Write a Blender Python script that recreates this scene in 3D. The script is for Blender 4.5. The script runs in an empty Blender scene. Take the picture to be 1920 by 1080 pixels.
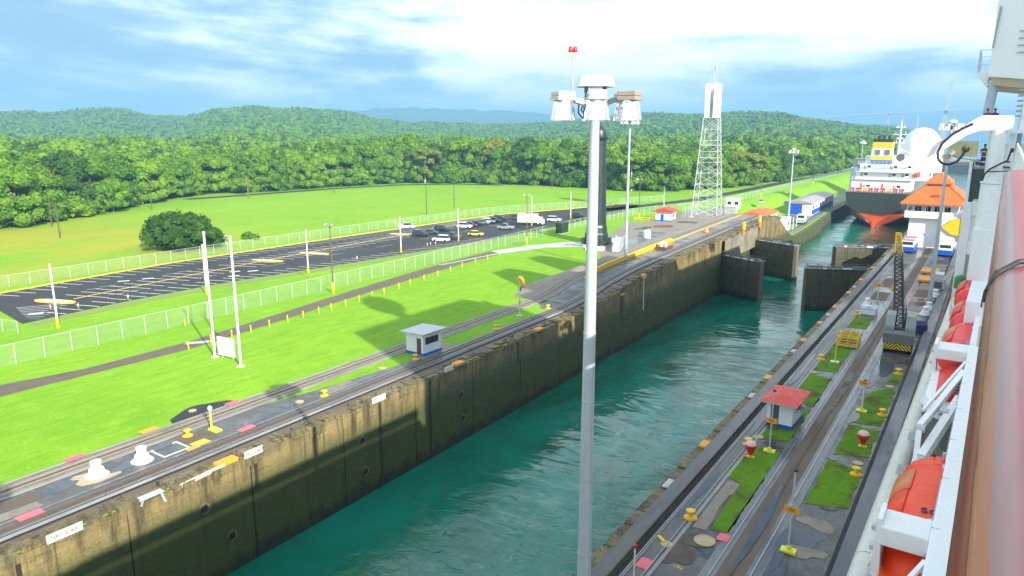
import bpy, bmesh, math, random
from mathutils import Vector, Matrix, Euler
random.seed(7)
S = bpy.context.scene
COL = S.collection
# ------------------------------------------------------------------ camera, sun, sky, exposure
cam_d = bpy.data.cameras.new("camera"); cam = bpy.data.objects.new("camera", cam_d); COL.objects.link(cam)
cam_d.sensor_width = 36.0; cam_d.lens = 1340.0 / 1920.0 * 36.0
cam_d.clip_start = 0.05; cam_d.clip_end = 30000
cam.location = (0, 0, 28.0)
cam.rotation_euler = (math.radians(90 - 12.2115), 0, math.radians(33.7186))
S.camera = cam
SUN_ELEV = math.radians(27.8)
SUN_H = Vector((0.907, -0.421, 0)).normalized()
sun_d = bpy.data.lights.new("sun", 'SUN'); sun_d.energy = 4.8; sun_d.angle = math.radians(0.5); sun_d.color = (1.0, 0.95, 0.86)
sun = bpy.data.objects.new("sun", sun_d); COL.objects.link(sun)
to_sun = SUN_H * math.cos(SUN_ELEV) + Vector((0, 0, math.sin(SUN_ELEV)))
sun.rotation_euler = (-to_sun).to_track_quat('-Z', 'Y').to_euler(); sun.location = to_sun * 300
S.view_settings.view_transform = 'Standard'; S.view_settings.look = 'None'
S.view_settings.exposure = 1.2; S.view_settings.gamma = 1.0; S.view_settings.use_curve_mapping = False

W = bpy.data.worlds.new("World"); S.world = W; W.use_nodes = True
def world():
    nt = W.node_tree; N = nt.nodes; L = nt.links; N.clear()
    out = N.new('ShaderNodeOutputWorld')
    sky = N.new('ShaderNodeTexSky'); sky.sky_type = 'NISHITA'; sky.sun_disc = False
    sky.sun_elevation = SUN_ELEV; sky.sun_rotation = math.atan2(SUN_H.x, SUN_H.y)
    sky.air_density = 1.2; sky.dust_density = 1.0; sky.ozone_density = 1.5
    b1 = N.new('ShaderNodeBackground'); b1.inputs['Strength'].default_value = 0.06; L.new(sky.outputs[0], b1.inputs['Color'])
    tc = N.new('ShaderNodeTexCoord')
    def noise(scale, sc, off, detail, rough, dist=0.0):
        mp = N.new('ShaderNodeMapping'); mp.inputs['Scale'].default_value = sc; mp.inputs['Location'].default_value = off
        L.new(tc.outputs['Generated'], mp.inputs['Vector'])
        n = N.new('ShaderNodeTexNoise'); n.inputs['Scale'].default_value = scale; n.inputs['Detail'].default_value = detail
        n.inputs['Roughness'].default_value = rough; n.inputs['Distortion'].default_value = dist
        L.new(mp.outputs[0], n.inputs['Vector']); return n.outputs['Fac']
    def ramp(fac, stops):
        r = N.new('ShaderNodeValToRGB'); e = r.color_ramp.elements
        e[0].position, e[0].color = stops[0][0], (*stops[0][1], 1); e[1].position, e[1].color = stops[-1][0], (*stops[-1][1], 1)
        for p, c in stops[1:-1]:
            q = e.new(p); q.color = (*c, 1)
        L.new(fac, r.inputs[0]); return r.outputs[0]
    big = noise(1.0, (1.9, 1.9, 9.0), SKY_OFF, 6, 0.56, 0.35)
    fine = noise(1.0, (8, 8, 24), (3.1, 1.2, 0.4), 7, 0.62, 0.25)
    mix = N.new('ShaderNodeMath'); mix.operation = 'MULTIPLY_ADD'; mix.inputs[1].default_value = 0.22
    L.new(fine, mix.inputs[0]); L.new(big, mix.inputs[2])
    col = ramp(mix.outputs[0], [(0.46, (0.140, 0.228, 0.335)), (0.53, (0.205, 0.30, 0.395)), (0.57, (0.33, 0.43, 0.51)), (0.61, (0.54, 0.60, 0.64)), (0.67, (0.80, 0.81, 0.82))])
    b2 = N.new('ShaderNodeBackground'); b2.inputs['Strength'].default_value = 1.0; L.new(col, b2.inputs['Color'])
    cover = ramp(mix.outputs[0], [(0.36, (0.7,) * 3), (0.56, (0.98,) * 3)])
    ms = N.new('ShaderNodeMixShader'); L.new(cover, ms.inputs[0]); L.new(b1.outputs[0], ms.inputs[1]); L.new(b2.outputs[0], ms.inputs[2])
    L.new(ms.outputs[0], out.inputs['Surface'])
SKY_OFF = (4.2, 2.6, 1.7)
world()

# ------------------------------------------------------------------ helpers
def V(*a): return Vector(a)
class MB:
    """collects shapes and links them as ONE mesh object"""
    def __init__(s): s.v = []; s.f = []
    def add(s, vs, fs):
        o = len(s.v); s.v += [tuple(p) for p in vs]; s.f += [tuple(i + o for i in f) for f in fs]; return s
    def box(s, x0, x1, y0, y1, z0, z1):
        vs = [(x0, y0, z0), (x1, y0, z0), (x1, y1, z0), (x0, y1, z0), (x0, y0, z1), (x1, y0, z1), (x1, y1, z1), (x0, y1, z1)]
        return s.add(vs, [(0, 3, 2, 1), (4, 5, 6, 7), (0, 1, 5, 4), (1, 2, 6, 5), (2, 3, 7, 6), (3, 0, 4, 7)])
    def obox(s, c, size, rz=0.0):
        cx, cy, cz = c; hx, hy, hz = [q / 2 for q in size]; ca, sa = math.cos(rz), math.sin(rz); vs = []
        for dz in (-hz, hz):
            for dx, dy in ((-hx, -hy), (hx, -hy), (hx, hy), (-hx, hy)):
                vs.append((cx + dx * ca - dy * sa, cy + dx * sa + dy * ca, cz + dz))
        return s.add(vs, [(0, 3, 2, 1), (4, 5, 6, 7), (0, 1, 5, 4), (1, 2, 6, 5), (2, 3, 7, 6), (3, 0, 4, 7)])
    def bar(s, p, q, w, h=None, up=(0, 0, 1)):
        h = h or w; p = Vector(p); q = Vector(q); d = (q - p).normalized(); u = Vector(up)
        if abs(d.dot(u)) > 0.98: u = Vector((1, 0, 0))
        a = d.cross(u).normalized(); b = a.cross(d).normalized(); vs = []
        for c in (p, q):
            for i, j in ((-1, -1), (1, -1), (1, 1), (-1, 1)): vs.append(c + a * (i * w / 2) + b * (j * h / 2))
        return s.add(vs, [(0, 1, 2, 3), (7, 6, 5, 4), (0, 4, 5, 1), (1, 5, 6, 2), (2, 6, 7, 3), (3, 7, 4, 0)])
    def cyl(s, p, q, r0, r1=None, n=10, cap=True):
        r1 = r0 if r1 is None else r1; p = Vector(p); q = Vector(q); d = (q - p).normalized()
        u = Vector((0, 0, 1)) if abs(d.z) < 0.95 else Vector((1, 0, 0))
        a = d.cross(u).normalized(); b = d.cross(a).normalized(); vs = []
        for c, r in ((p, r0), (q, r1)):
            for k in range(n):
                t = 2 * math.pi * k / n; vs.append(c + (a * math.cos(t) + b * math.sin(t)) * r)
        fs = [(k, (k + 1) % n, n + (k + 1) % n, n + k) for k in range(n)]
        if cap: fs += [tuple(reversed(range(n))), tuple(range(n, 2 * n))]
        return s.add(vs, fs)
    def tube(s, pts, r, n=8):
        for a, b in zip(pts[:-1], pts[1:]): s.cyl(a, b, r, r, n)
        return s
    def lathe(s, prof, c=(0, 0, 0), n=16, sx=1.0, sy=1.0):
        vs = []; fs = []
        for r, z in prof:
            for k in range(n):
                t = 2 * math.pi * k / n; vs.append((c[0] + r * sx * math.cos(t), c[1] + r * sy * math.sin(t), c[2] + z))
        m = len(prof)
        for i in range(m - 1):
            for k in range(n): fs.append((i * n + k, i * n + (k + 1) % n, (i + 1) * n + (k + 1) % n, (i + 1) * n + k))
        fs.append(tuple(reversed(range(n)))); fs.append(tuple(range((m - 1) * n, m * n)))
        return s.add(vs, fs)
    def prism(s, poly, z0, z1):
        n = len(poly); vs = [(x, y, z0) for x, y in poly] + [(x, y, z1) for x, y in poly]
        return s.add(vs, [tuple(reversed(range(n))), tuple(range(n, 2 * n))] + [(k, (k + 1) % n, n + (k + 1) % n, n + k) for k in range(n)])
    def sheet(s, poly, z): return s.add([(x, y, z) for x, y in poly], [tuple(range(len(poly)))])
    def quad(s, a, b, c, d): return s.add([a, b, c, d], [(0, 1, 2, 3)])
    def loft(s, rings, close=True, cap=True):
        n = len(rings[0]); vs = [p for r in rings for p in r]; fs = []
        for i in range(len(rings) - 1):
            for k in range(n if close else n - 1):
                fs.append((i * n + k, i * n + (k + 1) % n, (i + 1) * n + (k + 1) % n, (i + 1) * n + k))
        if cap and close: fs += [tuple(reversed(range(n))), tuple(range((len(rings) - 1) * n, len(rings) * n))]
        return s.add(vs, fs)
    def mesh(s, name, m=None, smooth=False):
        me = bpy.data.meshes.new(name); me.from_pydata(s.v, [], s.f)
        bm = bmesh.new(); bm.from_mesh(me); bmesh.ops.recalc_face_normals(bm, faces=bm.faces[:]); bm.to_mesh(me); bm.free()
        if smooth:
            me.polygons.foreach_set('use_smooth', [True] * len(me.polygons)); me.set_sharp_from_angle(angle=math.radians(40))
        if m: me.materials.append(m)
        me.update(); return me
    def build(s, name, m, parent=None, smooth=False, loc=(0, 0, 0), bevel=0.0):
        o = bpy.data.objects.new(name, s.mesh(name, m, smooth)); COL.objects.link(o); o.location = loc
        if parent: o.parent = parent
        if bevel:
            b = o.modifiers.new('bevel', 'BEVEL'); b.width = bevel; b.segments = 2; b.limit_method = 'ANGLE'
        return o
def tag(o, label=None, cat=None, group=None, kind=None):
    if label: o['label'] = label
    if cat: o['category'] = cat
    if group: o['group'] = group
    if kind: o['kind'] = kind
    return o
def thing(name, label, cat, loc=(0, 0, 0), rz=0.0, group=None):
    o = bpy.data.objects.new(name, None); COL.objects.link(o); o.location = loc; o.rotation_euler = (0, 0, rz); o.empty_display_size = 0.2
    return tag(o, label, cat, group)
def copy_tree(o, parent=None, loc=None, rz=None, label=None, scale=None):
    c = o.copy(); COL.objects.link(c)
    if parent: c.parent = parent
    if loc is not None: c.location = loc
    if rz is not None: c.rotation_euler = (0, 0, rz)
    if scale is not None: c.scale = scale if hasattr(scale, '__len__') else (scale,) * 3
    if label: c['label'] = label
    for ch in o.children: copy_tree(ch, c)
    return c
def struct(o): o['kind'] = 'structure'; return o
def stuff(o): o['kind'] = 'stuff'; return o

# ------------------------------------------------------------------ materials
def nodemat(name):
    m = bpy.data.materials.new(name); m.use_nodes = True; nt = m.node_tree
    return m, nt, nt.nodes, nt.links, nt.nodes['Principled BSDF']
def n_noise(N, L, vec, scale, detail=4, rough=0.55, dist=0.0):
    n = N.new('ShaderNodeTexNoise'); n.inputs['Scale'].default_value = scale; n.inputs['Detail'].default_value = detail
    n.inputs['Roughness'].default_value = rough; n.inputs['Distortion'].default_value = dist
    L.new(vec, n.inputs['Vector']); return n.outputs['Fac']
def n_map(N, L, vec, scale=(1, 1, 1), loc=(0, 0, 0), rot=(0, 0, 0)):
    m = N.new('ShaderNodeMapping'); m.inputs['Scale'].default_value = scale; m.inputs['Location'].default_value = loc
    m.inputs['Rotation'].default_value = rot; L.new(vec, m.inputs['Vector']); return m.outputs[0]
def n_range(N, L, v, a, b, c=0.0, d=1.0):
    m = N.new('ShaderNodeMapRange'); m.inputs[1].default_value = a; m.inputs[2].default_value = b; m.inputs[3].default_value = c; m.inputs[4].default_value = d
    L.new(v, m.inputs[0]); return m.outputs[0]
def n_mix(N, L, fac, c1, c2, mode='MIX'):
    m = N.new('ShaderNodeMix'); m.data_type = 'RGBA'; m.blend_type = mode
    if isinstance(fac, (int, float)): m.inputs[0].default_value = fac
    else: L.new(fac, m.inputs[0])
    for i, c in ((6, c1), (7, c2)):
        if isinstance(c, (tuple, list)): m.inputs[i].default_value = (*c[:3], 1)
        else: L.new(c, m.inputs[i])
    return m.outputs[2]
def n_math(N, L, op, a, b=None, c=None):
    m = N.new('ShaderNodeMath'); m.operation = op
    for i, q in enumerate((a, b, c)):
        if q is None: continue
        if isinstance(q, (int, float)): m.inputs[i].default_value = q
        else: L.new(q, m.inputs[i])
    return m.outputs[0]
def bump(N, L, P, h, strength=0.3, dist=0.05):
    b = N.new('ShaderNodeBump'); b.inputs['Strength'].default_value = strength; b.inputs['Distance'].default_value = dist
    L.new(h, b.inputs['Height']); L.new(b.outputs[0], P.inputs['Normal'])
MATS = {}
def paint(name, rgb, rough=0.45, metal=0.0, wear=0.25, dirt=None, scale=1.5):
    """painted / plain surface with uneven tone, faint grime and fine relief"""
    if name in MATS: return MATS[name]
    m, nt, N, L, P = nodemat(name); tc = N.new('ShaderNodeTexCoord').outputs['Object']
    a = n_noise(N, L, tc, scale, 5, 0.6); b = n_noise(N, L, n_map(N, L, tc, (3, 3, 0.5)), scale * 1.3, 4, 0.6)
    dirt = dirt or tuple(c * 0.55 + 0.02 for c in rgb)
    f = n_math(N, L, 'MULTIPLY', n_range(N, L, a, 0.45, 0.8), wear); g = n_math(N, L, 'MULTIPLY', n_range(N, L, b, 0.52, 0.8), wear)
    c = n_mix(N, L, f, rgb, dirt); c = n_mix(N, L, g, c, dirt)
    L.new(c, P.inputs['Base Color']); P.inputs['Metallic'].default_value = metal
    L.new(n_range(N, L, a, 0.3, 0.7, max(0.05, rough - 0.12), min(1, rough + 0.12)), P.inputs['Roughness'])
    MATS[name] = m; return m
def ground_mat(name, c1, c2, c3=None, s1=0.08, s2=1.2, rough=(0.55, 0.9), bstr=0.25, stretch=(1, 1, 1), wet=None):
    m, nt, N, L, P = nodemat(name); tc = N.new('ShaderNodeTexCoord').outputs['Object']; t2 = n_map(N, L, tc, stretch)
    a = n_noise(N, L, t2, s1, 5, 0.6, 0.3); b = n_noise(N, L, t2, s2, 6, 0.65); d = n_noise(N, L, tc, s2 * 9, 3, 0.6)
    c = n_mix(N, L, n_range(N, L, a, 0.35, 0.65), c1, c2)
    if c3: c = n_mix(N, L, n_range(N, L, b, 0.5, 0.75), c, c3)
    c = n_mix(N, L, n_range(N, L, d, 0.3, 0.7, 0.0, 0.35), c, tuple(q * 0.6 for q in c1))
    L.new(c, P.inputs['Base Color'])
    r = n_range(N, L, a, 0.38, 0.62, rough[0], rough[1]); L.new(r, P.inputs['Roughness'])
    bump(N, L, P, n_math(N, L, 'ADD', b, d), bstr, 0.06); MATS[name] = m; return m

WHITE = paint('white_paint', (0.84, 0.85, 0.86), 0.4, wear=0.22)
SHIPW = paint('ship_white_paint', (0.85, 0.87, 0.89), 0.32, wear=0.10)
CREAM = paint('cream_ship_paint', (0.66, 0.66, 0.58), 0.4, wear=0.25)
GREYM = paint('galvanised_steel', (0.52, 0.56, 0.60), 0.42, 0.35, wear=0.25)
GREYP = paint('grey_paint', (0.36, 0.39, 0.41), 0.5)
DKGREY = paint('dark_grey_paint', (0.09, 0.10, 0.105), 0.5)
BLACK = paint('black_paint', (0.018, 0.018, 0.02), 0.45)
YELLOW = paint('yellow_paint', (0.78, 0.50, 0.012), 0.45, dirt=(0.35, 0.2, 0.02))
LEMON = paint('lemon_paint', (0.75, 0.68, 0.05), 0.5, dirt=(0.35, 0.3, 0.05))
ORANGE = paint('orange_paint', (0.90, 0.26, 0.015), 0.45)
AMBER = paint('amber_paint', (0.75, 0.33, 0.02), 0.5, dirt=(0.3, 0.13, 0.02))
RED = paint('red_paint', (0.62, 0.02, 0.02), 0.35)
REDROOF = paint('red_sheet_roof', (0.66, 0.045, 0.02), 0.5, wear=0.35)
TILE = paint('orange_roof_tile', (0.62, 0.13, 0.02), 0.6, wear=0.5, dirt=(0.3, 0.06, 0.02), scale=0.6)
PINK = paint('pink_paint', (0.75, 0.13, 0.17), 0.6, wear=0.5)
BLUE = paint('blue_paint', (0.01, 0.09, 0.50), 0.45)
NAVY = paint('navy_cloth', (0.012, 0.02, 0.12), 0.7)
LIFE = paint('lifeboat_orange', (0.92, 0.060, 0.004), 0.5, wear=0.12, dirt=(.6, .03, .005))
LIFE2 = paint('faded_orange_hatch', (0.72, 0.20, 0.055), 0.4, wear=0.2)
LIFERED = paint('lifeboat_red', (0.80, 0.018, 0.014), 0.45, wear=0.12, dirt=(.5, .01, .01))
ALU = paint('spun_aluminium', (0.80, 0.82, 0.85), 0.24, 0.9, wear=0.08)
GLASS = paint('dark_window_glass', (0.02, 0.03, 0.035), 0.06, wear=0.05)
LENS = paint('frosted_lamp_glass', (0.6, 0.62, 0.62), 0.15, wear=0.05)
WOODF = paint('weathered_timber', (0.20, 0.13, 0.055), 0.8, wear=0.7, dirt=(0.05, 0.035, 0.02))
RUBBER = paint('rubber', (0.02, 0.02, 0.022), 0.6)
SKIN = paint('skin', (0.35, 0.17, 0.10), 0.5)
RUST = paint('rusty_steel', (0.12, 0.07, 0.04), 0.7, wear=0.7, dirt=(0.05, 0.04, 0.03))
DKGREEN = paint('dark_green_iron', (0.014, 0.028, 0.024), 0.4, wear=0.4)
TEXTM = paint('black_lettering', (0.02, 0.02, 0.02), 0.6)
GREYTEXT = paint('white_lettering', (0.7, 0.7, 0.66), 0.6)
# ================================================================== SETTING
def lerp_tab(tab, x):
    if x <= tab[0][0]: return tab[0][1]
    for (a, p), (b, q) in zip(tab[:-1], tab[1:]):
        if x <= b: return p + (q - p) * (x - a) / (b - a)
    return tab[-1][1]
def smooth(x, a, b):
    t = max(0.0, min(1.0, (x - a) / (b - a))); return t * t * (3 - 2 * t)
HUMP = [(100, 0), (106, 0.35), (113, 1.4), (125, 2.3), (150, 3.0), (175, 3.6), (215, 4.3), (221, 3.6), (226, 1.6), (232, -1.2), (238, -3.6), (245, -5.2)]
def hz(y): return lerp_tab(HUMP, y)
def gz(x, y): return -5.2 * smooth(y, 214, 231) * smooth(x, -86, -70)
WATER_Z = -10.0
TREELINE = [(-225, -40), (-232, 40), (-245, 92), (-253, 110), (-263, 132), (-298, 180), (-308, 207), (-294, 226), (-291, 271), (-282, 312), (-246, 336), (-193, 338), (-140, 330), (-125, 358), (-112, 400), (-106, 470), (-101, 583), (-96, 700), (-92, 900)]
TL = sorted((math.degrees(math.atan2(-x, y)), math.hypot(x, y)) for x, y in TREELINE)
def rl(az): return lerp_tab(TL, az)
# skyline of the wooded ridges: azimuth (degrees left of the lock axis), distance, height of the ground
def ridge(px, dist, row): # bearing, distance and crest of one ridge point
    rel = math.atan((px - 960) / 1371.0); return (33.72 - math.degrees(rel), dist, 28 + (250 - row) * dist * math.cos(rel) / 1371.0)
RIDGE_A = sorted(ridge(*p) for p in ((-500, 2100, 206), (-100, 2100, 205), (0, 2100, 204), (60, 2100, 201), (100, 2150, 206), (150, 2150, 201), (200, 2100, 196), (240, 2100, 198), (275, 2150, 208), (300, 2200, 212), (345, 2100, 213), (375, 1900, 207), (405, 1800, 199), (480, 1750, 194), (560, 1750, 197), (620, 1750, 200), (665, 1800, 207), (710, 1900, 217), (760, 2000, 222), (900, 2100, 226), (1000, 2100, 226), (1060, 2000, 222), (1120, 1900, 214), (1180, 1800, 208), (1240, 1800, 206), (1300, 1800, 209), (1360, 1800, 205), (1420, 1750, 204), (1465, 1700, 206), (1500, 1700, 213), (1550, 1700, 221), (1600, 1700, 225), (1690, 1700, 233), (1780, 1700, 245)))
RIDGE_B = sorted(ridge(*p) for p in ((560, 5600, 222), (640, 5600, 212), (700, 5600, 206), (770, 5600, 203), (860, 5600, 206), (950, 5600, 209), (1010, 5600, 213), (1080, 5600, 222), (1200, 5600, 235)))
def tab3(tab, a):
    return lerp_tab([(p[0], p[1]) for p in tab], a), lerp_tab([(p[0], p[2]) for p in tab], a)
def fz(x, y):
    """height of the wooded land beyond the tree line"""
    r = math.hypot(x, y); az = math.degrees(math.atan2(-x, y)); s = r - rl(az)
    z = 7 * smooth(s, 10, 420) - 0.6 + 0.9 * smooth(s, -3, 4)
    R_, H_ = tab3(RIDGE_A, az); H_ -= 17
    z += max(0, H_ - z) * math.exp(-((r - R_) / (560 if r < R_ else 420)) ** 2)
    if r > 3000: R_, H_ = tab3(RIDGE_B, az); z += max(0, H_ - z) * math.exp(-((r - R_) / 800) ** 2)
    if s > 60:
        z += 2.6 * math.sin(x * 0.021 + 1.3) * math.cos(y * 0.017) + 1.5 * math.sin(x * 0.05 + y * 0.043)
        if r > 3500: z += 5 * math.sin(az * 4.3) + 4 * math.sin(az * 11.1 + 1)
    k = smooth(az, 3.0, 6.0)
    return -13 + (z + 13) * k
# ---- materials of the ground
def grass_mat(name, g1, g2, g3, dry=None, soil=None):
    m, nt, N, L, P = nodemat(name); tc = N.new('ShaderNodeTexCoord').outputs['Object']
    a = n_noise(N, L, tc, 0.035, 5, 0.6, 0.4); b = n_noise(N, L, tc, 0.35, 6, 0.68); d = n_noise(N, L, tc, 4.0, 4, 0.65)
    c = n_mix(N, L, n_range(N, L, a, 0.36, 0.64), g1, g2); c = n_mix(N, L, n_range(N, L, b, 0.48, 0.72, 0, 0.8), c, g3)
    c = n_mix(N, L, n_range(N, L, d, 0.35, 0.7, 0, 0.35), c, tuple(q * 0.45 for q in g1))
    e = n_noise(N, L, n_map(N, L, tc, (1.1, .18, 1), rot=(0, 0, .12)), 1.0, 4, 0.6); c = n_mix(N, L, n_range(N, L, e, 0.40, 0.66, 0, 0.55), c, tuple(q * .72 for q in g1))
    w0 = n_noise(N, L, tc, 1.3, 3, 0.7); c = n_mix(N, L, n_range(N, L, w0, 0.60, 0.74, 0, 0.55), c, (g3[0] * 1.5, g3[1] * 1.12, g3[2] * 4))
    if soil: c = n_mix(N, L, n_range(N, L, n_noise(N, L, tc, 0.42, 5, 0.68, .4), 0.50, 0.62, 0, .85), c, soil)
    if dry:
        sx = N.new('ShaderNodeSeparateXYZ'); L.new(tc, sx.inputs[0])
        w = n_noise(N, L, n_map(N, L, tc, (0.02, 0.007, 1)), 1.0, 5, 0.62, 0.5)
        f = n_math(N, L, 'MULTIPLY', n_range(N, L, sx.outputs['X'], -146, -156), n_range(N, L, w, 0.42, 0.62))
        f2 = n_math(N, L, 'MULTIPLY', f, n_range(N, L, sx.outputs['Y'], 150, 85, 0.12, 1.0)); c = n_mix(N, L, f2, c, dry)
    L.new(c, P.inputs['Base Color']); P.inputs['Roughness'].default_value = 0.9; P.inputs['Specular IOR Level'].default_value = 0.15
    bump(N, L, P, n_math(N, L, 'ADD', d, b), 0.5, 0.12); return m
LAWN = grass_mat('lawn_grass', (0.175, 0.375, 0.014), (0.225, 0.435, 0.018), (0.28, 0.46, 0.03), dry=(0.36, 0.31, 0.03))
LAWN2 = grass_mat('trimmed_grass', (0.095, 0.235, 0.008), (0.125, 0.285, 0.010), (0.16, 0.25, 0.015), soil=(0.085, 0.065, 0.025))
ASPH = ground_mat('asphalt', (0.017, 0.018, 0.017), (0.027, 0.028, 0.026), (0.042, 0.042, 0.038), 0.05, 0.8, (0.6, 0.85), 0.15)
WETASPH = ground_mat('wet_dark_paving', (0.040, 0.040, 0.040), (0.105, 0.105, 0.10), (0.17, 0.16, 0.14), 0.30, 0.7, (0.04, 0.60), 0.06)
CONC = ground_mat('weathered_concrete', (0.20, 0.17, 0.125), (0.29, 0.26, 0.20), (0.13, 0.10, 0.07), 0.25, 1.2, (0.4, 0.8), 0.2)
DIRT = ground_mat('dirt_road', (0.105, 0.075, 0.05), (0.15, 0.115, 0.08), (0.075, 0.055, 0.035), 0.3, 1.1, (0.5, 0.85), 0.25, (1, 0.3, 1))
BED = ground_mat('track_bed_concrete', (0.26, 0.22, 0.15), (0.33, 0.29, 0.22), (0.15, 0.115, 0.08), 0.3, 1.6, (0.4, 0.75), 0.2, (1, 0.15, 1))
BED2 = ground_mat('grey_track_concrete', (0.075, 0.074, 0.070), (0.135, 0.133, 0.125), (0.045, 0.040, 0.034), 0.3, 1.6, (0.18, 0.6), 0.2, (1, 0.15, 1))
RAILM = paint('track_steel', (0.36, 0.36, 0.36), 0.3, 0.8, wear=0.5, dirt=(0.12, 0.07, 0.04))
DARKSLOT = paint('dark_slot', (0.012, 0.012, 0.013), 0.7)
PALEC = ground_mat('pale_concrete', (0.42, 0.42, 0.40), (0.52, 0.52, 0.50), (0.3, 0.28, 0.24), 0.3, 1.4, (0.35, 0.7), 0.15)
def wall_mat(name, tan, tan2, dark, slime_shade):
    m, nt, N, L, P = nodemat(name); tc = N.new('ShaderNodeTexCoord').outputs['Object']
    sp = N.new('ShaderNodeSeparateXYZ'); L.new(tc, sp.inputs[0])
    a = n_noise(N, L, n_map(N, L, tc, (1, 1, 0.16)), 0.9, 6, 0.65, 0.2); b = n_noise(N, L, n_map(N, L, tc, (0.6, 0.6, 1)), 0.55, 6, 0.66, 0.3); d = n_noise(N, L, tc, 5, 5, 0.65)
    h = n_noise(N, L, n_map(N, L, tc, (0.5, 0.5, 5)), 0.8, 5, 0.6)
    c = n_mix(N, L, n_range(N, L, b, 0.35, 0.65), tan, tan2)
    c = n_mix(N, L, n_range(N, L, a, 0.46, 0.66), c, dark)
    c = n_mix(N, L, n_range(N, L, h, 0.56, 0.72, 0, 0.7), c, dark)
    zz = n_math(N, L, 'ADD', sp.outputs['Z'], n_math(N, L, 'MULTIPLY', n_math(N, L, 'SUBTRACT', a, 0.5), 5.0))
    c = n_mix(N, L, n_range(N, L, zz, -1.3, -3.2, 0, 0.93), c, slime_shade)  # green algae below; its edge and darkness also paint in the ship's shade
    st = n_noise(N, L, n_map(N, L, tc, (2.6, 2.6, 0.045)), 1.0, 5, 0.7); c = n_mix(N, L, n_range(N, L, st, 0.54, 0.66, 0, 0.8), c, dark)
    wt = n_noise(N, L, n_map(N, L, tc, (3.4, 3.4, 0.06), loc=(7, 3, 1)), 1.0, 5, 0.7); c = n_mix(N, L, n_range(N, L, wt, 0.62, 0.72, 0, 0.25), c, (0.34, 0.31, 0.22))
    c = n_mix(N, L, n_range(N, L, zz, -8.4, -9.2, 0, .85), c, (0.016, 0.022, 0.010))
    c = n_mix(N, L, n_range(N, L, d, 0.4, 0.75, 0, 0.45), c, tuple(q * 0.5 for q in dark))
    L.new(c, P.inputs['Base Color']); L.new(n_range(N, L, b, 0.3, 0.7, 0.45, 0.9), P.inputs['Roughness'])
    bump(N, L, P, n_math(N, L, 'ADD', n_math(N, L, 'ADD', d, a), h), 0.55, 0.12); return m
LOCKW = wall_mat('stained_lock_concrete', (0.31, 0.235, 0.085), (0.20, 0.15, 0.06), (0.06, 0.046, 0.022), (0.056, 0.072, 0.014))
COPE = wall_mat('worn_coping', (0.24, 0.19, 0.085), (0.15, 0.12, 0.05), (0.045, 0.036, 0.016), (0.1, 0.08, 0.05))

# ---- ground sheet (one sheet from the lock wall to the tree line)
xs = [-52.35, -53, -56, -60, -64, -67, -70, -73, -76, -79, -82, -85, -88] + list(range(-95, -340, -7)) + [-400, -600]
ys = [-400, -200, -100, -50, 0, 50, 100, 150, 180, 200, 208] + list(range(214, 236, 3)) + [240, 250, 275, 300, 340, 380, 420, 500, 600, 720, 900, 1300]
g = MB()
def bx(x, y): return x - 5.2 * smooth(y, 248, 370) * smooth(x, -72, -56)
g.add([(bx(x, y), y, gz(x, y)) for y in ys for x in xs], [(j * len(xs) + i, j * len(xs) + i + 1, (j + 1) * len(xs) + i + 1, (j + 1) * len(xs) + i) for j in range(len(ys) - 1) for i in range(len(xs) - 1)])
struct(g.build('ground', LAWN, smooth=True))
# bank of the approach channel beyond the lock
g = MB()
rows = []
for y in (232, 248, 265, 285, 305, 325, 345, 370, 420, 600, 900, 1300):
    q = bx(-52.35, y) + 52.35; z = gz(-53, y + 8) + .03; rows.append([(-53.6 + q, y, -14), (-52.35 + q, y, -14), (-52.35 + q, y, z), (-53.6 + q, y, z)])
g.loft(rows)
struct(g.build('approach_wall', LOCKW))
g = MB(); g.box(30, 700, -400, 260, -14, 0); g.box(34, 500, 260, 700, -14, -4)
struct(g.build('far_bank', LAWN2))
# ---- water
def water_mat():
    m, nt, N, L, P = nodemat('canal_water'); tc = N.new('ShaderNodeTexCoord').outputs['Object']
    a = n_noise(N, L, n_map(N, L, tc, (0.05, 0.022, 1)), 1.0, 6, 0.62, 1.6)
    c = n_mix(N, L, n_range(N, L, a, 0.38, 0.66), (0.001, 0.090, 0.050), (0.003, 0.185, 0.135))
    L.new(c, P.inputs['Base Color']); P.inputs['IOR'].default_value = 1.6; P.inputs['Roughness'].default_value = 0.05
    w1 = n_noise(N, L, n_map(N, L, tc, (0.30, 0.62, 1), rot=(0, 0, 0.5)), 0.9, 5, 0.60, 1.3); w2 = n_noise(N, L, n_map(N, L, tc, (0.10, 0.17, 1), rot=(0, 0, -0.3)), 1.0, 3, 0.6, 0.5)
    amp = n_noise(N, L, n_map(N, L, tc, (0.045, 0.03, 1), loc=(3, 0, 0)), 1.0, 3, 0.6, 0.6)
    h = n_math(N, L, 'ADD', n_math(N, L, 'MULTIPLY', w1, n_range(N, L, amp, 0.40, 0.60, 0.12, 1.0)), n_math(N, L, 'MULTIPLY', w2, 1.6))
    b = N.new('ShaderNodeBump'); b.inputs['Strength'].default_value = 0.60; b.inputs['Distance'].default_value = 0.30
    L.new(h, b.inputs['Height']); L.new(b.outputs[0], P.inputs['Normal']); return m
WATER = water_mat()
g = MB(); g.sheet([(-54, -400), (12000, -400), (12000, 14000), (-2200, 14000), (-62, 1290), (-60, 370), (-54, 240)], WATER_Z)
struct(g.build('water', WATER))
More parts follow.
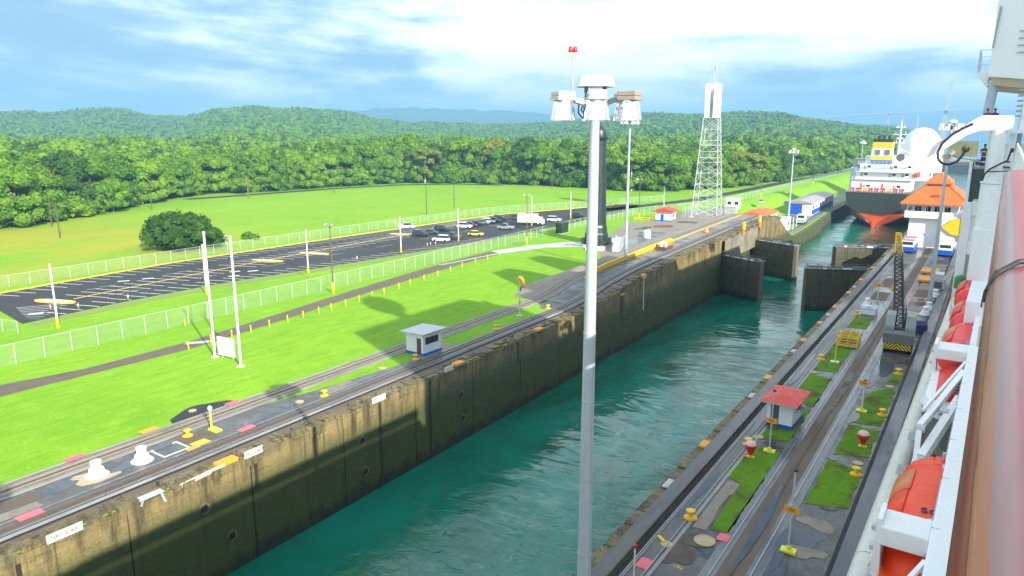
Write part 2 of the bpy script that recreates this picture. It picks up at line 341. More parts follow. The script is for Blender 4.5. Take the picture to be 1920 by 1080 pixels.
# ---- wooded hills
AZ = [-8, -4, 0, 2, 3] + [3 + 0.75 * k for k in range(1, 110)]
RS = [-4, 4, 25, 60, 110, 170, 240, 320, 420, 520, 620] + [720 + 90 * k for k in range(20)] + [2700, 3000, 3400, 3800] + [4100 + 180 * k for k in range(12)] + [6500, 7500]
def forest_floor():
    m, nt, N, L, P = nodemat('forest_canopy_far'); tc = N.new('ShaderNodeTexCoord').outputs['Object']
    a = n_noise(N, L, tc, 0.012, 6, 0.65); b = n_noise(N, L, tc, 0.08, 6, 0.7)
    c = n_mix(N, L, n_range(N, L, a, 0.35, 0.65), (0.030, 0.085, 0.010), (0.055, 0.13, 0.014)); c = n_mix(N, L, n_range(N, L, b, 0.4, 0.7, 0, .8), c, (0.014, 0.045, 0.008))
    L.new(c, P.inputs['Base Color']); P.inputs['Roughness'].default_value = 1; bump(N, L, P, b, 1.0, 9.0); return m
FLOOR = forest_floor()
g = MB(); vs = []
for az in AZ:
    t = math.radians(az); r0 = rl(az)
    for s in RS:
        r = r0 + s; x, y = -math.sin(t) * r, math.cos(t) * r; vs.append((x, y, fz(x, y)))
n = len(RS); g.add(vs, [(i * n + k, (i + 1) * n + k, (i + 1) * n + k + 1, i * n + k + 1) for i in range(len(AZ) - 1) for k in range(n - 1)])
struct(g.build('hills', FLOOR, smooth=True))

# ---- forest
def leaf_mat(name, c1, c2, c3):
    m, nt, N, L, P = nodemat(name); tc = N.new('ShaderNodeTexCoord').outputs['Object']
    oi = N.new('ShaderNodeObjectInfo').outputs['Random']; gi = N.new('ShaderNodeNewGeometry').outputs['Random Per Island']
    c = n_mix(N, L, n_range(N, L, oi, 0.1, 0.9), c1, c2); c = n_mix(N, L, n_range(N, L, gi, 0.35, 1.0, 0, 0.75), c, c3)
    a = n_noise(N, L, tc, 0.35, 4, 0.6); c = n_mix(N, L, n_range(N, L, a, 0.45, 0.7, 0, 0.6), c, tuple(q * 0.55 for q in c1))
    L.new(c, P.inputs['Base Color']); P.inputs['Roughness'].default_value = 0.75; P.inputs['Specular IOR Level'].default_value = 0.2
    tr = N.new('ShaderNodeBsdfTranslucent'); L.new(c, tr.inputs['Color']); ms = N.new('ShaderNodeMixShader'); ms.inputs[0].default_value = 0.22
    L.new(P.outputs[0], ms.inputs[1]); L.new(tr.outputs[0], ms.inputs[2]); L.new(ms.outputs[0], N['Material Output'].inputs['Surface']); return m
LEAF = leaf_mat('rainforest_leaves', (0.052, 0.155, 0.008), (0.165, 0.30, 0.012), (0.22, 0.37, 0.02))
LEAFD = leaf_mat('dark_dense_leaves', (0.030, 0.085, 0.008), (0.045, 0.115, 0.010), (0.08, 0.165, 0.014))
LEAFY = leaf_mat('yellowing_leaves', (0.12, 0.19, 0.012), (0.19, 0.23, 0.02), (0.24, 0.28, 0.03))
BARK = paint('pale_bark', (0.26, 0.22, 0.17), 0.85, wear=0.7, scale=4)
rnd = random.Random(11)
def crown_mesh(name, lobes, leaves, size, m, seed, blob=0.80, blobn=(10, 7)):
    """lobes: (x,y,z,rx,ry,rz); uneven leaf clumps spread over the lobes, a rough core inside"""
    R = random.Random(seed); g = MB(); tot = sum(l[3] * l[4] + l[3] * l[5] for l in lobes)
    for (x, y, z, rx, ry, rz) in lobes:
        nu, nv = blobn; rows = []
        for j in range(nv + 1):
            th = math.pi * j / nv; row = []
            for i in range(nu):
                ph = 2 * math.pi * i / nu; k = blob * R.uniform(0.86, 1.08)
                row.append((x + rx * k * math.sin(th) * math.cos(ph), y + ry * k * math.sin(th) * math.sin(ph), z + rz * k * math.cos(th)))
            rows.append(row)
        g.loft(rows, True, False)
        cnt = int(leaves * (rx * ry + rx * rz) / tot)
        for _ in range(cnt):
            u = R.uniform(-0.55, 1); ph = R.uniform(0, 2 * math.pi); s = math.sqrt(max(0, 1 - u * u))
            d = Vector((s * math.cos(ph), s * math.sin(ph), u)); k = R.uniform(0.80, 1.10)
            p = Vector((x + rx * k * d.x, y + ry * k * d.y, z + rz * k * d.z))
            nrm = (d + Vector((R.gauss(0, .5), R.gauss(0, .5), R.gauss(0.35, .45)))).normalized()
            a = nrm.orthogonal().normalized(); b = nrm.cross(a); t = R.uniform(0, 6.28); w = size * R.uniform(0.5, 1.35)
            ca, sa = math.cos(t), math.sin(t); e1 = (a * ca + b * sa) * w; e2 = (b * ca - a * sa) * w * R.uniform(0.5, 0.95)
            g.add([p - e1 * .55, p + e2 * .5 - e1 * .1, p + e1 * .6 + nrm * (-.12 * w), p - e2 * .55 + e1 * .12], [(0, 1, 2, 3)])
    me = bpy.data.meshes.new(name); me.from_pydata(g.v, [], g.f); me.materials.append(m); return me
def lobes_of(kind, R):
    L_ = []
    if kind == 'dome':      # broad dome
        for k in range(9):
            t = k * 2.4; q = 0.62 * math.sqrt(k / 9); L_.append((q * math.cos(t) * 6, q * math.sin(t) * 6, 12.2 - q * q * 5 + R.uniform(-.6, .6), R.uniform(2.3, 3.2), R.uniform(2.3, 3.2), R.uniform(1.9, 2.7)))
        for k in range(7):
            t = k * .9 + .2; L_.append((3.6 * math.cos(t), 3.6 * math.sin(t), R.uniform(1.6, 4.4), R.uniform(1.8, 2.7), R.uniform(1.8, 2.7), R.uniform(1.6, 2.4)))
        for k in range(7):
            t = k * .9 + .4; L_.append((4.2 * math.cos(t), 4.2 * math.sin(t), R.uniform(5.2, 8.6), R.uniform(2, 2.9), R.uniform(2, 2.9), R.uniform(1.8, 2.5)))
    elif kind == 'tall':
        for k in range(14):
            t = k * 2.4; z = 1.6 + k * .98; q = 2.9 * math.sin(min(1, (k + 3.2) / 16.5) * math.pi) + .3; L_.append((q * .7 * math.cos(t), q * .7 * math.sin(t), z, R.uniform(2, 2.9), R.uniform(2, 2.9), R.uniform(1.7, 2.4)))
    elif kind == 'umbrella':
        for k in range(13):
            t = k * 2.4; q = 6.6 * math.sqrt(k / 13); L_.append((q * math.cos(t), q * math.sin(t), 13 - q * q * .06 + R.uniform(-.8, .6), R.uniform(2.2, 3.3), R.uniform(2.2, 3.3), R.uniform(1.1, 1.7)))
        for k in range(7):
            t = k * .9; L_.append((3.0 * math.cos(t), 3.0 * math.sin(t), R.uniform(1.5, 5), R.uniform(1.6, 2.6), R.uniform(1.6, 2.6), R.uniform(1.5, 2.2)))
        for k in range(5):
            t = k * 1.25; L_.append((3.4 * math.cos(t), 3.4 * math.sin(t), R.uniform(8, 10), 1.9, 1.9, 1.4))
    else:                    # low thicket
        for k in range(9):
            t = k * 2.4; q = 4.6 * math.sqrt(k / 9); L_.append((q * math.cos(t), q * math.sin(t), R.uniform(2, 5.5) - q * .2, R.uniform(1.9, 3), R.uniform(1.9, 3), R.uniform(1.8, 2.8)))
    return L_
CROWNS = {}
for i, (kind, m) in enumerate((('dome', LEAF), ('dome', LEAF), ('tall', LEAF), ('tall', LEAF), ('umbrella', LEAF), ('thicket', LEAF), ('dome', LEAFD), ('umbrella', LEAFY))):
    R = random.Random(50 + i); lb = lobes_of(kind, R)
    CROWNS.setdefault(kind + ('' if m is LEAF else '_dark' if m is LEAFD else '_yellow'), []).append(crown_mesh('crown', lb, 2600, .78, m, 70 + i))
def trunk_mesh(h, r):
    g = MB(); g.cyl((0, 0, -1), (0.2, 0.1, h * .55), r, r * .7, 7); g.cyl((0.2, 0.1, h * .55), (0, .3, h * .95), r * .7, r * .35, 6)
    for k in range(4):
        t = k * 1.6 + .3; g.cyl((0.2, 0.1, h * (.45 + .08 * k)), (2.6 * math.cos(t), 2.6 * math.sin(t), h * (.72 + .05 * k)), r * .45, r * .15, 5)
    return g.mesh('trunk', BARK)
TRUNKS = {'dome': trunk_mesh(11, .38), 'tall': trunk_mesh(12, .3), 'umbrella': trunk_mesh(12.5, .36), 'thicket': trunk_mesh(4, .22)}
TREE_LABEL = {'dome': 'broad round green tree', 'tall': 'tall narrow green tree',
    'umbrella': 'flat spreading green tree', 'thicket': 'low bushy thicket',
    'dome_dark': 'dark green round tree', 'umbrella_yellow': 'yellowish spreading tree'}
cands = []
for row, s in enumerate((2.5, 9, 17, 26, 36)):
    a = 3.9
    while a < 76:
        r = rl(a) + s + rnd.uniform(-2.6, 2.6); cands.append((s + 0.10 * r, a + rnd.uniform(-.3, .3), r, row)); a += math.degrees((7.8 if row else 7.0) / r)
cands.sort()
for _, a, r, row in cands[:292]:
    t = math.radians(a); x, y = -math.sin(t) * r, math.cos(t) * r; q = rnd.random()
    kind = ('thicket' if q < .55 else 'tall' if q < .8 else 'dome') if row == 0 else ('dome' if q < .40 else 'tall' if q < .66 else 'umbrella' if q < .85 else 'dome_dark' if q < .95 else 'umbrella_yellow')
    base = kind.split('_')[0]; big = 1.0 + 0.30 * math.exp(-((a - 38) / 12) ** 2)
    sc = (rnd.uniform(.95, 1.3) if base != 'thicket' else rnd.uniform(.9, 1.5)) * (big if row else 1.0)
    where = 'far left behind the rough field' if a > 60 else 'behind the round dark tree' if a > 53 else 'at the forest road bend' if a > 44 else 'left of the lighthouse' if a > 32 else 'between lighthouse and lattice tower' if a > 20 else 'right of the lattice tower'
    lab = '%s, %s, %s' % (TREE_LABEL[kind], 'in the front row' if row == 0 else 'second row' if row == 1 else 'deeper in the forest', where)
    tr = thing('forest_tree', lab, 'tree', (x, y, fz(x, y) - .2), rnd.uniform(0, 6.28), lab)
    tr.scale = (sc * rnd.uniform(.9, 1.15), sc * rnd.uniform(.9, 1.15), sc * rnd.uniform(.9, 1.15))
    for nm, me in (('trunk', TRUNKS[base]), ('crown', rnd.choice(CROWNS[kind]))):
        o = bpy.data.objects.new(nm, me); COL.objects.link(o); o.parent = tr
rest = [(a, r) for _, a, r, row in cands[292:]]
for r0, r1, sp in ((40, 420, 7.5), (420, 900, 9.0), (900, 2450, 11.0)):
    a = 3.6
    while a < 77:
        R0 = rl(a); s = (44 if r0 == 40 else r0)
        while s < r1:
            r = R0 + s + rnd.uniform(-.4, .4) * sp; rest.append((a + rnd.uniform(-.5, .5) * math.degrees(sp / r), r)); s += sp * (1 if s < 1500 else 1.35)
        a += math.degrees(sp / (R0 + .6 * (r0 + r1) * .5 + .2 * r1))
lo = bpy.data.collections.new('canopy_kinds')
for i, (kind, m) in enumerate((('dome', LEAF), ('tall', LEAF), ('umbrella', LEAF), ('dome', LEAFD), ('dome', LEAF), ('umbrella', LEAF))):
    R = random.Random(90 + i); me = crown_mesh('canopy', [(x, y, z, rx * 1.1, ry * 1.1, rz * 1.1) for x, y, z, rx, ry, rz in lobes_of(kind, R)], 420, 1.7, m, 130 + i, .86, (7, 5))
    lo.objects.link(bpy.data.objects.new('canopy', me))
def scatter(name, pts, coll, smin, smax):
    me = bpy.data.meshes.new(name); me.from_pydata([p[:3] for p in pts], [], []); me.attributes.new('sz', 'FLOAT', 'POINT').data.foreach_set('value', [p[3] for p in pts]); o = bpy.data.objects.new(name, me); COL.objects.link(o)
    ng = bpy.data.node_groups.new(name, 'GeometryNodeTree'); ng.interface.new_socket('Geometry', in_out='INPUT', socket_type='NodeSocketGeometry'); ng.interface.new_socket('Geometry', in_out='OUTPUT', socket_type='NodeSocketGeometry')
    N = ng.nodes; L = ng.links; gi = N.new('NodeGroupInput'); go = N.new('NodeGroupOutput')
    ci = N.new('GeometryNodeCollectionInfo'); ci.inputs['Collection'].default_value = coll; ci.inputs['Separate Children'].default_value = True; ci.inputs['Reset Children'].default_value = True
    ip = N.new('GeometryNodeInstanceOnPoints'); ip.inputs['Pick Instance'].default_value = True
    rv = N.new('FunctionNodeRandomValue'); rv.data_type = 'FLOAT_VECTOR'; rv.inputs['Min'].default_value = (-.06, -.06, 0); rv.inputs['Max'].default_value = (.06, .06, 6.28)
    rs = N.new('FunctionNodeRandomValue'); rs.data_type = 'FLOAT_VECTOR'; rs.inputs['Min'].default_value = (smin, smin, smin * .85); rs.inputs['Max'].default_value = (smax, smax, smax * 1.05)
    L.new(gi.outputs[0], ip.inputs['Points']); L.new(ci.outputs[0], ip.inputs['Instance'])
    na = N.new('GeometryNodeInputNamedAttribute'); na.data_type = 'FLOAT'; na.inputs['Name'].default_value = 'sz'; vm = N.new('ShaderNodeVectorMath'); vm.operation = 'SCALE'; L.new(rs.outputs['Value'], vm.inputs[0]); L.new(na.outputs['Attribute'], vm.inputs['Scale'])
    L.new(rv.outputs['Value'], ip.inputs['Rotation']); L.new(vm.outputs[0], ip.inputs['Scale']); L.new(ip.outputs[0], go.inputs[0])
    md = o.modifiers.new('scatter', 'NODES'); md.node_group = ng; return o
pts = []
for a, r in rest:
    t = math.radians(a); x, y = -math.sin(t) * r, math.cos(t) * r; z = fz(x, y)
    if z > -6: pts.append((x, y, z - 1.2 - 1.5 * smooth(r, 900, 1500), 1.02 - .40 * smooth(r, 450, 1250)))
stuff(scatter('distant_forest', pts, lo, .8, 1.3))
o = bpy.data.objects['distant_forest']; o['label'] = 'dense rainforest canopy rolling back over the hills'
print('forest points', len(pts))
# ================================================================== LOCK WALLS, TRACKS, ROADS, LOT, FENCES
# left wall: a core and monolith panels with open joints
core = MB(); core.box(-54.5, -52.5, -400, 106, -14, -0.05)
for a in range(106, 244, 6): core.box(-54.5 if a < 170 or a > 204 else -56, -52.5 if a < 170 or a > 204 else -54.0, a, a + 6, -14, min(hz(a), hz(a + 6)) - .15)
lockwall = thing('lock_wall', 'stained concrete side wall of the empty left lock chamber', 'lock wall', (-52, 60, 0))
core.build('wall_core', LOCKW, lockwall, loc=(52, -60, 0))
for k in range(-14, 27):
    y0 = 3.0 + 11.0 * (k - 1) + .06; y1 = y0 + 10.88
    if k < -5: continue
    if 172 < (y0 + y1) / 2 < 196: continue
    b = MB(); off = random.uniform(-.025, .025)
    n = 1 if y1 < 100 else 6; rings = []
    for i in range(n + 1):
        y = y0 + (y1 - y0) * i / n; z = hz(y) - .06
        rings.append([(-52.5, y, -14), (-52.0 + off, y, -14), (-52.0 + off, y, z), (-52.5, y, z)])
    b.loft(rings); b.build('wall_panel', LOCKW, lockwall, loc=(52, -60, 0))
# round fairlead holes and drains on the wall face
for (y, z) in ((33.6, -6.6), (22.2, -6.4), (31.3, -2.9), (49.6, -3.6), (49.8, -7.2), (66.6, -3.8), (66.9, -7.0), (83, -3.6), (99.5, -4.1), (99.5, -7.4), (116, -4)):
    b = MB(); b.lathe([(.52, 0), (.52, .05), (.36, .06), (.34, -.02)], n=14)
    h = b.build('fairlead_ring', COPE, lockwall, True, loc=(52 - 52.02, y - 60, z)); h.rotation_euler = (0, math.radians(90), 0)
    b = MB(); b.lathe([(.35, 0), (.35, .03)], n=14); q = b.build('fairlead_hole', DARKSLOT, lockwall, loc=(52 - 52.0, y - 60, z)); q.rotation_euler = (0, math.radians(90), 0)
# long vertical ladder slots / stains in relief
for y in (17.5, 36.5, 52.3, 60.6, 79.5, 101.5, 112.5):
    b = MB(); b.box(-52.03, -51.955, y - .16, y + .16, -9.8 if y in (52.3, 60.6) else -3.4, -.25); b.build('wall_groove', paint('wet_black_stain', (.035, .028, .015), .5, wear=.6), lockwall, loc=(52, -60, 0))
# coping along the top edge: worn blocks, timber and scraps
cope = MB(); R = random.Random(5); y = -60.0
while y < 222:
    l = R.uniform(.5, 2.6); zt = hz(y); h = R.uniform(.02, .30)
    cope.box(-52.0 - R.uniform(0, .25) - .6, -52.0 + R.uniform(-.32, .12), y, y + l - R.uniform(.03, .6), zt - R.uniform(.5, .9), zt + h)
    if R.random() < .8: cope.box(-53.6 - R.uniform(0, .5), -52.75 - R.uniform(0, .2), y + R.uniform(0, .3), y + l - .1, zt - .4, zt + R.uniform(.02, .22))
    if R.random() < .5: cope.obox((-52.4 - R.uniform(0, 1.4), y + R.uniform(0, l), zt + .2), (R.uniform(.1, .3), R.uniform(.2, .9), R.uniform(.08, .35)), R.uniform(-.3, .3))
    if R.random() < .35: cope.cyl((-51.98, y + .4, zt - .25), (-51.98, y + .4 + R.uniform(.5, 2.2), zt - .22), .07, n=6)
    y += l
stuff(cope.build('coping_blocks', COPE, lockwall, loc=(52, -60, 0)))
# rust-streaked upper ledge
led = MB(); led.box(-55.0, -52.6, -400, 100, -.3, .012)
yy = [100 + 4 * k for k in range(31)]
led.loft([[(-55, y, hz(y) - .5), (-52.6, y, hz(y) - .5), (-52.6, y, hz(y) + .012), (-55, y, hz(y) + .012)] for y in yy])
struct(led.build('wall_ledge', DIRT))
# raised platform round the gates
pf = MB(); rows = []
for y in [102 + 3 * k for k in range(48)] + [245.5]:
    h = hz(y); g0 = gz(-75, y) - .6
    rows.append([(-52.5, y, h - .02), (-66.5, y, h - .02), (-72.5, y, min(h, g0 + .3) - .02), (-72.5, y, g0 - 2), (-52.5, y, g0 - 2)])
pf.loft(rows); struct(pf.build('gate_platform', CONC))
# tracks
def strip(mb, x0, x1, z0, z1, ys, zf, xf=None):
    mb.loft([[(x0 + (xf(y) if xf else 0), y, zf(y) + z0), (x1 + (xf(y) if xf else 0), y, zf(y) + z0), (x1 + (xf(y) if xf else 0), y, zf(y) + z1), (x0 + (xf(y) if xf else 0), y, zf(y) + z1)] for y in ys])
YS = [-60, 0, 60, 98] + [100 + 3 * k for k in range(50)] + [260, 280, 300, 320, 340, 370, 420]
def bend(y): return -5.2 * smooth(y, 245, 370)
GREYKERB = ground_mat('grey_kerb', (.20, .20, .19), (.36, .36, .35), (.12, .11, .1), .4, 1.8, (.3, .7), .2, (1, .2, 1))
t1 = thing('towing_track', 'wall edge towing track with pale steel rails on the left bank', 'railway track', (-56.2, 40, 0))
m = MB(); strip(m, -57.5, -55.0, -.3, .10, YS, hz, bend); m.build('track_bed', BED2, t1, loc=(56.2, -40, 0))
for x in (-55.35, -57.05):
    m = MB(); strip(m, x - .07, x + .07, .09, .20, YS, hz, bend); m.build('rail', RAILM, t1, loc=(56.2, -40, 0))
m = MB(); strip(m, -56.35, -56.05, .09, .17, YS, hz, bend); m.build('rack_rail', RUST, t1, loc=(56.2, -40, 0))
m = MB(); strip(m, -55.02, -54.85, .0, .20, YS, hz, bend); m.build('cable_kerb', GREYKERB, t1, loc=(56.2, -40, 0))
m = MB(); strip(m, -54.82, -54.55, .0, .05, YS, hz, bend); m.build('conductor_slot', DARKSLOT, t1, loc=(56.2, -40, 0))
t2 = thing('return_track', 'brown return track across the lawn of the left bank', 'railway track', (-62.8, 40, 0))
m = MB(); strip(m, -64.2, -61.4, -.3, .06, YS, hz, bend); m.build('track_bed', BED, t2, loc=(62.8, -40, 0))
for x in (-61.95, -63.6):
    m = MB(); strip(m, x - .07, x + .07, .05, .15, YS, hz, bend); m.build('rail', RAILM, t2, loc=(62.8, -40, 0))
    m = MB(); strip(m, x - .32, x - .12, .05, .075, YS, hz, bend); m.build('wheel_slot', DARKSLOT, t2, loc=(62.8, -40, 0))
m = MB(); strip(m, -62.92, -62.64, .05, .11, YS, hz, bend); m.build('rack_rail', RUST, t2, loc=(62.8, -40, 0))
for x in (-61.42, -64.18):
    m = MB(); strip(m, x - .09, x + .09, 0, .10, YS, hz, bend); m.build('bed_kerb', GREYKERB, t2, loc=(62.8, -40, 0))
# paving between the two tracks
m = MB(); m.sheet([(-57.5, -60), (-57.5, 68), (-58.2, 64), (-59.4, 55), (-60.4, 48.5), (-61.4, 44.5), (-61.4, -60)], .02); struct(m.build('paved_strip', WETASPH))
m = MB(); m.sheet([(-57.5, 66), (-57.5, 74), (-58.6, 73), (-61.2, 72), (-61.2, 69.5), (-59, 65)], .024); struct(m.build('hut_apron', CONC))
m = MB(); m.sheet([(-64.3 - 2.6 * math.sin(t) - .2 * math.sin(5 * t), 40 + 3.6 * math.cos(t)) for t in [math.pi * k / 14 for k in range(15)]], .02); struct(m.build('paved_bulge', ASPH))
for poly, z, mt in (([(-57.5, 98), (-57.5, 104), (-61.3, 104), (-61.3, 100), (-59, 97)], .02, WETASPH),):
    m = MB(); m.sheet(poly, z); struct(m.build('dark_paving', mt))
m = MB(); rows = [[(-57.5, y, hz(y) + .012), (-61.4, y, hz(y) + .012)] for y in [104 + 3 * k for k in range(13)]]; m.loft(rows, False, False); struct(m.build('dark_paving', WETASPH))
for y0, y1 in ((146, 151), (158, 166), (176, 184), (193, 203)):
    m = MB(); m.loft([[(-57.6, y, hz(y) + .012), (-60.2, y, hz(y) + .012)] for y in (y0, (y0 + y1) / 2, y1)], False, False); struct(m.build('platform_slab', WETASPH))
m = MB(); m.loft([[(-60.9, y, hz(y) + .02), (-61.3, y, hz(y) + .02), (-61.3, y, hz(y) + .9 if 118 < y < 160 else hz(y) + .06), (-60.9, y, hz(y) + .9 if 118 < y < 160 else hz(y) + .06)] for y in [116 + 3 * k for k in range(35)]])
tag(m.build('yellow_guard_kerb', YELLOW), 'long yellow guard kerb running up between the gate platform tracks', 'kerb')
# concrete aprons behind the platform
m = MB(); m.sheet([(-72, 150), (-66, 128), (-70, 140), (-84, 168), (-92, 195), (-96, 213), (-84, 214), (-76, 216), (-72, 214)], .02); struct(m.build('apron', CONC))
m = MB(); m.sheet([(-73, 168), (-78, 178), (-84, 192), (-78, 196), (-73, 190)], .026); struct(m.build('apron_patch', WETASPH))
m = MB(); m.sheet([(-72.6, 214), (-92, 214), (-92, 262), (-84, 275), (-72.6, 240)], .03); struct(m.build('tower_yard', CONC))
m = MB(); m.sheet([(-66.5, 246), (-60, 246), (-61, 300), (-63.5, 370), (-64, 420), (-64, 640), (-72, 640), (-74, 420), (-76, 300)], -5.15); struct(m.build('approach_apron', WETASPH))
# road across the lawn
Lr = [(-91.6, -60), (-91.5, 20), (-91.2, 32), (-89.2, 40), (-89.4, 54), (-92, 72), (-94.6, 88), (-97.6, 110), (-99, 124), (-99.5, 140)]
Rr = [(-87.3, -60), (-87.2, 20), (-87.0, 32), (-86.6, 40), (-86.1, 52), (-88, 68), (-90.3, 83), (-93.2, 108), (-94.6, 121), (-95.4, 138)]
m = MB(); m.loft([[(a[0], a[1], .024), (b[0], b[1], .024)] for a, b in zip(Lr, Rr)], False, False); struct(m.build('dirt_road', DIRT))
m = MB(); m.sheet([(-99.5, 140), (-95.4, 138), (-91, 152), (-84.5, 158), (-80, 155), (-81, 161), (-88, 166), (-92, 163), (-97, 152)], .026); struct(m.build('concrete_path', PALEC))
m = MB(); m.sheet([(-98.2, 118), (-97.4, 119), (-95.4, 140), (-96.2, 141)], .03); m.sheet([(-89.4, 53.5), (-88.6, 52.8), (-86.6, 55), (-87.4, 56.2)], .03); struct(m.build('pale_kerb_strip', PALEC))
# road along the forest and inland track
def ribbon(name, pts, w, z, mt, kind='structure'):
    m = MB(); rows = []
    for i, p in enumerate(pts):
        a = Vector(pts[max(0, i - 1)]); b = Vector(pts[min(len(pts) - 1, i + 1)]); d = (b - a).normalized(); n = Vector((-d.y, d.x)) * w / 2
        zz = lambda q: gz(q[0], q[1]) + z
        l = (p[0] + n.x, p[1] + n.y); r = (p[0] - n.x, p[1] - n.y); rows.append([(l[0], l[1], zz(l)), (r[0], r[1], zz(r))])
    m.loft(rows, False, False); o = m.build(name, mt); o['kind'] = kind; return o
ribbon('forest_road', [(-120, 240), (-114, 262), (-106, 300), (-103, 360), (-102, 420), (-98, 500), (-93, 620), (-88, 800)], 7, .03, ASPH)
ribbon('field_road', [(-290, 180), (-286, 226), (-283, 262), (-272, 300), (-250, 322), (-225, 328)], 7, .03, ASPH)
# parking lot
near = [(-118.8, 45.5), (-120.3, 60), (-120.4, 79), (-116.2, 107), (-113.4, 132), (-110.8, 156), (-110.0, 200), (-111.5, 240), (-115.5, 266)]
far = [(-123, 268), (-132, 237), (-142.6, 209), (-144.2, 196), (-147.6, 136), (-148.6, 86), (-145.2, 53), (-133, 47.5)]
m = MB(); m.sheet(near + far, .03); struct(m.build('parking_lot', ASPH))
m = MB(); v = [(-117.9, 45), (-119.3, 60), (-119.4, 79), (-115.2, 107), (-112.4, 132), (-109.9, 156), (-109, 200)]
m = MB(); PAINTW = paint('road_marking_white', (.72, .73, .72), .7, wear=.3); PAINTY = paint('road_marking_yellow', (.72, .5, .02), .7, wear=.35)
def lx(tab, y): return lerp_tab([(q, p) for p, q in tab], y)
FARX = [(-145.2, 53), (-148.6, 86), (-147.6, 136), (-144.2, 196), (-142.6, 209)]; CTR = [(-129.8, 58), (-131.8, 75), (-134.4, 102), (-135.4, 125), (-136.6, 150), (-138.6, 178), (-139.6, 196)]
NEARX = near[:7]
y = 52.0
while y < 205:
    a = lx(FARX, y) + .6; m.quad((a, y, .042), (a + 4.6, y + 1.7, .042), (a + 4.6, y + 1.92, .042), (a, y + .22, .042))
    if y > 58:
        c = lx(CTR, y)
        if y < 196 and not (88 < y < 93):
            m.quad((c - 4.3, y - 1.5, .042), (c + 4.3, y + 1.5, .042), (c + 4.3, y + 1.72, .042), (c - 4.3, y - 1.28, .042))
    if y > 50 and y < 160:
        b = lx(NEARX, y) - .3; m.quad((b - 4.6, y - 1.6, .042), (b, y, .042), (b, y + .22, .042), (b - 4.6, y - 1.38, .042))
    if int(y * 10) % 3 == 0:
        c = (lx(NEARX, y) - 5.5 + lx(CTR, y)) / 2; m.quad((c, y, .042), (c + .9, y + 2.4, .042), (c + 1.05, y + 2.4, .042), (c + .15, y, .042))
        c = (lx(FARX, y) + 5 + lx(CTR, y)) / 2; m.quad((c, y, .042), (c + .9, y + 2.4, .042), (c + 1.05, y + 2.4, .042), (c + .15, y, .042))
    y += 2.75
for k in range(8):
    a = 50 - k * .55; m.quad((-131 + k * 1.2, 49.6 - .3 * k, .042), (-127 + k * 1.05, 56 - 1.1 * k, .042), (-126.8 + k * 1.05, 56 - 1.1 * k, .042), (-130.8 + k * 1.2, 49.6 - .3 * k, .042))
struct(m.build('stall_markings', PAINTW))
m = MB(); m.loft([[(x - .22, y, .046), (x + .22, y, .046)] for x, y in CTR], False, False); struct(m.build('centre_line', PAINTY))
m = MB(); m.loft([[(x - .55, y, -.1), (x + .05, y, -.1), (x + .05, y, .17), (x - .55, y, .17)] for x, y in FARX + [(-132, 237), (-123, 268)]]); struct(m.build('yellow_kerb', PAINTY))
ILG = MB()
def island(x, y, l, w, rz):
    ca, sa = math.cos(rz), math.sin(rz); pts = []
    for k in range(16):
        t = 2 * math.pi * k / 16; px, py = math.cos(t), math.sin(t); px = (abs(px) ** .6) * (1 if px > 0 else -1) * w / 2; py *= l / 2; pts.append((x + px * ca - py * sa, y + px * sa + py * ca))
    o = MB().prism(pts, .02, .2).build('kerbed_island', YELLOW); struct(o)
    i = MB().sheet([(x + (p - x) * .8, y + (q - y) * .8) for p, q in pts], .212).build('island_surface', PALEC, o); return o
for a in ((-130.2, 55.2, 2.2, 8.2, .35), (-133.4, 101, 2.0, 8, .3), (-132.4, 113.5, 2.0, 8, .3), (-137.4, 150, 2, 8, .3), (-138.4, 196, 2, 9, .2)): island(*a)
m = MB(); m.sheet([(-118.2, 46), (-119.6, 60), (-119.7, 79), (-115.5, 107), (-112.7, 132), (-110.2, 156), (-107.6, 156), (-110.2, 130), (-113, 107), (-117.2, 79), (-117, 60), (-115.6, 46)], .026); struct(m.build('gravel_verge', ground_mat('sparse_grass', (.16, .25, .03), (.22, .27, .06), (.30, .28, .15), .3, 2, (.8, .95))))
# ---- fences
def chain_mat():
    m, nt, N, L, P = nodemat('chain_link_wire'); uv = N.new('ShaderNodeTexCoord').outputs['Object']
    sp = N.new('ShaderNodeSeparateXYZ'); L.new(uv, sp.inputs[0])
    def wire(sign):
        a = n_math(N, L, 'MULTIPLY_ADD', sp.outputs['Z'], sign, sp.outputs['X']); a = n_math(N, L, 'FRACT', n_math(N, L, 'MULTIPLY', a, 9.0)); return n_math(N, L, 'LESS_THAN', a, 0.055)
    f = n_math(N, L, 'MAXIMUM', wire(1.0), wire(-1.0)); P.inputs['Base Color'].default_value = (.45, .52, .50, 1); P.inputs['Roughness'].default_value = .5; P.inputs['Metallic'].default_value = 0.0
    tr = N.new('ShaderNodeBsdfTransparent'); ms = N.new('ShaderNodeMixShader'); L.new(f, ms.inputs[0]); L.new(tr.outputs[0], ms.inputs[1]); L.new(P.outputs[0], ms.inputs[2])
    L.new(ms.outputs[0], N['Material Output'].inputs['Surface']); return m
CHAIN = chain_mat(); FPOST = paint('pale_fence_post', (.50, .56, .53), .5)
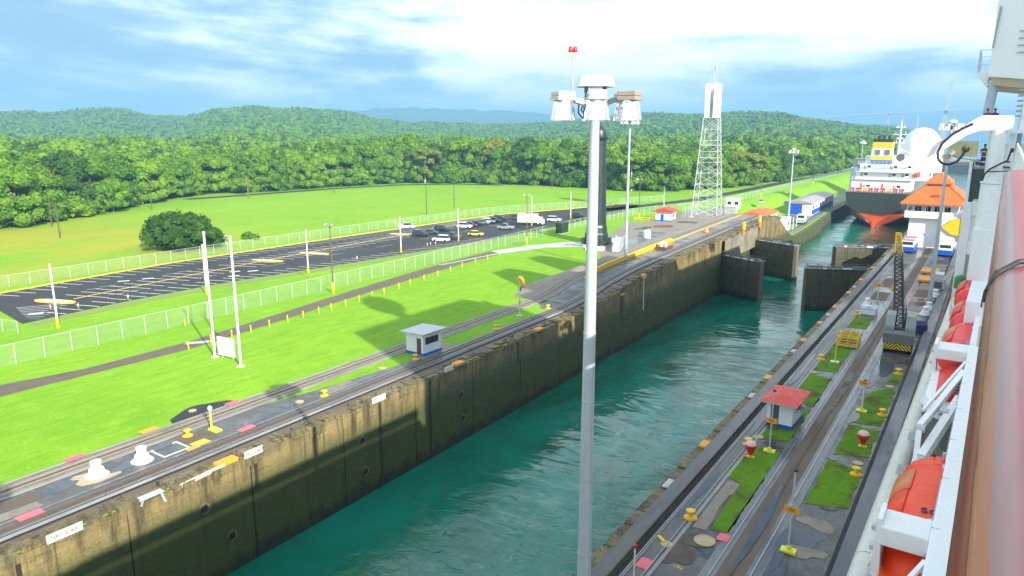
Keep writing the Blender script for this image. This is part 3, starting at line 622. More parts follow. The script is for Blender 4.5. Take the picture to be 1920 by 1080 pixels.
def fence(name, label, line, h, step, ext=0.35):
    cum = [0.0]
    for a, b in zip(line[:-1], line[1:]): cum.append(cum[-1] + math.dist(a, b))
    def at(d):
        for i in range(len(line) - 1):
            if d <= cum[i + 1]: k = (d - cum[i]) / (cum[i + 1] - cum[i]); return (line[i][0] + (line[i + 1][0] - line[i][0]) * k, line[i][1] + (line[i + 1][1] - line[i][1]) * k)
        return line[-1]
    x0, y0 = line[0]; root = thing(name, label, 'fence', (x0, y0, 0)); n = int(cum[-1] / step); step = cum[-1] / n
    pm = MB().cyl((0, 0, -.1), (0, 0, h), .045, n=6).mesh('post', FPOST)
    pan = MB().add([(0, 0, .04), (step, 0, .04), (step, 0, h), (0, 0, h)], [(0, 1, 2, 3)]).mesh('mesh_panel', CHAIN)
    rail = MB().cyl((0, 0, h), (step, 0, h), .028, n=5).mesh('top_rail', FPOST)
    for k in range(n + 1):
        p = at(k * step); z = gz(*p)
        o = bpy.data.objects.new('post', pm); COL.objects.link(o); o.parent = root; o.location = (p[0] - x0, p[1] - y0, z)
        if k < n:
            q = at((k + 1) * step); rz = math.atan2(q[1] - p[1], q[0] - p[0]); ln = math.dist(p, q)
            for nm, me in (('mesh_panel', pan), ('top_rail', rail)):
                o = bpy.data.objects.new(nm, me); COL.objects.link(o); o.parent = root; o.location = (p[0] - x0, p[1] - y0, z); o.rotation_euler = (0, 0, rz); o.scale = (ln / step, 1, 1)
    return root
fence('chain_link_fence', 'tall chain link fence between the lawn and the car park', [(-98, -30), (-98.2, 60), (-99.6, 110), (-103.2, 185), (-103, 225), (-98, 248), (-88.5, 272), (-88.6, 363), (-89.6, 540), (-86, 700)], 2.7, 3.3)
fence('chain_link_fence', 'chain link fence between the car park and the rough field', [(-149, 20), (-150, 54), (-151.5, 95), (-151.5, 150), (-148.5, 200), (-146.5, 212), (-134, 240), (-126, 262), (-116, 290)], 2.3, 3.6)
fence('chain_link_fence', 'short cross fence closing the near end of the car park', [(-149, 49.5), (-133.5, 45), (-120, 41.5), (-113.5, 42.8)], 1.8, 3.2)
# ---- centre wall
cw = thing('centre_wall', 'centre wall between the lock chambers with sunken tracks and grass plots', 'lock wall', (-12, 60, 0))
C0 = (12, -60, 0)
m = MB(); m.box(-19.5, -4.0, -300, 430, -14, 0); m.build('wall_body', LOCKW, cw, loc=C0)
k = -60
while k < 232:
    m = MB(); m.box(-19.62, -19.45, k + .05, k + 10.95, -13.5, -.1); m.build('wall_panel', LOCKW, cw, loc=C0); k += 11
R = random.Random(8); y = 0; m = MB()
while y < 235:
    l = R.uniform(1.2, 4); m.box(-19.66 + R.uniform(0, .08), -18.75 + R.uniform(-.1, .1), y, y + l - R.uniform(.05, .25), -.6, R.uniform(.03, .16)); y += l
stuff(m.build('coping_blocks', COPE, cw, loc=C0))
def cbox(name, x0, x1, y0, y1, z0, z1, mt, bev=0): return MB().box(x0, x1, y0, y1, z0, z1).build(name, mt, cw, loc=C0, bevel=bev)
cbox('guide_beam', -18.75, -17.55, -60, 240, -.1, .42, BED2, .12)
cbox('conductor_slot', -17.5, -17.2, -60, 240, -.1, .012, DARKSLOT)
cbox('paving', -17.2, -5.9, -60, 432, -.1, .006, WETASPH)
cbox('track_bed', -17.15, -15.75, -60, 240, 0, .03, BED2)
for x in (-17.05, -16.9, -15.9): cbox('rail', x - .035, x + .035, -60, 240, 0, .09, RAILM)
cbox('kerb_strip', -15.72, -15.45, -60, 240, 0, .05, GREYKERB)
cbox('track_bed', -12.55, -9.75, -60, 240, 0, .02, DIRT)
WETB = ground_mat('wet_sheen_concrete', (.10, .105, .115), (.20, .21, .225), (.06, .058, .055), .35, 1.2, (.05, .5), .1, (1, .25, 1))  # wet slabs; lighter bluish tone puts their sheen into the colour
for x in (-12.45, -9.9): cbox('rail_slab', x - .48, x + .48, -60, 240, 0, .045, WETB)
for x in (-12.35, -10.05): cbox('rail', x - .05, x + .05, -60, 240, .05, .10, RAILM)
cbox('rack_rail', -11.3, -11.1, -60, 240, 0, .07, RUST)
BLUEC = ground_mat('wet_blue_grey_concrete', (.05, .062, .08), (.085, .10, .125), (.03, .034, .04), .3, 1.3, (.12, .5), .25, (1, .3, 1))
cbox('guide_beam', -5.75, -4.5, -60, 240, -.1, .40, BLUEC, .12)
cbox('conductor_slot', -6.1, -5.8, -60, 240, -.1, .014, DARKSLOT)
cbox('coping', -4.5, -4.0, -60, 240, -.2, .2, COPE)
def plot(poly): # grass plot with a ragged outline
    R = random.Random(int(poly[0][1] * 10)); pts = []
    for (a, b), (c, d) in zip(poly, poly[1:] + poly[:1]):
        n = max(3, int(math.dist((a, b), (c, d)) / .5))
        for i in range(n): k = i / n; pts.append((a + (c - a) * k + R.uniform(-.07, .07) + .05 * math.sin((b + (d - b) * k) * 1.7 + a), b + (d - b) * k + R.uniform(-.07, .07) + .05 * math.sin((a + (c - a) * k) * 2.1)))
    MB().prism(pts, -.05, .045).build('grass_plot', LAWN2, cw, loc=C0)
for p in ([(-14.1, 46.8), (-12.8, 47.2), (-12.8, 54), (-13.0, 63), (-15.7, 62.6), (-15.9, 55.8), (-14.2, 55)], [(-15.5, 64.8), (-12.9, 66), (-12.9, 75), (-15.6, 75)], [(-15.4, 76.3), (-12.8, 76), (-12.9, 86.5), (-15.4, 87)],
          [(-15.3, 89), (-12.9, 89.3), (-12.9, 109), (-15.4, 110)], [(-15.4, 112.2), (-12.9, 112.4), (-12.9, 120), (-15.4, 119.5)], [(-9.2, 54.6), (-6.3, 55.6), (-6.3, 63), (-9.2, 63.6)], [(-9.0, 65.2), (-6.3, 66.2), (-6.3, 73), (-9.0, 73.2)],
          [(-9.0, 73.9), (-6.3, 74.3), (-6.3, 86.3), (-7.2, 86.5), (-8.6, 84)], [(-7.4, 88.3), (-6.3, 88.4), (-6.3, 94), (-7.2, 93)]): plot(p)
for (x0, x1, y0, y1, mt) in ((-15.3, -14.3, 46.6, 55, CONC), (-15.4, -12.8, 122, 132, PALEC), (-15.4, -12.8, 134, 141, RUST), (-15.4, -12.8, 147, 156, RUST), (-15.4, -12.8, 160, 168, CONC), (-9.2, -6.4, 141, 148, RUST), (-9.2, -6.3, 153, 176, CONC), (-9.2, -6.3, 180, 186, RUST), (-15.4, -12.8, 176, 190, CONC)):
    cbox('slab_patch', x0, x1, y0, y1, -.02, .02, mt)
# patches of different paving age, puddles and soil stains on both banks
PUD = ground_mat('shallow_puddle', (.05, .06, .075), (.08, .09, .11), None, .4, 1.0, (.02, .12), .02)
SOIL = ground_mat('soil_stain', (.055, .042, .026), (.085, .065, .04), (.04, .03, .02), .5, 1.5, (.35, .8), .2)
def blotch(x, y, rx, ry, z, mt, nm, seed):
    R = random.Random(seed); n = 22; ph = R.uniform(0, 6); pts = []
    for k in range(n):
        t = 2 * math.pi * k / n; q = 1 + .22 * math.sin(2 * t + ph) + .16 * math.sin(3 * t + 2 * ph) + R.uniform(-.09, .09); pts.append((x + rx * q * math.cos(t), y + ry * q * math.sin(t)))
    struct(MB().sheet(pts, z).build(nm, mt))
for i, (x, y, rx, ry, mt) in enumerate(((-8.6, 42.5, 1.1, 1.7, SOIL), (-7.8, 51.9, 1.15, .9, CONC), (-8.0, 49.6, 1.1, 1.2, PUD), (-7.8, 47.6, 1.2, .8, CONC), (-8.9, 44.2, .5, 2.2, PUD), (-14.9, 42.6, .9, 1.6, SOIL), (-14.2, 50.3, .25, 3.2, SOIL), (-7.6, 55.0, .7, .5, SOIL), (-14.6, 44.8, .8, 1.1, SOIL), (-15.1, 57.6, .45, 1.9, SOIL), (-8.3, 95, .9, 3.5, PUD), (-9.0, 90, .5, 4, PUD), (-7.6, 98.5, .8, 1.5, SOIL), (-14.0, 64.1, .9, .5, PUD), (-14.4, 75.6, 1.0, .3, PUD), (-9.0, 64.2, .5, .45, PUD), (-16.6, 52, .35, 4, PUD), (-16.5, 70, .35, 5, PUD), (-16.5, 88, .35, 6, PUD), (-8.9, 76, .35, 3, PUD), (-9.2, 47.5, .4, 3, PUD), (-14, 143, .9, 2, PUD), (-14.1, 172, .9, 2.5, SOIL), (-7.8, 136, .8, 2.5, SOIL), (-11.2, 50, .35, 6, PUD), (-11.2, 84, .35, 8, SOIL))):
    blotch(x, y, rx, ry, .036 + .0015 * i if abs(x + 11.2) < .2 or x < -16 else .026 + .0015 * i, mt, 'puddle' if mt is PUD else 'soil_patch', 300 + i)
for i, (x, y, rx, ry, mt) in enumerate(((-59.9, 24.0, .8, 1.3, PUD), (-59.3, 29.2, .7, 1.5, PUD), (-58.4, 41.5, .6, 2.2, PUD), (-59.0, 46.2, .5, 1.3, PUD), (-60.3, 18.5, .7, 1.2, SOIL), (-58.3, 56, .4, 2.4, PUD), (-60.4, 33, .5, 1.0, PUD), (-78, 172, 2.5, 4, PUD), (-86, 200, 2, 4, PUD), (-75, 205, 2, 5, SOIL), (-70.5, 140, 1, 3, PUD), (-80, 222, 3, 3, SOIL), (-87.5, 160, 2, 2, PUD))):
    blotch(x, y, rx, ry, .036 + .0015 * i, mt, 'puddle' if mt is PUD else 'soil_patch', 400 + i)
for x0, x1, y0, y1, mt in ((-60.9, -59.2, 19.6, 22.4, DIRT), (-59.1, -57.8, 17.5, 21.8, CONC), (-60.9, -58.0, 34.4, 37.2, DIRT), (-60.6, -58.6, 10, 17, CONC), (-59.6, -57.8, 50.5, 55, CONC)):
    m = MB(); m.sheet([(x0, y0), (x1, y0 + .1), (x1 - .05, y1), (x0 + .1, y1 - .1)], .028); struct(m.build('paving_patch', mt))
# ================================================================== MASTS, TOWERS, LEFT BANK
def text(parent, s, size, loc, rot, m, name='lettering', ex=0.004, align='CENTER'):
    cu = bpy.data.curves.new(name, 'FONT'); cu.body = s; cu.size = size; cu.extrude = ex; cu.align_x = align; cu.align_y = 'CENTER'
    tmp = bpy.data.objects.new(name, cu); cu.materials.append(m); COL.objects.link(tmp); bpy.context.view_layer.update()
    me = bpy.data.meshes.new_from_object(tmp.evaluated_get(bpy.context.evaluated_depsgraph_get())); bpy.data.objects.remove(tmp); bpy.data.curves.remove(cu)
    o = bpy.data.objects.new(name, me); COL.objects.link(o); o.location = loc; o.rotation_euler = rot
    if parent: o.parent = parent
    return o
# ---- high light masts
LAMP_Z = 28.45
def make_mast():
    t = thing('light_mast', 'nearest tall steel light mast with six bell floodlights, rising in front of the water', 'light mast', (-13.0, 25.2, 0), 0, 'high light masts')
    MB().cyl((0, 0, 0), (0, 0, 10), .35, .30, 12).cyl((0, 0, 10), (0, 0, 20), .30, .245, 12).cyl((0, 0, 20), (0, 0, 29.0), .245, .185, 12).build('shaft', GREYM, t, True)
    MB().cyl((0, 0, -.1), (0, 0, .08), .75, n=16).cyl((0, 0, 0.08), (0, 0, .35), .42, .37, 12).build('base_flange', GREYP, t)
    MB().tube([(.31, -.12, .5), (.27, -.10, 10), (.215, -.08, 20), (.17, -.06, 28.6)], .02, 5).build('cable_conduit', GREYP, t)
    for z in (3, 6.5, 13.5, 17, 23, 26): MB().cyl((0, 0, z), (0, 0, z + .05), (.355 - .0055 * z if z < 20 else .352 - .0057 * z), n=14).build('band', GREYP, t)
    MB().cyl((0, 0, 10), (0, 0, 10.06), .315, n=12).cyl((0, 0, 20), (0, 0, 20.06), .26, n=12).build('shaft_joint', GREYM, t)
    a0 = math.atan2(-25.2, 13.0) + .05
    ring = MB()
    for k in range(18):
        a, b = 2 * math.pi * k / 18, 2 * math.pi * (k + 1) / 18; ring.cyl((.5 * math.cos(a), .5 * math.sin(a), 29.28), (.5 * math.cos(b), .5 * math.sin(b), 29.28), .045, n=6)
        ring.cyl((.5 * math.cos(a), .5 * math.sin(a), 29.02), (.5 * math.cos(b), .5 * math.sin(b), 29.02), .035, n=6)
    for k in range(3):
        a = a0 + .5 + 2.094 * k; ring.bar((0, 0, 29.15), (.5 * math.cos(a), .5 * math.sin(a), 29.15), .06, .26)
    ring.build('head_ring', GREYP, t)
    for k in range(6):
        a = a0 + math.pi / 3 * k; c, s = math.cos(a), math.sin(a); R = 1.42
        arm = MB().cyl((.5 * c, .5 * s, 29.22), (R * c - .3 * c, R * s - .3 * s, 29.3), .07, .06, 8).bar((.5 * c, .5 * s, 29.12), (.9 * c, .9 * s, 29.2), .09, .12); arm.build('arm', GREYP, t)
        lm = MB().lathe([(.16, .80), (.28, .765), (.35, .68), (.405, .53), (.44, .34), (.468, .10), (.485, .05), (.485, 0), (.46, 0), (.44, .06), (.38, .35), (.2, .7), (.02, .72)], (R * c, R * s, 28.47), 22)
        fl = lm.build('floodlight', ALU, t, True)
        bx = MB(); bx.obox((R * c, R * s, 29.44), (.72, .62, .17), a); bx.obox((R * c, R * s, 29.27), (.74, .64, .15), a); bx.cyl((R * c + .3 * c, R * s + .3 * s, 29.2), (R * c + .3 * c, R * s + .3 * s, 29.34), .08, n=8)
        bx.build('ballast_box', paint('lamp_housing', (.62, .60, .54) if k != 1 else (.62, .60, .54), .45, wear=.3) if k != 1 else paint('tan_lamp_housing', (.30, .25, .20), .5, wear=.4), fl, bevel=.02)
        MB().lathe([(.43, 0), (.43, .02)], (R * c, R * s, 28.50), 18).build('lens', LENS, fl)
    MB().lathe([(.02, .44), (.45, .42), (.64, .37), (.69, .28), (.715, .06), (.74, .02), (.74, 0), (.68, 0), (.3, .03)], (0, 0, 29.72), 26).build('rain_cover', CREAM, t, True)
    lg = MB()
    for k in range(4):
        a = a0 + .78 + 1.571 * k; lg.cyl((.5 * math.cos(a), .5 * math.sin(a), 29.25), (.52 * math.cos(a), .52 * math.sin(a), 29.74), .035, n=6); lg.cyl((.5 * math.cos(a), .5 * math.sin(a), 29.55), (.5 * math.cos(a), .5 * math.sin(a), 29.74), .06, n=6)
    lg.build('cover_legs', DKGREY, t)
    a = a0 - 2.0; px, py = .62 * math.cos(a) , .62 * math.sin(a); ux, uy = -math.cos(a0 + math.pi / 2) * .88, -math.sin(a0 + math.pi / 2) * .88
    o = MB().cyl((ux, uy, 29.2), (ux, uy, 30.85), .03, n=8).cyl((ux, uy, 29.2), (ux, uy, 29.75), .05, n=8).bar((0, 0, 29.25), (ux, uy, 29.25), .05).build('warning_light_pole', GREYP, t)
    dx, dy = math.cos(a0 + math.pi / 2) * .085, math.sin(a0 + math.pi / 2) * .085
    b = MB().obox((ux, uy, 30.88), (.1, .32, .07), a0).cyl((ux - dx, uy - dy, 30.9), (ux - dx, uy - dy, 30.97), .09, n=10).cyl((ux + dx, uy + dy, 30.9), (ux + dx, uy + dy, 30.97), .09, n=10).build('light_bracket', CREAM, o)
    for s in (-1, 1): MB().lathe([(.075, 0), (.085, .05), (.082, .16), (.05, .22), (.01, .235)], (ux + s * dx, uy + s * dy, 30.97), 12).build('red_lamp', RED, o, True)
    w = MB().obox((.28 * -math.sin(a0) * -1, .28 * math.cos(a0) * -1, 28.85), (.3, .32, .5), a0); w.tube([(ux * .7, uy * .7, 29.2), (ux * .72, uy * .72, 28.75), (ux * .5, uy * .5, 28.55), (ux * .35, uy * .35, 28.9), (ux * .55, uy * .55, 29.1)], .03, 6)
    w.tube([(ux * .5, uy * .5, 29.2), (ux * .6, uy * .6, 28.85), (ux * .3, uy * .3, 28.65)], .025, 6); w.build('winch_gear', DKGREY, t)
    return t
mast = make_mast()
copy_tree(mast, loc=(-61.1, 133.6, hz(133) - 1.2), rz=.4, label='thin light mast standing between the tracks beyond the orange windsock')
copy_tree(mast, loc=(-6.7, 139.6, 0), rz=1.2, label='dark light mast on the centre wall behind the mobile crane')
copy_tree(mast, loc=(-59.4, 267, -5.2), rz=.8, label='light mast on the lower bank past the left gates', scale=(1, 1, .93))
copy_tree(mast, loc=(-69, 490, -5), rz=.2, label='farthest light mast, seen left of the tanker', scale=(1, 1, .95))
copy_tree(mast, loc=(-13, -3.5, 0), rz=.2, label='light mast of the row that stands behind the viewpoint')
# ---- lattice tower
TOWERP = paint('tower_grey', (.56, .60, .60), .5)
def lattice():
    t = thing('lattice_tower', 'white lattice radio tower with two white panels and an antenna on top', 'tower', (-80.5, 241, 0), .12)
    H = 33.0; w0, w1 = 4.3, 2.35; lv = 9
    def cr(k): z = .2 + (H - .2) * k / lv; w = w0 + (w1 - w0) * k / lv; return [(-w, -w, z), (w, -w, z), (w, w, z), (-w, w, z)]
    g = MB()
    for i in range(4): g.bar(cr(0)[i], cr(lv)[i], .19)
    g.build('corner_legs', TOWERP, t)
    for k in range(lv):
        a, b = cr(k), cr(k + 1); g = MB()
        for i in range(4):
            j = (i + 1) % 4; g.bar(b[i], b[j], .11); g.bar(a[i], b[j], .075); g.bar(a[j], b[i], .075)
            if k % 2 == 0: m1 = [(p + q) / 2 for p, q in zip(a[i], a[j])]; g.bar(m1, [(p + q) / 2 for p, q in zip(a[j], b[j])], .07)
        g.build('brace_bay', TOWERP, t)
    g = MB(); g.box(-2.9, 2.9, -2.9, 2.9, 19.9, 20.05); g.box(-3.1, 3.1, -3.1, 3.1, 24.0, 24.14); g.build('rest_platform', GREYM, t)
    g = MB()
    for z in range(0, 90): g.bar((-.25, 0, .4 + z * .36), (.25, 0, .4 + z * .36), .04)
    g.bar((-.25, 0, .2), (-.25, 0, H), .06); g.bar((.25, 0, .2), (.25, 0, H), .06); g.build('climbing_ladder', GREYM, t)
    for s in (-1, 1): MB().box(s * 1.35 - .8, s * 1.35 + .8, -2.5, -2.2, H, H + 11).build('white_panel', WHITE, t, bevel=.05)
    for s in (-1, 1): MB().box(s * 1.35 - .8, s * 1.35 + .8, 2.2, 2.5, H, H + 11).build('white_panel', WHITE, t)
    for s in (-1, 1): MB().box(s * 2.1 - .1, s * 2.1 + .1, -2.2, 2.2, H, H + 11).build('white_panel', WHITE, t)
    g = MB(); g.bar((-.42, -2.3, H), (-.42, -2.3, H + 10.6), .14); g.bar((.42, -2.3, H), (.42, -2.3, H + 10.6), .14)
    for z in range(14): g.bar((-.42, -2.3, H + .5 + z * .75), (.42, -2.3, H + .5 + z * .75), .12)
    g.build('dark_ladder', DKGREY, t)
    g = MB(); g.cyl((0, 0, H + 8), (0, 0, H + 19.5), .14, .07, 8).bar((-3.2, 0, H + 15.4), (3.2, 0, H + 15.4), .18).bar((-2.2, .6, H + 14.6), (2.2, .6, H + 14.6), .14).bar((0, -3, H + 15.4), (0, 3, H + 15.4), .14)
    for s in (-1, 1): g.bar((s * 1.2, 0, H + 10.9), (s * .9, 0, H + 15.4), .12); g.bar((s * 1.2, 0, H + 11), (-s * .9, 0, H + 13), .09)
    g.bar((-2.6, 0, H + 15.4), (0, 0, H + 16.9), .08).bar((2.6, 0, H + 15.4), (0, 0, H + 16.9), .08); g.cyl((.4, 0, H + 15.4), (.4, 0, H + 16.6), .3, n=8); g.build('antenna_frame', GREYM, t)
    g = MB()
    for x, y in ((-4.3, -4.3), (4.3, -4.3), (4.3, 4.3), (-4.3, 4.3)): g.obox((x, y, .2), (1.4, 1.4, .6))
    g.build('footings', PALEC, t)
lattice()
fence('compound_fence', 'pale mesh fence round the foot of the lattice tower', [(-86.5, 233.5), (-73.5, 234.5), (-73.5, 247), (-86.5, 247), (-86.5, 233.5)], 3.2, 3.2)
t = thing('equipment_cabin', 'pale concrete equipment cabin beside the lattice tower foot', 'cabin', (-75.2, 251, 0), .1)
MB().box(-2, 2, -1.6, 1.6, 0, 3).build('wall', PALEC, t); MB().box(-2.2, 2.2, -1.8, 1.8, 3, 3.2).build('roof', WHITE, t); MB().box(.4, 1.3, -1.66, -1.6, .1, 2.1).build('door', GREYP, t)
t = thing('white_cabin', 'small white cabin with two dark windows past the lattice tower', 'cabin', (-82, 276, 0), .2)
MB().box(-2.6, 2.6, -2, 2, 0, 3.4).build('wall', WHITE, t); MB().box(-2.9, 2.9, -2.3, 2.3, 3.4, 3.7).build('roof', WHITE, t)
for x in (-1.3, 1.3): MB().box(x - .7, x + .7, -2.05, -2, 1.4, 2.6).build('window', GLASS, t)
# ---- dark lighthouse
t = thing('lighthouse', 'dark tapering iron lighthouse column with a flared base, partly behind the near light mast', 'lighthouse', (-83.8, 165, 0))
MB().lathe([(3.35, 0), (3.35, .5), (3.05, .8), (3.0, 2.6), (2.75, 3.1), (2.62, 4.4), (2.45, 5)], n=12).build('base', DKGREEN, t)
MB().lathe([(2.45, 5), (2.2, 12), (1.98, 20), (1.85, 26.2)], n=20).build('column', DKGREEN, t, True)
MB().lathe([(1.85, 26.2), (2.5, 26.9), (2.5, 27.15), (1.95, 27.2), (1.9, 28.6), (1.5, 29.2), (.5, 30), (.1, 30.9)], n=20).build('gallery', DKGREEN, t, True)
for k in range(4):
    a = k * math.pi / 2 + .6; MB().obox((3.3 * math.cos(a), 3.3 * math.sin(a), .8), (1.2, 1.0, 1.6), a).build('buttress', DKGREEN, t)
for z in (11, 19): MB().lathe([(2.28 if z == 11 else 2.06, 0), (2.28 if z == 11 else 2.06, .35)], (0, 0, z), 20).build('band', DKGREEN, t)
# ---- poles of the car park and the field
def pole(x, y, h, label, kind, group):
    t = thing('lamp_pole' if kind != 'utility' else 'utility_pole', label, 'pole', (x, y, gz(x, y)), random.uniform(-.3, .3), group)
    if kind == 'white':
        MB().cyl((0, 0, 0), (0, 0, h), .14, .10, 8).build('shaft', WHITE, t); MB().cyl((0, 0, -.1), (0, 0, 1.5), .19, n=8).build('yellow_base', YELLOW, t)
    elif kind == 'flood':
        MB().cyl((0, 0, 0), (0, 0, h), .15, .10, 8).build('shaft', paint('brown_timber_pole', (.13, .10, .06), .8, wear=.5), t); MB().cyl((0, 0, -.1), (0, 0, 2.0), .22, n=8).build('yellow_base', YELLOW, t)
        MB().bar((-.8, 0, h - .1), (.8, 0, h - .1), .1).build('cross_arm', GREYM, t)
        for s in (-1, 1): MB().cyl((s * .75, -.1, h + .25), (s * .95, -.35, h - .05), .16, .3, 10).build('floodlight', ALU, t)
    else:
        MB().cyl((0, 0, -.2), (0, 0, h), .19, .12, 7).build('shaft', paint('grey_timber_pole', (.10, .085, .06), .85, wear=.5), t); MB().bar((-.9, 0, h - .7), (.9, 0, h - .7), .12).build('cross_arm', RUST, t)
    return t
for x, y, h, lab in ((-111.9, 47.4, 9.6, 'white pole with yellow foot near the striped end of the car park'), (-114, 73, 9, 'white pole with yellow foot behind the two flagpoles'), (-114.6, 96.5, 9, 'white pole with yellow foot beside the paired traffic islands'), (-116.6, 126.6, 8.6, 'white pole with yellow foot left of the parked black cars'),
                     (-116.4, 148.8, 8.6, 'white pole with yellow foot between the parked car rows'), (-117.6, 187.2, 9, 'white pole with yellow foot just past the box truck'), (-116.5, 210, 9, 'white pole with yellow foot left of the dark lighthouse'), (-108, 236, 9, 'white pole with yellow foot behind the far end of the car park'), (-100.5, 252, 9, 'white pole with yellow foot near the red roofed hut')):
    pole(x, y, h, lab, 'white', 'white poles along the car park')
for x, y, h, lab in ((-95.9, 86.1, 12.2, 'brown timber floodlight pole with a yellow foot inside the lawn fence'), (-98.3, 154.2, 12.5, 'timber floodlight pole with a yellow foot by the concrete path'), (-97.4, 222.5, 13, 'timber floodlight pole in the yellow barrier beside the red roofed hut'), (-86, 330, 12, 'distant floodlight pole on the verge past the lattice tower'), (-84, 430, 12, 'farthest floodlight pole on the green verge')):
    pole(x, y, h, lab, 'flood', 'timber floodlight poles')
for x, y, h, lab in ((-209.8, 92.4, 10, 'grey utility pole nearest the left edge of the field'), (-238, 103, 9, 'pale utility pole close to the trees on the far left'), (-261.6, 148.4, 10, 'utility pole at the trees behind the round bush'), (-164.1, 191.9, 11.5, 'tall utility pole in the middle of the field'), (-170.8, 216, 10, 'utility pole right of the tall one in the field'), (-271, 198, 10, 'utility pole at the forest road bend'), (-262, 239, 10, 'utility pole beside the forest road'), (-236, 331, 12, 'utility pole at the top corner of the field'), (-190, 322, 12, 'utility pole against the trees right of centre'), (-154, 330, 12, 'utility pole against the trees left of the lighthouse'), (-128, 330, 11, 'utility pole against the trees right of the lighthouse')):
    pole(x, y, h, lab, 'utility', 'utility poles of the field')
# ---- flagpoles and sign board
for x, y, lab in ((-80.2, 51.7, 'left one of two tall white flagpoles on the lawn'), (-74.2, 51.2, 'right one of two tall white flagpoles on the lawn')):
    t = thing('flagpole', lab, 'flagpole', (x, y, 0), 0, 'white flagpoles')
    MB().cyl((0, 0, 0), (0, 0, 16), .15, .13, 10).build('shaft', WHITE, t, True); MB().cyl((0, 0, -.1), (0, 0, .06), .5, n=12).build('base', CREAM, t); MB().lathe([(.13, 0), (.19, .05), (.16, .16), (.02, .22)], (0, 0, 16), 10).build('cap', WHITE, t)
t = thing('sign_board', 'blank white board facing away between the two flagpoles', 'sign', (-78.3, 52.2, 0), math.radians(4))
MB().box(-1.65, 1.65, -.06, .06, .35, 2.75).build('board', WHITE, t)
for x in (-1.0, 1.0): MB().cyl((x, .1, -.1), (x, .1, 2.7), .06, n=8).build('post', YELLOW, t)
# ---- yellow road bollards
def bollard(x, y, lab):
    t = thing('road_bollard', lab, 'bollard', (x, y, 0), 0, 'yellow bollards along the dirt road'); MB().cyl((0, 0, -.1), (0, 0, 1.05), .09, n=8).build('post', YELLOW, t); MB().lathe([(.09, 0), (.07, .05), (.01, .07)], (0, 0, 1.05), 8).build('cap', YELLOW, t)
    return t
blab = 'slim yellow bollard in the line along the near side of the dirt road'
b0 = bollard(-86.1, 51.8, 'slim yellow bollard nearest the left flagpole, first of the road line')
for x, y in ((-86.4, 55.3), (-86.3, 58.5), (-86.4, 61.7), (-86.5, 65), (-86.6, 68.4), (-86.6, 71.4), (-86.7, 74.6), (-86.8, 77.3), (-87, 80.6), (-87.3, 84), (-87.8, 87.6), (-88.2, 91), (-88.8, 95.5), (-89.4, 99.3), (-90, 104), (-90.7, 109), (-91.4, 114), (-92.2, 119), (-92.8, 124.5), (-93.4, 130), (-93.9, 135.5)):
    copy_tree(b0, loc=(x, y, 0), label=blab)
copy_tree(b0, loc=(-97.6, 58.5, 0), label='lone yellow bollard at the foot of the lawn fence')
copy_tree(b0, loc=(-90.4, 28.4, 0), label='orange yellow bollard at the far left end of the dirt road', scale=(1.5, 1.5, 1.2))
# ---- control hut on the left wall
t = thing('lock_hut', 'white hut with grey flat roof and blue base band on the left lock wall', 'hut', (-59.6, 68.5, 0), math.radians(-2))
WH2 = paint('hut_white', (.72, .75, .78), .5, wear=.2)
m = MB(); m.box(-1.5, -1.38, -1.75, 1.75, .35, 2.75); m.box(1.38, 1.5, -1.75, 1.75, .35, 1.45); m.box(1.38, 1.5, -1.75, 1.75, 2.35, 2.75); m.box(1.38, 1.5, -1.75, -1.35, 1.45, 2.35); m.box(1.38, 1.5, 1.2, 1.75, 1.45, 2.35)
m.box(-1.38, .35, -1.75, -1.63, .35, 2.75); m.box(1.15, 1.38, -1.75, -1.63, .35, 2.75); m.box(.35, 1.15, -1.75, -1.63, 2.3, 2.75); m.box(-1.38, 1.38, 1.63, 1.75, .35, 2.75); m.build('wall', WH2, t)
m = MB(); m.box(-1.53, .35, -1.78, -1.66, .0, .36); m.box(1.15, 1.53, -1.78, -1.66, .0, .36); m.box(1.41, 1.53, -1.65, 1.78, 0, .36); m.box(-1.53, -1.41, -1.65, 1.78, 0, .36); m.build('blue_band', BLUE, t)
m = MB(); m.add([(-2.15, -2.3, 2.85), (2.1, -2.3, 2.98), (2.1, 2.3, 2.98), (-2.15, 2.3, 2.85), (-2.15, -2.3, 2.97), (2.1, -2.3, 3.12), (2.1, 2.3, 3.12), (-2.15, 2.3, 2.97)], [(0, 3, 2, 1), (4, 5, 6, 7), (0, 1, 5, 4), (1, 2, 6, 5), (2, 3, 7, 6), (3, 0, 4, 7)]); m.build('roof', paint('grey_roof_sheet', (.50, .53, .55), .45, wear=.3), t)
m = MB(); m.box(.37, 1.13, -1.6, -1.56, .05, 2.28); m.build('door', paint('brown_door', (.12, .06, .035), .5), t)
for y0, y1 in ((-1.33, -.55), (-.51, .28), (.32, 1.18)):
    w = MB().box(1.40, 1.44, y0 + .04, y1 - .04, 1.49, 2.31).build('window', GLASS, t); MB().box(1.45, 1.52, y0 - .02, y0 + .04, 1.45, 2.35).box(1.45, 1.52, y0, y1, 1.43, 1.49).build('frame', DKGREY, w)
MB().box(-1.38, 1.38, -1.63, 1.63, -.05, .06).build('floor', CONC, t)
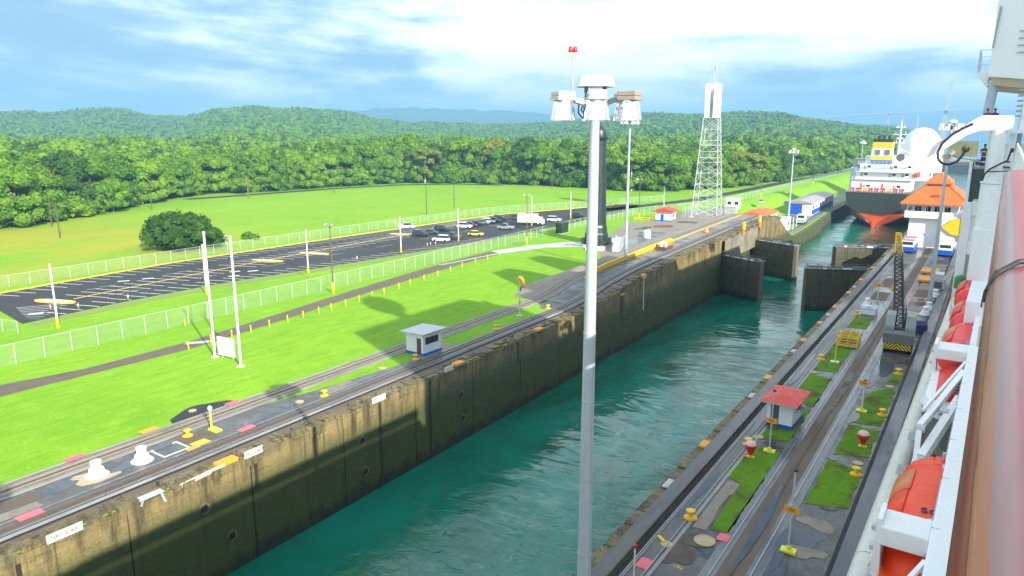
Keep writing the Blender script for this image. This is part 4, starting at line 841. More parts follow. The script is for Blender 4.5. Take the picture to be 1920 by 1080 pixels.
# ---- windsock
t = thing('windsock', 'orange windsock hanging from a thin post with a yellow band on the trackside grass', 'windsock', (-59.3, 91, 0))
MB().cyl((0, 0, 0), (0, 0, 6.1), .06, .045, 8).build('post', CREAM, t); MB().cyl((0, 0, 1.9), (0, 0, 2.6), .12, n=8).build('yellow_band', YELLOW, t); MB().cyl((0, 0, -.1), (0, 0, .1), .55, n=12).build('base', PALEC, t)
MB().bar((-.35, 0, 4.2), (.35, 0, 4.2), .08).bar((-.25, 0, 4.5), (.25, 0, 4.5), .07).cyl((.2, 0, 4.1), (.2, 0, 4.7), .1, n=8).build('instrument_arm', DKGREY, t)
s = MB(); rings = []
for (x, z, r, tl) in ((-.05, 6.1, .34, 1.2), (.25, 6.12, .33, .9), (.5, 5.95, .31, .4), (.62, 5.6, .28, 0), (.64, 5.1, .25, 0), (.62, 4.55, .20, 0)):
    c, q = math.cos(tl), math.sin(tl); rings.append([(x + r * math.cos(2 * math.pi * k / 12) * (1 - q), r * math.sin(2 * math.pi * k / 12), z + r * math.cos(2 * math.pi * k / 12) * q) for k in range(12)])
s.loft(rings, True, False); s.build('sock', ORANGE, t, True)
# ---- red roofed hut of the left bank
t = thing('red_roof_hut', 'white hut with red roof and blue door behind the gate platform', 'hut', (-88.5, 224, 0), .15)
MB().box(-2.6, 2.6, -3.2, 3.2, 0, 3).build('wall', WHITE, t); MB().box(-2.65, 2.65, -3.25, 3.25, -.05, .35).build('blue_band', BLUE, t)
m = MB(); m.prism([(-3.6, 3.0), (3.6, 3.0), (3.6, 3.15), (0, 4.3), (-3.6, 3.15)], -4, 4); r = m.build('roof', REDROOF, t); r.rotation_euler = (math.radians(90), 0, 0)
MB().box(-.9, .1, -3.3, -3.2, .1, 2.2).build('door', BLUE, t); MB().box(2.6, 2.66, -1, 1, 1.2, 2.2).build('window', GLASS, t)
t = thing('orange_roof_shed', 'long low shed with an orange roof at the end of the gate platform', 'shed', (-65.5, 251, -5.2), math.radians(2))
MB().box(-4, 4, -9, 9, 0, 6.4).build('wall', WHITE, t); m = MB(); m.prism([(-4.6, 6.4), (4.6, 6.4), (4.6, 6.6), (0, 7.6), (-4.6, 6.6)], -9.6, 9.6); r = m.build('roof', TILE, t); r.rotation_euler = (math.radians(90), 0, 0)
for y in (-5, 0, 5): MB().box(4.0, 4.06, y - .8, y + .8, 4.4, 5.8).build('window', GLASS, t)
# yellow barrier yard
t = thing('yellow_barrier', 'low yellow rail barrier round the grass beside the red roofed hut', 'barrier', (-93.6, 220, 0))
for z in (.5, 1.0): MB().bar((-3, -3, z), (3, 1, z), .12).bar((3, 1, z), (2, 5, z), .12).build('rail', YELLOW, t)
for x, y in ((-3, -3), (-1, -1.67), (1, -.33), (3, 1), (2.5, 3), (2, 5)): MB().cyl((x, y, -.05), (x, y, 1.05), .07, n=6).build('post', YELLOW, t)
t = thing('water_tank', 'small white cylinder tank on the concrete apron', 'tank', (-77.5, 183, 0)); MB().lathe([(1.05, 0), (1.05, 1.7), (.7, 2.0), (.1, 2.1)], n=14).build('shell', WHITE, t, True); MB().cyl((.4, 0, 2), (.4, 0, 2.4), .15, n=8).build('hatch', GREYM, t)
t = thing('loading_chute', 'white and blue sloping chute beside the lighthouse apron', 'chute', (-75.2, 160, 0), .35)
MB().loft([[(-1, -5, .2), (1, -5, .2), (1, -5, .5), (-1, -5, .5)], [(-1, 5, 2.0), (1, 5, 2.0), (1, 5, 2.3), (-1, 5, 2.3)]]).build('deck', WHITE, t)
for s in (-1, 1): MB().loft([[(s - .06, -5, .5), (s + .06, -5, .5), (s + .06, -5, 1.1), (s - .06, -5, 1.1)], [(s - .06, 5, 2.3), (s + .06, 5, 2.3), (s + .06, 5, 2.9), (s - .06, 5, 2.9)]]).build('side_rail', paint('pale_blue', (.25, .45, .75), .4), t)
for y, h in ((-4, .5), (0, 1.2), (4, 1.9)): MB().box(-.8, -.6, y - .1, y + .1, 0, h).box(.6, .8, y - .1, y + .1, 0, h).build('leg', WHITE, t)
for x, y, s, lab in ((-79.5, 156, 1.0, 'flat white slab crate lying on the lawn by the lighthouse'), (-82, 171, .8, 'pale crate beside the lighthouse foot')):
    t = thing('slab_crate', lab, 'crate', (x, y, 0), .3); MB().box(-2.2 * s, 2.2 * s, -1.6 * s, 1.6 * s, .05, .6).build('crate_body', WHITE, t); MB().box(-2 * s, 2 * s, -.15, .15, 0, .12).build('skid', WOODF, t)
t = thing('pipe_pile', 'rusty pipes piled on the apron near the red roofed hut', 'pipe pile', (-82.6, 207, 0), .7)
for k in range(5): MB().cyl((-3 + .3 * k, k * .45 - .9, .22), (3 - .2 * k, k * .45 - .9, .22), .22, n=8).build('pipe', RUST, t)
t = thing('gate_machinery', 'rusty valve machinery housing in the pit between the rising tracks', 'machinery', (-59.2, 150, hz(150)), .0)
m = MB(); m.box(-1.2, 1.2, -2.2, 2.2, -.4, .5); m.build('pit_frame', RUST, t); MB().lathe([(.9, 0), (.9, .7), (.6, 1.0), (.1, 1.1)], (0, -.9, .5), 12).build('housing', WHITE, t, True)
for y in (-1.8, .6, 1.6): MB().cyl((.7, y, .4), (.7, y, 1.4), .12, n=8).build('lever', AMBER, t)
for x, y, lab in ((-58.6, 176, 'orange cone shaped marker on the gate platform'),):
    t = thing('marker_cone', lab, 'marker', (x, y, hz(y))); MB().lathe([(.7, 0), (.7, .25), (.4, .9), (.1, 1.3)], n=10).build('cone', ORANGE, t); MB().cyl((0, 0, 0), (0, 0, .06), .95, n=10).build('base', RED, t)
# ---- mooring hardware
def bitt(x, y, lab, s=1.0, rz=0, z=0.01):
    t = thing('mooring_bitt', lab, 'bitt', (x, y, z), rz, 'yellow spool bitts'); MB().lathe([(.34, 0), (.34, .07), (.17, .14), (.15, .34), (.2, .40), (.3, .46), (.3, .54), (.1, .58)], n=12).build('spool', YELLOW, t, True); MB().cyl((0, 0, -.03), (0, 0, .03), .45, n=12).build('base', AMBER, t); t.scale = (s,) * 3; return t
bt = bitt(-60.6, 35.5, 'yellow spool bitt on the dark paving near the white lamp post', 1.15)
for x, y, lab in ((-57.85, 49.9, 'yellow spool bitt alone on the narrow paved wedge'), (-58.2, 65.2, 'yellow spool bitt in front of the white hut'), (-57.9, 82.5, 'yellow spool bitt on the shaded grass past the hut'), (-58, 97.5, 'yellow spool bitt beyond the windsock'),
                  (-16.3 + .5, 47.6, 'yellow spool bitt at the bottom of the centre wall by the round cover'), (-15.9, 62.9, 'yellow spool bitt behind the left red cone'), (-6.6, 77.6, 'yellow spool bitt at the edge of the long right grass plot'), (-6.7, 62.0, 'yellow spool bitt on the near right grass plot'), (-15.5, 93.6, 'yellow spool bitt on the grass left of the yellow cage'), (-6.7, 92.8, 'yellow spool bitt just behind the crane stripes'), (-15.2, 107, 'yellow spool bitt beside the top of the yellow cage post'), (-15.4, 121.2, 'yellow spool bitt beside the white hatch box')):
    copy_tree(bt, loc=(x, y, .05), label=lab)
def capstan(x, y, lab):
    t = thing('capstan_head', lab, 'capstan', (x, y, .02), 0, 'white capstan heads'); MB().lathe([(.75, 0), (.75, .22), (.62, .28), (.58, .62), (.42, .68), (.40, 1.0), (.44, 1.06), (.44, 1.3), (.3, 1.36)], n=16).build('drum', WHITE, t, True)
    MB().lathe([(.95, -.02), (.95, .06), (.8, .1)], n=16).build('base_ring', GREYM, t); MB().box(.5, .72, -.12, .12, .2, .9).build('bracket', GREYM, t); return t
cp = capstan(-59.5, 26.6, 'white capstan head on a tan stain, nearest on the left bank')
for x, y, lab in ((-59.0, 30.2, 'white capstan head beside the white painted square'), (-15.0, 128.5, 'white capstan head on the centre wall, left of a pair'), (-14.4, 123, 'white capstan head by the blue hatch'), (-6.5, 127, 'stacked white capstan right of the crane cab'), (-6.3, 131, 'stacked white capstan behind the crane cab'), (-6.1, 142.5, 'white capstan beside the dark mast foot')):
    copy_tree(cp, loc=(x, y, .02), label=lab)
m = MB(); m.prism([(-60.9, 25.4), (-60.2, 24.6), (-58.6, 24.9), (-58.1, 26.1), (-58.3, 28.0), (-58.9, 28.2), (-59.2, 27.6), (-60.4, 27.3)], -.02, .035); struct(m.build('tan_patch', paint('tan_grout', (.42, .33, .22), .8, wear=.5)))
m = MB()
for a in ((-60.3, -58.0, 31.6, 31.78), (-60.3, -58.0, 34.0, 34.18), (-60.3, -60.12, 31.79, 33.99), (-58.18, -58.0, 31.79, 33.99)): m.box(a[0], a[1], a[2], a[3], 0, .034)
struct(m.build('painted_square', PAINTW))
t = thing('lamp_post', 'short cream post with a white globe on a yellow base block', 'lamp post', (-60.1, 37.7, .02)); MB().cyl((0, 0, 0), (0, 0, 1.9), .09, n=8).build('post', LEMON, t); MB().lathe([(.1, 0), (.2, .15), (.22, .32), (.12, .48), (.02, .52)], (0, 0, 1.88), 12).build('globe', WHITE, t, True); MB().box(-.1, 1.2, -.35, .35, 0, .16).build('base_block', LEMON, t)
for x, y, w, l, mt, nm, lab in ((-56.9, 20.4, .9, 1.7, PINK, 'pink_marker', 'pink marker plate on the near wall edge track, lowest on the left'), (-64.2, 27.1, .8, 1.6, PINK, 'pink_marker', 'pink marker plate at the outer track left of the white capstans'), (-64.1, 42.9, .8, 1.5, PINK, 'pink_marker', 'pink marker plate at the outer track past the dark round patch'), (-57.2, 39.5, .8, 1.6, PINK, 'pink_marker', 'pink marker plate at the inner track beside the yellow plates'), (-64.6, 34, .8, 1.6, AMBER, 'orange_plate', 'rusty orange plate beside the outer track'),
        (-58.1, 35.2, 1.1, 1.5, YELLOW, 'yellow_plate', 'bright yellow steel plate on the paving'), (-57.4, 34.0, .7, 1.2, AMBER, 'orange_plate', 'amber plate next to the bright yellow plate'), (-12.9, 46.3, .8, 1.0, PINK, 'pink_marker', 'pink marker plate on the central track of the centre wall'), (-16.3, 40.3, .9, 1.2, PINK, 'pink_marker', 'pink marker plate at the foot of the red topped post')):
    t = tag(MB().obox((0, 0, .02), (w, l, .05)).build(nm, mt, loc=(x, y, .15 if x < -60 or abs(x + 57) < .5 else .03)), lab, 'marker plate', 'painted marker plates')
# number plates and amber blocks on the left wall edge
def edge_plate(x, y, l, lab, s, mt=CREAM):
    t = thing('number_plate', lab, 'number plate', (x, y, .25)); MB().obox((0, 0, 0), (.12, l, .62)).build('plate', mt, t)
    if s: text(t, s, .42, (.065, 0, 0), (math.radians(90), 0, math.radians(90)), TEXTM)
for y, l, lab, s in ((20.6, 2.4, 'long white number plate at the lowest left of the wall edge', '*5001 E 400*'), (36.4, 1.9, 'white number plate beside the amber edge block', '*5001 E 400*'), (52.2, 2.0, 'white blank edge plate on the wall below the narrow paved wedge', ''), (64.2, 1.6, 'white edge plate left of the amber block below the hut', '')):
    edge_plate(-51.98, y, l, lab, s)
for x, y, l, lab in ((-52.4, 33.9, 1.9, 'amber edge block of the left wall beside a number plate'), (-52.3, 66.4, 1.6, 'amber edge block of the left wall below the hut'), (-52.3, 85.3, 1.5, 'amber edge block of the left wall below the windsock'), (-52.3, 113, 1.5, 'amber edge block of the left wall under the thin light mast')):
    t = thing('edge_block', lab, 'edge block', (x, y, .15), 0, 'amber edge blocks'); MB().obox((0, 0, .1), (.9, l, .32)).build('block', AMBER, t, bevel=.04); MB().obox((.2, 0, -.25), (.4, l * .8, .4)).build('bracket', RUST, t)
for y in (27.0,):
    t = thing('hinged_flap', 'grey steel flap on brackets overhanging the left wall edge', 'steel flap', (-52.2, y, .1)); MB().obox((0, 0, .12), (.7, 2.0, .08)).build('flap', GREYM, t); MB().bar((.15, .8, .1), (.35, 1.0, -.75), .16).bar((.1, -.6, .1), (.15, -.9, -.4), .14).build('bracket', GREYM, t)
t = thing('timber_fender', 'pale timber fender strip along the left wall edge', 'fender', (-52.0, 31.3, .15)); MB().bar((0, -1.9, -.15), (0, 2.2, .05), .18, .3).build('timber', paint('pale_timber', (.50, .46, .36), .8, wear=.5), t); MB().bar((-.3, -1.5, 0), (.05, -1.5, 0), .1).build('bracket', RUST, t)
# drain pipe on the gate bay wall
t = thing('drain_pipe', 'yellowish drain pipe bracket hanging down the wall before the left gate', 'pipe', (-51.9, 122, hz(122))); MB().cyl((0, 0, -.2), (.05, 0, -6.5), .12, n=8).build('pipe', CREAM, t); MB().box(-.5, .3, -.5, .5, -.5, .3).build('bracket', AMBER, t)
for y in (186, 201):
    t = thing('yellow_gate_post', 'yellow post on the wall top above the %s' % ('second left gate' if y > 190 else 'recess between the left gates'), 'post', (-52.1, y, hz(y))); MB().box(-.3, .3, -.5, .5, -.1, 1.9).build('post', YELLOW, t, bevel=.05); MB().box(-.25, .15, -.4, .4, -1.3, -.1).build('bracket', AMBER, t)
# ---- round bush tree in the field, white hut behind it, palms
R = random.Random(3); lb = []
for k in range(46):
    t_ = k * 2.4; q = math.sqrt(k / 46); lb.append((q * 9.2 * math.cos(t_), q * 7.6 * math.sin(t_), 1.2 + 6.6 * math.sqrt(max(0, 1 - q * q)) + R.uniform(-.9, .9), R.uniform(1.3, 2.7), R.uniform(1.3, 2.7), R.uniform(1.1, 2.3)))
for k in range(8): lb.append((4 * math.cos(k * .785), 3.4 * math.sin(k * .785), 3.0, 3.2, 3.0, 2.6))
lb.append((0, 0, 4.2, 5, 4.5, 3.2))
t = thing('mango_tree', 'broad dark green round tree alone in the rough field', 'tree', (-166, 101, -.6), .5)
MB().cyl((0, 0, 0), (.3, 0, 5), .6, .45, 8).build('trunk', BARK, t); o = bpy.data.objects.new('crown', crown_mesh('crown', lb, 11000, .55, LEAFD, 5, .72, (9, 6))); COL.objects.link(o); o.parent = t
t = thing('small_white_hut', 'small white hut half hidden right of the round dark tree', 'hut', (-166.3, 111.0, 0), .5); MB().box(-1.8, 1.8, -1.3, 1.3, 0, 2.1).build('wall', WHITE, t); MB().box(-2.0, 2.0, -1.5, 1.5, 2.1, 2.25).build('roof', PALEC, t); MB().box(.2, .9, -1.36, -1.3, .1, 1.8).build('door', GLASS, t)
t = thing('field_shrub', 'small green shrub beside the white hut in the field', 'shrub', (-166.5, 120.5, -.3)); o = bpy.data.objects.new('foliage', crown_mesh('foliage', [(0, 0, 1, 2.0, 1.6, 1.3), (2.2, .4, .8, 1.5, 1.3, 1.1), (-1.5, .3, .7, 1.2, 1.2, .9)], 500, .4, LEAF, 9, .8)); COL.objects.link(o); o.parent = t
def palm(x, y, h, lab):
    t = thing('palm_tree', lab, 'tree', (x, y, fz(x, y)), R.uniform(0, 6)); MB().cyl((0, 0, -.5), (.5, 0, h), .32, .2, 8).build('trunk', BARK, t); g = MB()
    for k in range(16):
        a = k * .3927 + R.uniform(-.1, .1); up = R.uniform(.2, .9); c, s = math.cos(a), math.sin(a); prev = None
        for i in range(6):
            u = i / 5; L_ = 4.2 * u; z = h + up * 2.6 * u - 3.2 * u * u; w = .75 * math.sin(math.pi * min(1, u * .9 + .12)); row = [(.5 + c * L_ - s * w, s * L_ + c * w, z - .35 * w), (.5 + c * L_, s * L_, z), (.5 + c * L_ + s * w, s * L_ - c * w, z - .35 * w)]
            if prev: g.add(prev + row, [(0, 1, 4, 3), (1, 2, 5, 4)])
            prev = row
    g.build('fronds', LEAF, t); return t
palm(-281, 205, 12.5, 'palm tree with feathery crown at the forest edge by the forest road bend'); palm(-285, 158, 11, 'leaning palm tree with feathery crown behind the round dark tree'); palm(-262, 122, 9, 'small palm tree at the far left forest edge')
for k, (az, sz, lab) in enumerate(((40.6, 1.35, 'tall yellowish tree with a bare pale trunk left of the middle of the forest edge'), (34.9, 1.5, 'big yellow green tree rising above the forest edge left of the lighthouse'), (32.0, 1.35, 'tall tree with a long white trunk left of the lighthouse'), (24.3, 1.3, 'tall tree with a pale trunk just right of the lighthouse'))):
    r = rl(az) - 1.5 if k != 1 else rl(az) + 14; a = math.radians(az); x, y = -math.sin(a) * r, math.cos(a) * r; t = thing('emergent_tree', lab, 'tree', (x, y, fz(x, y) - .3), k)
    MB().cyl((0, 0, -1), (.4, 0, 13 * sz), .42 * sz, .26 * sz, 8).cyl((.4, 0, 8.5 * sz), (3.2, 1, 12.5 * sz), .2 * sz, .1, 6).cyl((.3, 0, 9 * sz), (-3, -1, 13 * sz), .2 * sz, .1, 6).build('trunk', paint('white_bark', (.48, .45, .38), .8, wear=.4), t)
    o = bpy.data.objects.new('crown', CROWNS['umbrella_yellow' if k < 2 else 'umbrella'][0]); COL.objects.link(o); o.parent = t; o.scale = (sz * .95, sz * .95, sz); o.location = (0, 0, 1.2 * sz)
# ---- parked vehicles
def car(x, y, rz, mt, lab, kind='sedan'):
    t = thing('parked_car', lab, 'car', (x, y, .05), rz, 'cars in the car park'); S_ = {'sedan': (4.4, 1.75, .78, 1.42), 'suv': (4.6, 1.85, 1.0, 1.78), 'pickup': (5.2, 1.85, 1.0, 1.75)}[kind]; L_, w, h1, h2 = S_; hw = w / 2
    def sec(y_, z0, z1, k=1.0): return [(-hw * k, y_, z0), (hw * k, y_, z0), (hw * k, y_, z1 * .75), (hw * k * .93, y_, z1), (-hw * k * .93, y_, z1), (-hw * k, y_, z1 * .75)]
    MB().loft([sec(-L_ / 2, .38, h1 * .82, .9), sec(-L_ / 2 + .25, .25, h1 * .98), sec(-L_ * .1, .22, h1), sec(L_ * .2, .22, h1), sec(L_ / 2 - .25, .25, h1 * .9), sec(L_ / 2, .38, h1 * .72, .88)]).build('body', mt, t, True, bevel=.04)
    a, b, c, d = ((-L_ * .40, -L_ * .26, L_ * .10, L_ * .26) if kind == 'sedan' else (-L_ * .48, -L_ * .42, L_ * .12, L_ * .27) if kind == 'suv' else (-L_ * .12, -L_ * .08, L_ * .14, L_ * .27))
    MB().loft([[(-hw * .9, a, h1 - .02), (hw * .9, a, h1 - .02), (hw * .9, a, h1), (-hw * .9, a, h1)], [(-hw * .88, b, h1 - .02), (hw * .88, b, h1 - .02), (hw * .74, b, h2 - .06), (-hw * .74, b, h2 - .06)], [(-hw * .88, c, h1 - .02), (hw * .88, c, h1 - .02), (hw * .74, c, h2 - .05), (-hw * .74, c, h2 - .05)], [(-hw * .9, d, h1 - .02), (hw * .9, d, h1 - .02), (hw * .9, d, h1), (-hw * .9, d, h1)]]).build('window', GLASS, t)
    MB().loft([[(-hw * .75, b - .02, h2 - .08), (hw * .75, b - .02, h2 - .08), (hw * .7, b, h2), (-hw * .7, b, h2)], [(-hw * .75, c + .02, h2 - .07), (hw * .75, c + .02, h2 - .07), (hw * .7, c, h2), (-hw * .7, c, h2)]]).build('roof', mt, t)
    for sx in (-1, 1):
        for yy in (-L_ * .31, L_ * .31): MB().cyl((sx * (hw - .18), yy, .33), (sx * (hw + .02), yy, .33), .33, n=12).build('wheel', RUBBER, t)
        MB().box(sx * hw * .6 - .18, sx * hw * .6 + .18, L_ / 2 - .12, L_ / 2 - .02, h1 * .55, h1 * .7).build('headlight', LENS, t); MB().box(sx * hw * .62 - .16, sx * hw * .62 + .16, -L_ / 2 + .0, -L_ / 2 + .1, h1 * .6, h1 * .75).build('tail_light', RED, t)
    return t
CW = paint('car_white', (.75, .76, .77), .2, wear=.05); CB = paint('car_black', (.02, .022, .025), .15, wear=.05); CS = paint('car_silver', (.35, .37, .39), .2, .5, wear=.05); CD = paint('car_dark_grey', (.06, .07, .075), .18, wear=.05); CR = paint('car_maroon', (.16, .015, .02), .2, wear=.05); CY = paint('car_yellow', (.75, .58, .03), .25, wear=.05); CBL = paint('car_blue_grey', (.14, .18, .24), .2, .2, wear=.05)
A = math.radians(-72)
for a in ((-145.4, 160.6, A, CW, 'white car alone beside the yellow kerb of the far fence', 'pickup'), (-130.8, 150.1, A, CB, 'black suv, nearest of the black group in the middle of the car park', 'suv'), (-131.2, 155.2, A, CD, 'dark grey car between two black ones in the car park', 'sedan'), (-132.4, 161.5, A, CB, 'black suv at the far end of the black group', 'suv'),
          (-119.7, 145.5, A + 3.14, CW, 'white car nearest the lawn fence in the car park', 'suv'), (-120.4, 151.5, A + 3.14, CD, 'dark pickup parked beside the nearest white car', 'pickup'), (-118.6, 159.5, A, CY, 'yellow car next to the grass verge of the car park', 'sedan'), (-131.4, 171, A, CW, 'white suv at the near end of the long car row', 'suv'), (-131.9, 174.6, A, CR, 'maroon car second in the long car row', 'sedan'), (-132.2, 178.2, A, CB, 'black car third in the long car row', 'sedan'), (-132.4, 181.7, A, CS, 'silver car in the middle of the long car row', 'sedan'),
          (-132.6, 185.2, A, CW, 'white car fifth in the long car row', 'sedan'), (-132.9, 188.7, A, CBL, 'blue grey car sixth in the long car row', 'sedan'), (-133.1, 192.4, A, CB, 'black suv at the far end of the long car row', 'suv'), (-129, 197.5, A, CD, 'tall dark van like car before the box truck', 'suv'), (-119.4, 175.5, A + 3.14, CS, 'silver pickup beside the white box truck', 'pickup'), (-117, 200, A, CW, 'white car half hidden behind the box truck', 'suv'), (-115.8, 214, A, CB, 'black suv left of the lighthouse foot', 'suv'),
          (-78, 300, .3, CW, 'white pickup on the yard past the lattice tower', 'pickup'), (-68, 300, .3, CBL, 'blue car on the yard near the orange roofed shed', 'sedan')):
    car(*a)
t = thing('box_truck', 'white box truck parked at the lawn fence side of the car park', 'truck', (-118.2, 188, .05), math.radians(-68)); MB().box(-1.2, 1.2, -4.2, 2.0, .9, 3.5).build('cargo_box', CW, t, bevel=.04); MB().loft([[(-1.05, 2.1, .5), (1.05, 2.1, .5), (1.05, 2.1, 2.6), (-1.05, 2.1, 2.6)], [(-1.05, 3.5, .5), (1.05, 3.5, .5), (1.05, 3.4, 2.5), (-1.05, 3.4, 2.5)], [(-1.05, 4.0, .5), (1.05, 4.0, .5), (1.05, 4.0, 1.5), (-1.05, 4.0, 1.5)]]).build('cab', CW, t)
MB().box(-1.0, 1.0, -4.2, 3.8, .45, .9).build('chassis', BLACK, t); MB().box(-.95, .95, 3.62, 3.8, 1.6, 2.4).build('windscreen', GLASS, t)
for sx in (-1, 1):
    for yy in (-2.9, 2.9): MB().cyl((sx * .8, yy, .48), (sx * 1.15, yy, .48), .48, n=12).build('wheel', RUBBER, t)
t = thing('transformer_box', 'dark green transformer cabinet against the lawn fence left of the lighthouse', 'cabinet', (-101.5, 178, 0), .05); MB().box(-.9, .9, -2.2, 2.2, .1, 3).build('cabinet', DKGREEN, t); MB().box(-1.1, 1.1, -2.4, 2.4, 0, .1).build('plinth', PALEC, t)
# cones and posts of the car park
cn = thing('traffic_delineator', 'red and white delineator post nearest the striped end of the car park', 'delineator', (-121.8, 55, .03), 0, 'delineator posts'); MB().cyl((0, 0, 0), (0, 0, 1.0), .11, .08, 8).build('post', paint('salmon_plastic', (.65, .2, .12), .5), cn); MB().cyl((0, 0, -.02), (0, 0, .06), .3, n=8).build('base', BLACK, cn); MB().cyl((0, 0, .5), (0, 0, .75), .115, .105, 8).build('white_band', WHITE, cn)
for x, y, lab in ((-121.5, 63, 'delineator post second from the striped end of the car park'), (-121.8, 78, 'delineator post behind the flagpoles'), (-117.5, 113, 'delineator post by the white stall ends'), (-117.2, 137, 'first of three delineators before the nearest white car'), (-117.4, 138.5, 'middle one of three delineators before the nearest white car'), (-117, 140, 'third of three delineators before the nearest white car'), (-132, 99, 'delineator post on the paired traffic islands'), (-124.5, 52, 'tan delineator post beside the striped hatching')):
    copy_tree(cn, loc=(x, y, .03), label=lab)
for x, y in ((-138, 70), (-136.5, 74), (-124, 48.5), (-128.5, 88), (-126, 90.5), (-124.6, 85)):
    m = MB(); m.quad((x, y, .044), (x + 1.0, y + 1.8, .044), (x + .3, y + 2.0, .044), (x - .7, y + .2, .044)); struct(m.build('painted_arrow', PAINTW))
# ================================================================== GATES, CENTRE WALL THINGS, TANKER, BUILDINGS
GATEM = wall_mat('slimy_riveted_steel', (.15, .13, .08), (.105, .095, .06), (.045, .04, .026), (.075, .075, .04))
def gate(hx, hy, tx, ty, lab, top=-.75):
    L_ = math.dist((hx, hy), (tx, ty)); rz = math.atan2(ty - hy, tx - hx); t = thing('lock_gate', lab, 'lock gate', (hx, hy, 0), rz, 'lock gate leaves')
    MB().box(0, L_, -1.0, 1.0, -13, top).build('leaf', GATEM, t, bevel=.05)
    n = int(L_ / 2.4)
    for k in range(n):
        a = L_ * k / n; b = L_ * (k + 1) / n
        for z0, z1 in ((-9.9, -7.0), (-6.9, -4.0), (-3.9, top - .25)):
            for s in (-1, 1): MB().box(a + .10, b - .10, min(s * 1.0, s * 1.09), max(s * 1.0, s * 1.09), z0, z1).build('plate', GATEM, t)
    MB().box(-.2, L_ + .15, -1.25, 1.25, top, top + .14).build('walkway', paint('grey_walkway', (.20, .21, .20), .6, wear=.6), t)
    g = MB(); MBk = MB()
    for s in (-1.15, 1.15):
        for k in range(n + 1): g.cyl((L_ * k / n, s, top), (L_ * k / n, s * .72, top + .42), .05, n=6)
        g.bar((0, s * .74, top + .40), (L_, s * .74, top + .40), .07)
    for s in (-1.2, 1.2):
        for k in range(2 * n): g.bar((L_ * k / (2 * n), s, top + (.05 if k % 2 else .75)), (L_ * (k + 1) / (2 * n), s, top + (.75 if k % 2 else .05)), .09)
        g.bar((0, s, top + .78), (L_, s, top + .78), .10)
    g.build('folded_railing', DKGREY, t)
    R = random.Random(int(hy)); m = MB()
    for k in range(9): m.obox((R.uniform(.6, L_ - .6), R.uniform(-.8, .8), top + .26), (R.uniform(.4, 1.6), R.uniform(.2, .6), R.uniform(.12, .4)), R.uniform(-.4, .4))
    m.build('deck_gear', paint('pale_gear', (.30, .31, .30), .6, wear=.7), t)
    m = MB()
    for k in range(6): x = R.uniform(.5, L_ - 2); s = R.choice((-1.28, 1.28)); m.box(x, x + R.uniform(.5, 1.5), s - .03, s + .03, top + .1, top + .4)
    m.build('white_plate', WHITE, t); m = MB(); m.bar((.3, .9, top + .3), (L_ - .3, -.9, top + .3), .14); m.build('cross_beam', DKGREY, t)
    for x in (L_ * .3, L_ * .55, L_ * .8):
        m = MB().cyl((x, -1.06, -3.2), (x, -1.12, -3.2), .24, n=10); m.build('porthole', DARKSLOT, t)
    MB().cyl((L_ + .05, 0, -13), (L_ + .05, 0, top - .05), .5, n=10).build('mitre_post', paint('timber_mitre', (.16, .12, .07), .7, wear=.7), t)
    return t
gate(-53.0, 171, -41.9, 165.6, 'near left lock gate leaf, half open in front of the dark recess')
gate(-53.0, 201, -40.6, 195.0, 'far left lock gate leaf with a dark broad face')
gate(-19.4, 169.5, -31.6, 163.3, 'near right lock gate leaf with cluttered walkway on top')
gate(-19.4, 205, -32.2, 199.5, 'far right lock gate leaf, the upper one of the right pair')
# ---- red roofed hut on the centre wall
t = thing('wall_hut', 'small white hut with shallow red roof on a grass plot of the centre wall', 'hut', (-14.5, 70.5, .03), math.radians(-2))
m = MB(); m.box(-1.2, -1.05, -2, 2, .35, 2.6); m.box(1.05, 1.2, -2, 2, .35, 2.6); m.box(-1.05, -.85, -2, -1.85, .35, 2.6); m.box(-.05, 1.05, -2, -1.85, .35, 2.6); m.box(-.85, -.05, -2, -1.85, 2.3, 2.6); m.box(-1.05, 1.05, 1.85, 2, .35, 2.6); m.build('wall', WH2, t)
m = MB(); m.box(-.05, 1.23, -2.04, -1.88, -.05, .38); m.box(1.08, 1.23, -1.87, 2.03, -.05, .38); m.box(-1.23, -1.08, -2.03, 2.03, -.05, .38); m.build('blue_band', BLUE, t)
MB().add([(-1.75, -2.75, 2.62), (1.75, -2.75, 2.62), (1.75, 2.6, 2.62), (-1.75, 2.6, 2.62), (-1.75, -2.75, 2.7), (1.75, -2.75, 2.7), (1.75, 2.6, 2.7), (-1.75, 2.6, 2.7), (-.5, -1, 3.02), (.5, -1, 3.02), (.5, 1, 3.02), (-.5, 1, 3.02)],
    [(0, 3, 2, 1), (0, 1, 5, 4), (1, 2, 6, 5), (2, 3, 7, 6), (3, 0, 4, 7), (4, 5, 9, 8), (5, 6, 10, 9), (6, 7, 11, 10), (7, 4, 8, 11), (8, 9, 10, 11)]).build('roof', REDROOF, t)
MB().box(-.83, -.07, -1.8, -1.76, .0, 2.28).build('door', DKGREY, t); MB().box(1.2, 1.24, -.8, .9, 1.3, 2.2).build('window', GLASS, t); MB().box(-1.0, 1.0, -1.8, 1.8, -.02, .05).build('floor', CONC, t); MB().cyl((-1.2, 2.05, .1), (-1.2, 2.05, 2.6), .04, n=6).bar((-1.72, -2.8, 2.62), (1.72, -2.8, 2.62), .1).build('gutter', GREYP, t); MB().box(1.2, 1.55, .95, 1.6, 1.0, 1.5).build('air_unit', PALEC, t); f = MB().box(1.23, 1.27, -.86, -.8, 1.24, 2.26).box(1.23, 1.27, .9, .96, 1.24, 2.26).box(1.23, 1.27, -.8, .9, 1.24, 1.3).box(1.23, 1.27, .02, .08, 1.3, 2.2).build('window_frame', WHITE, t)
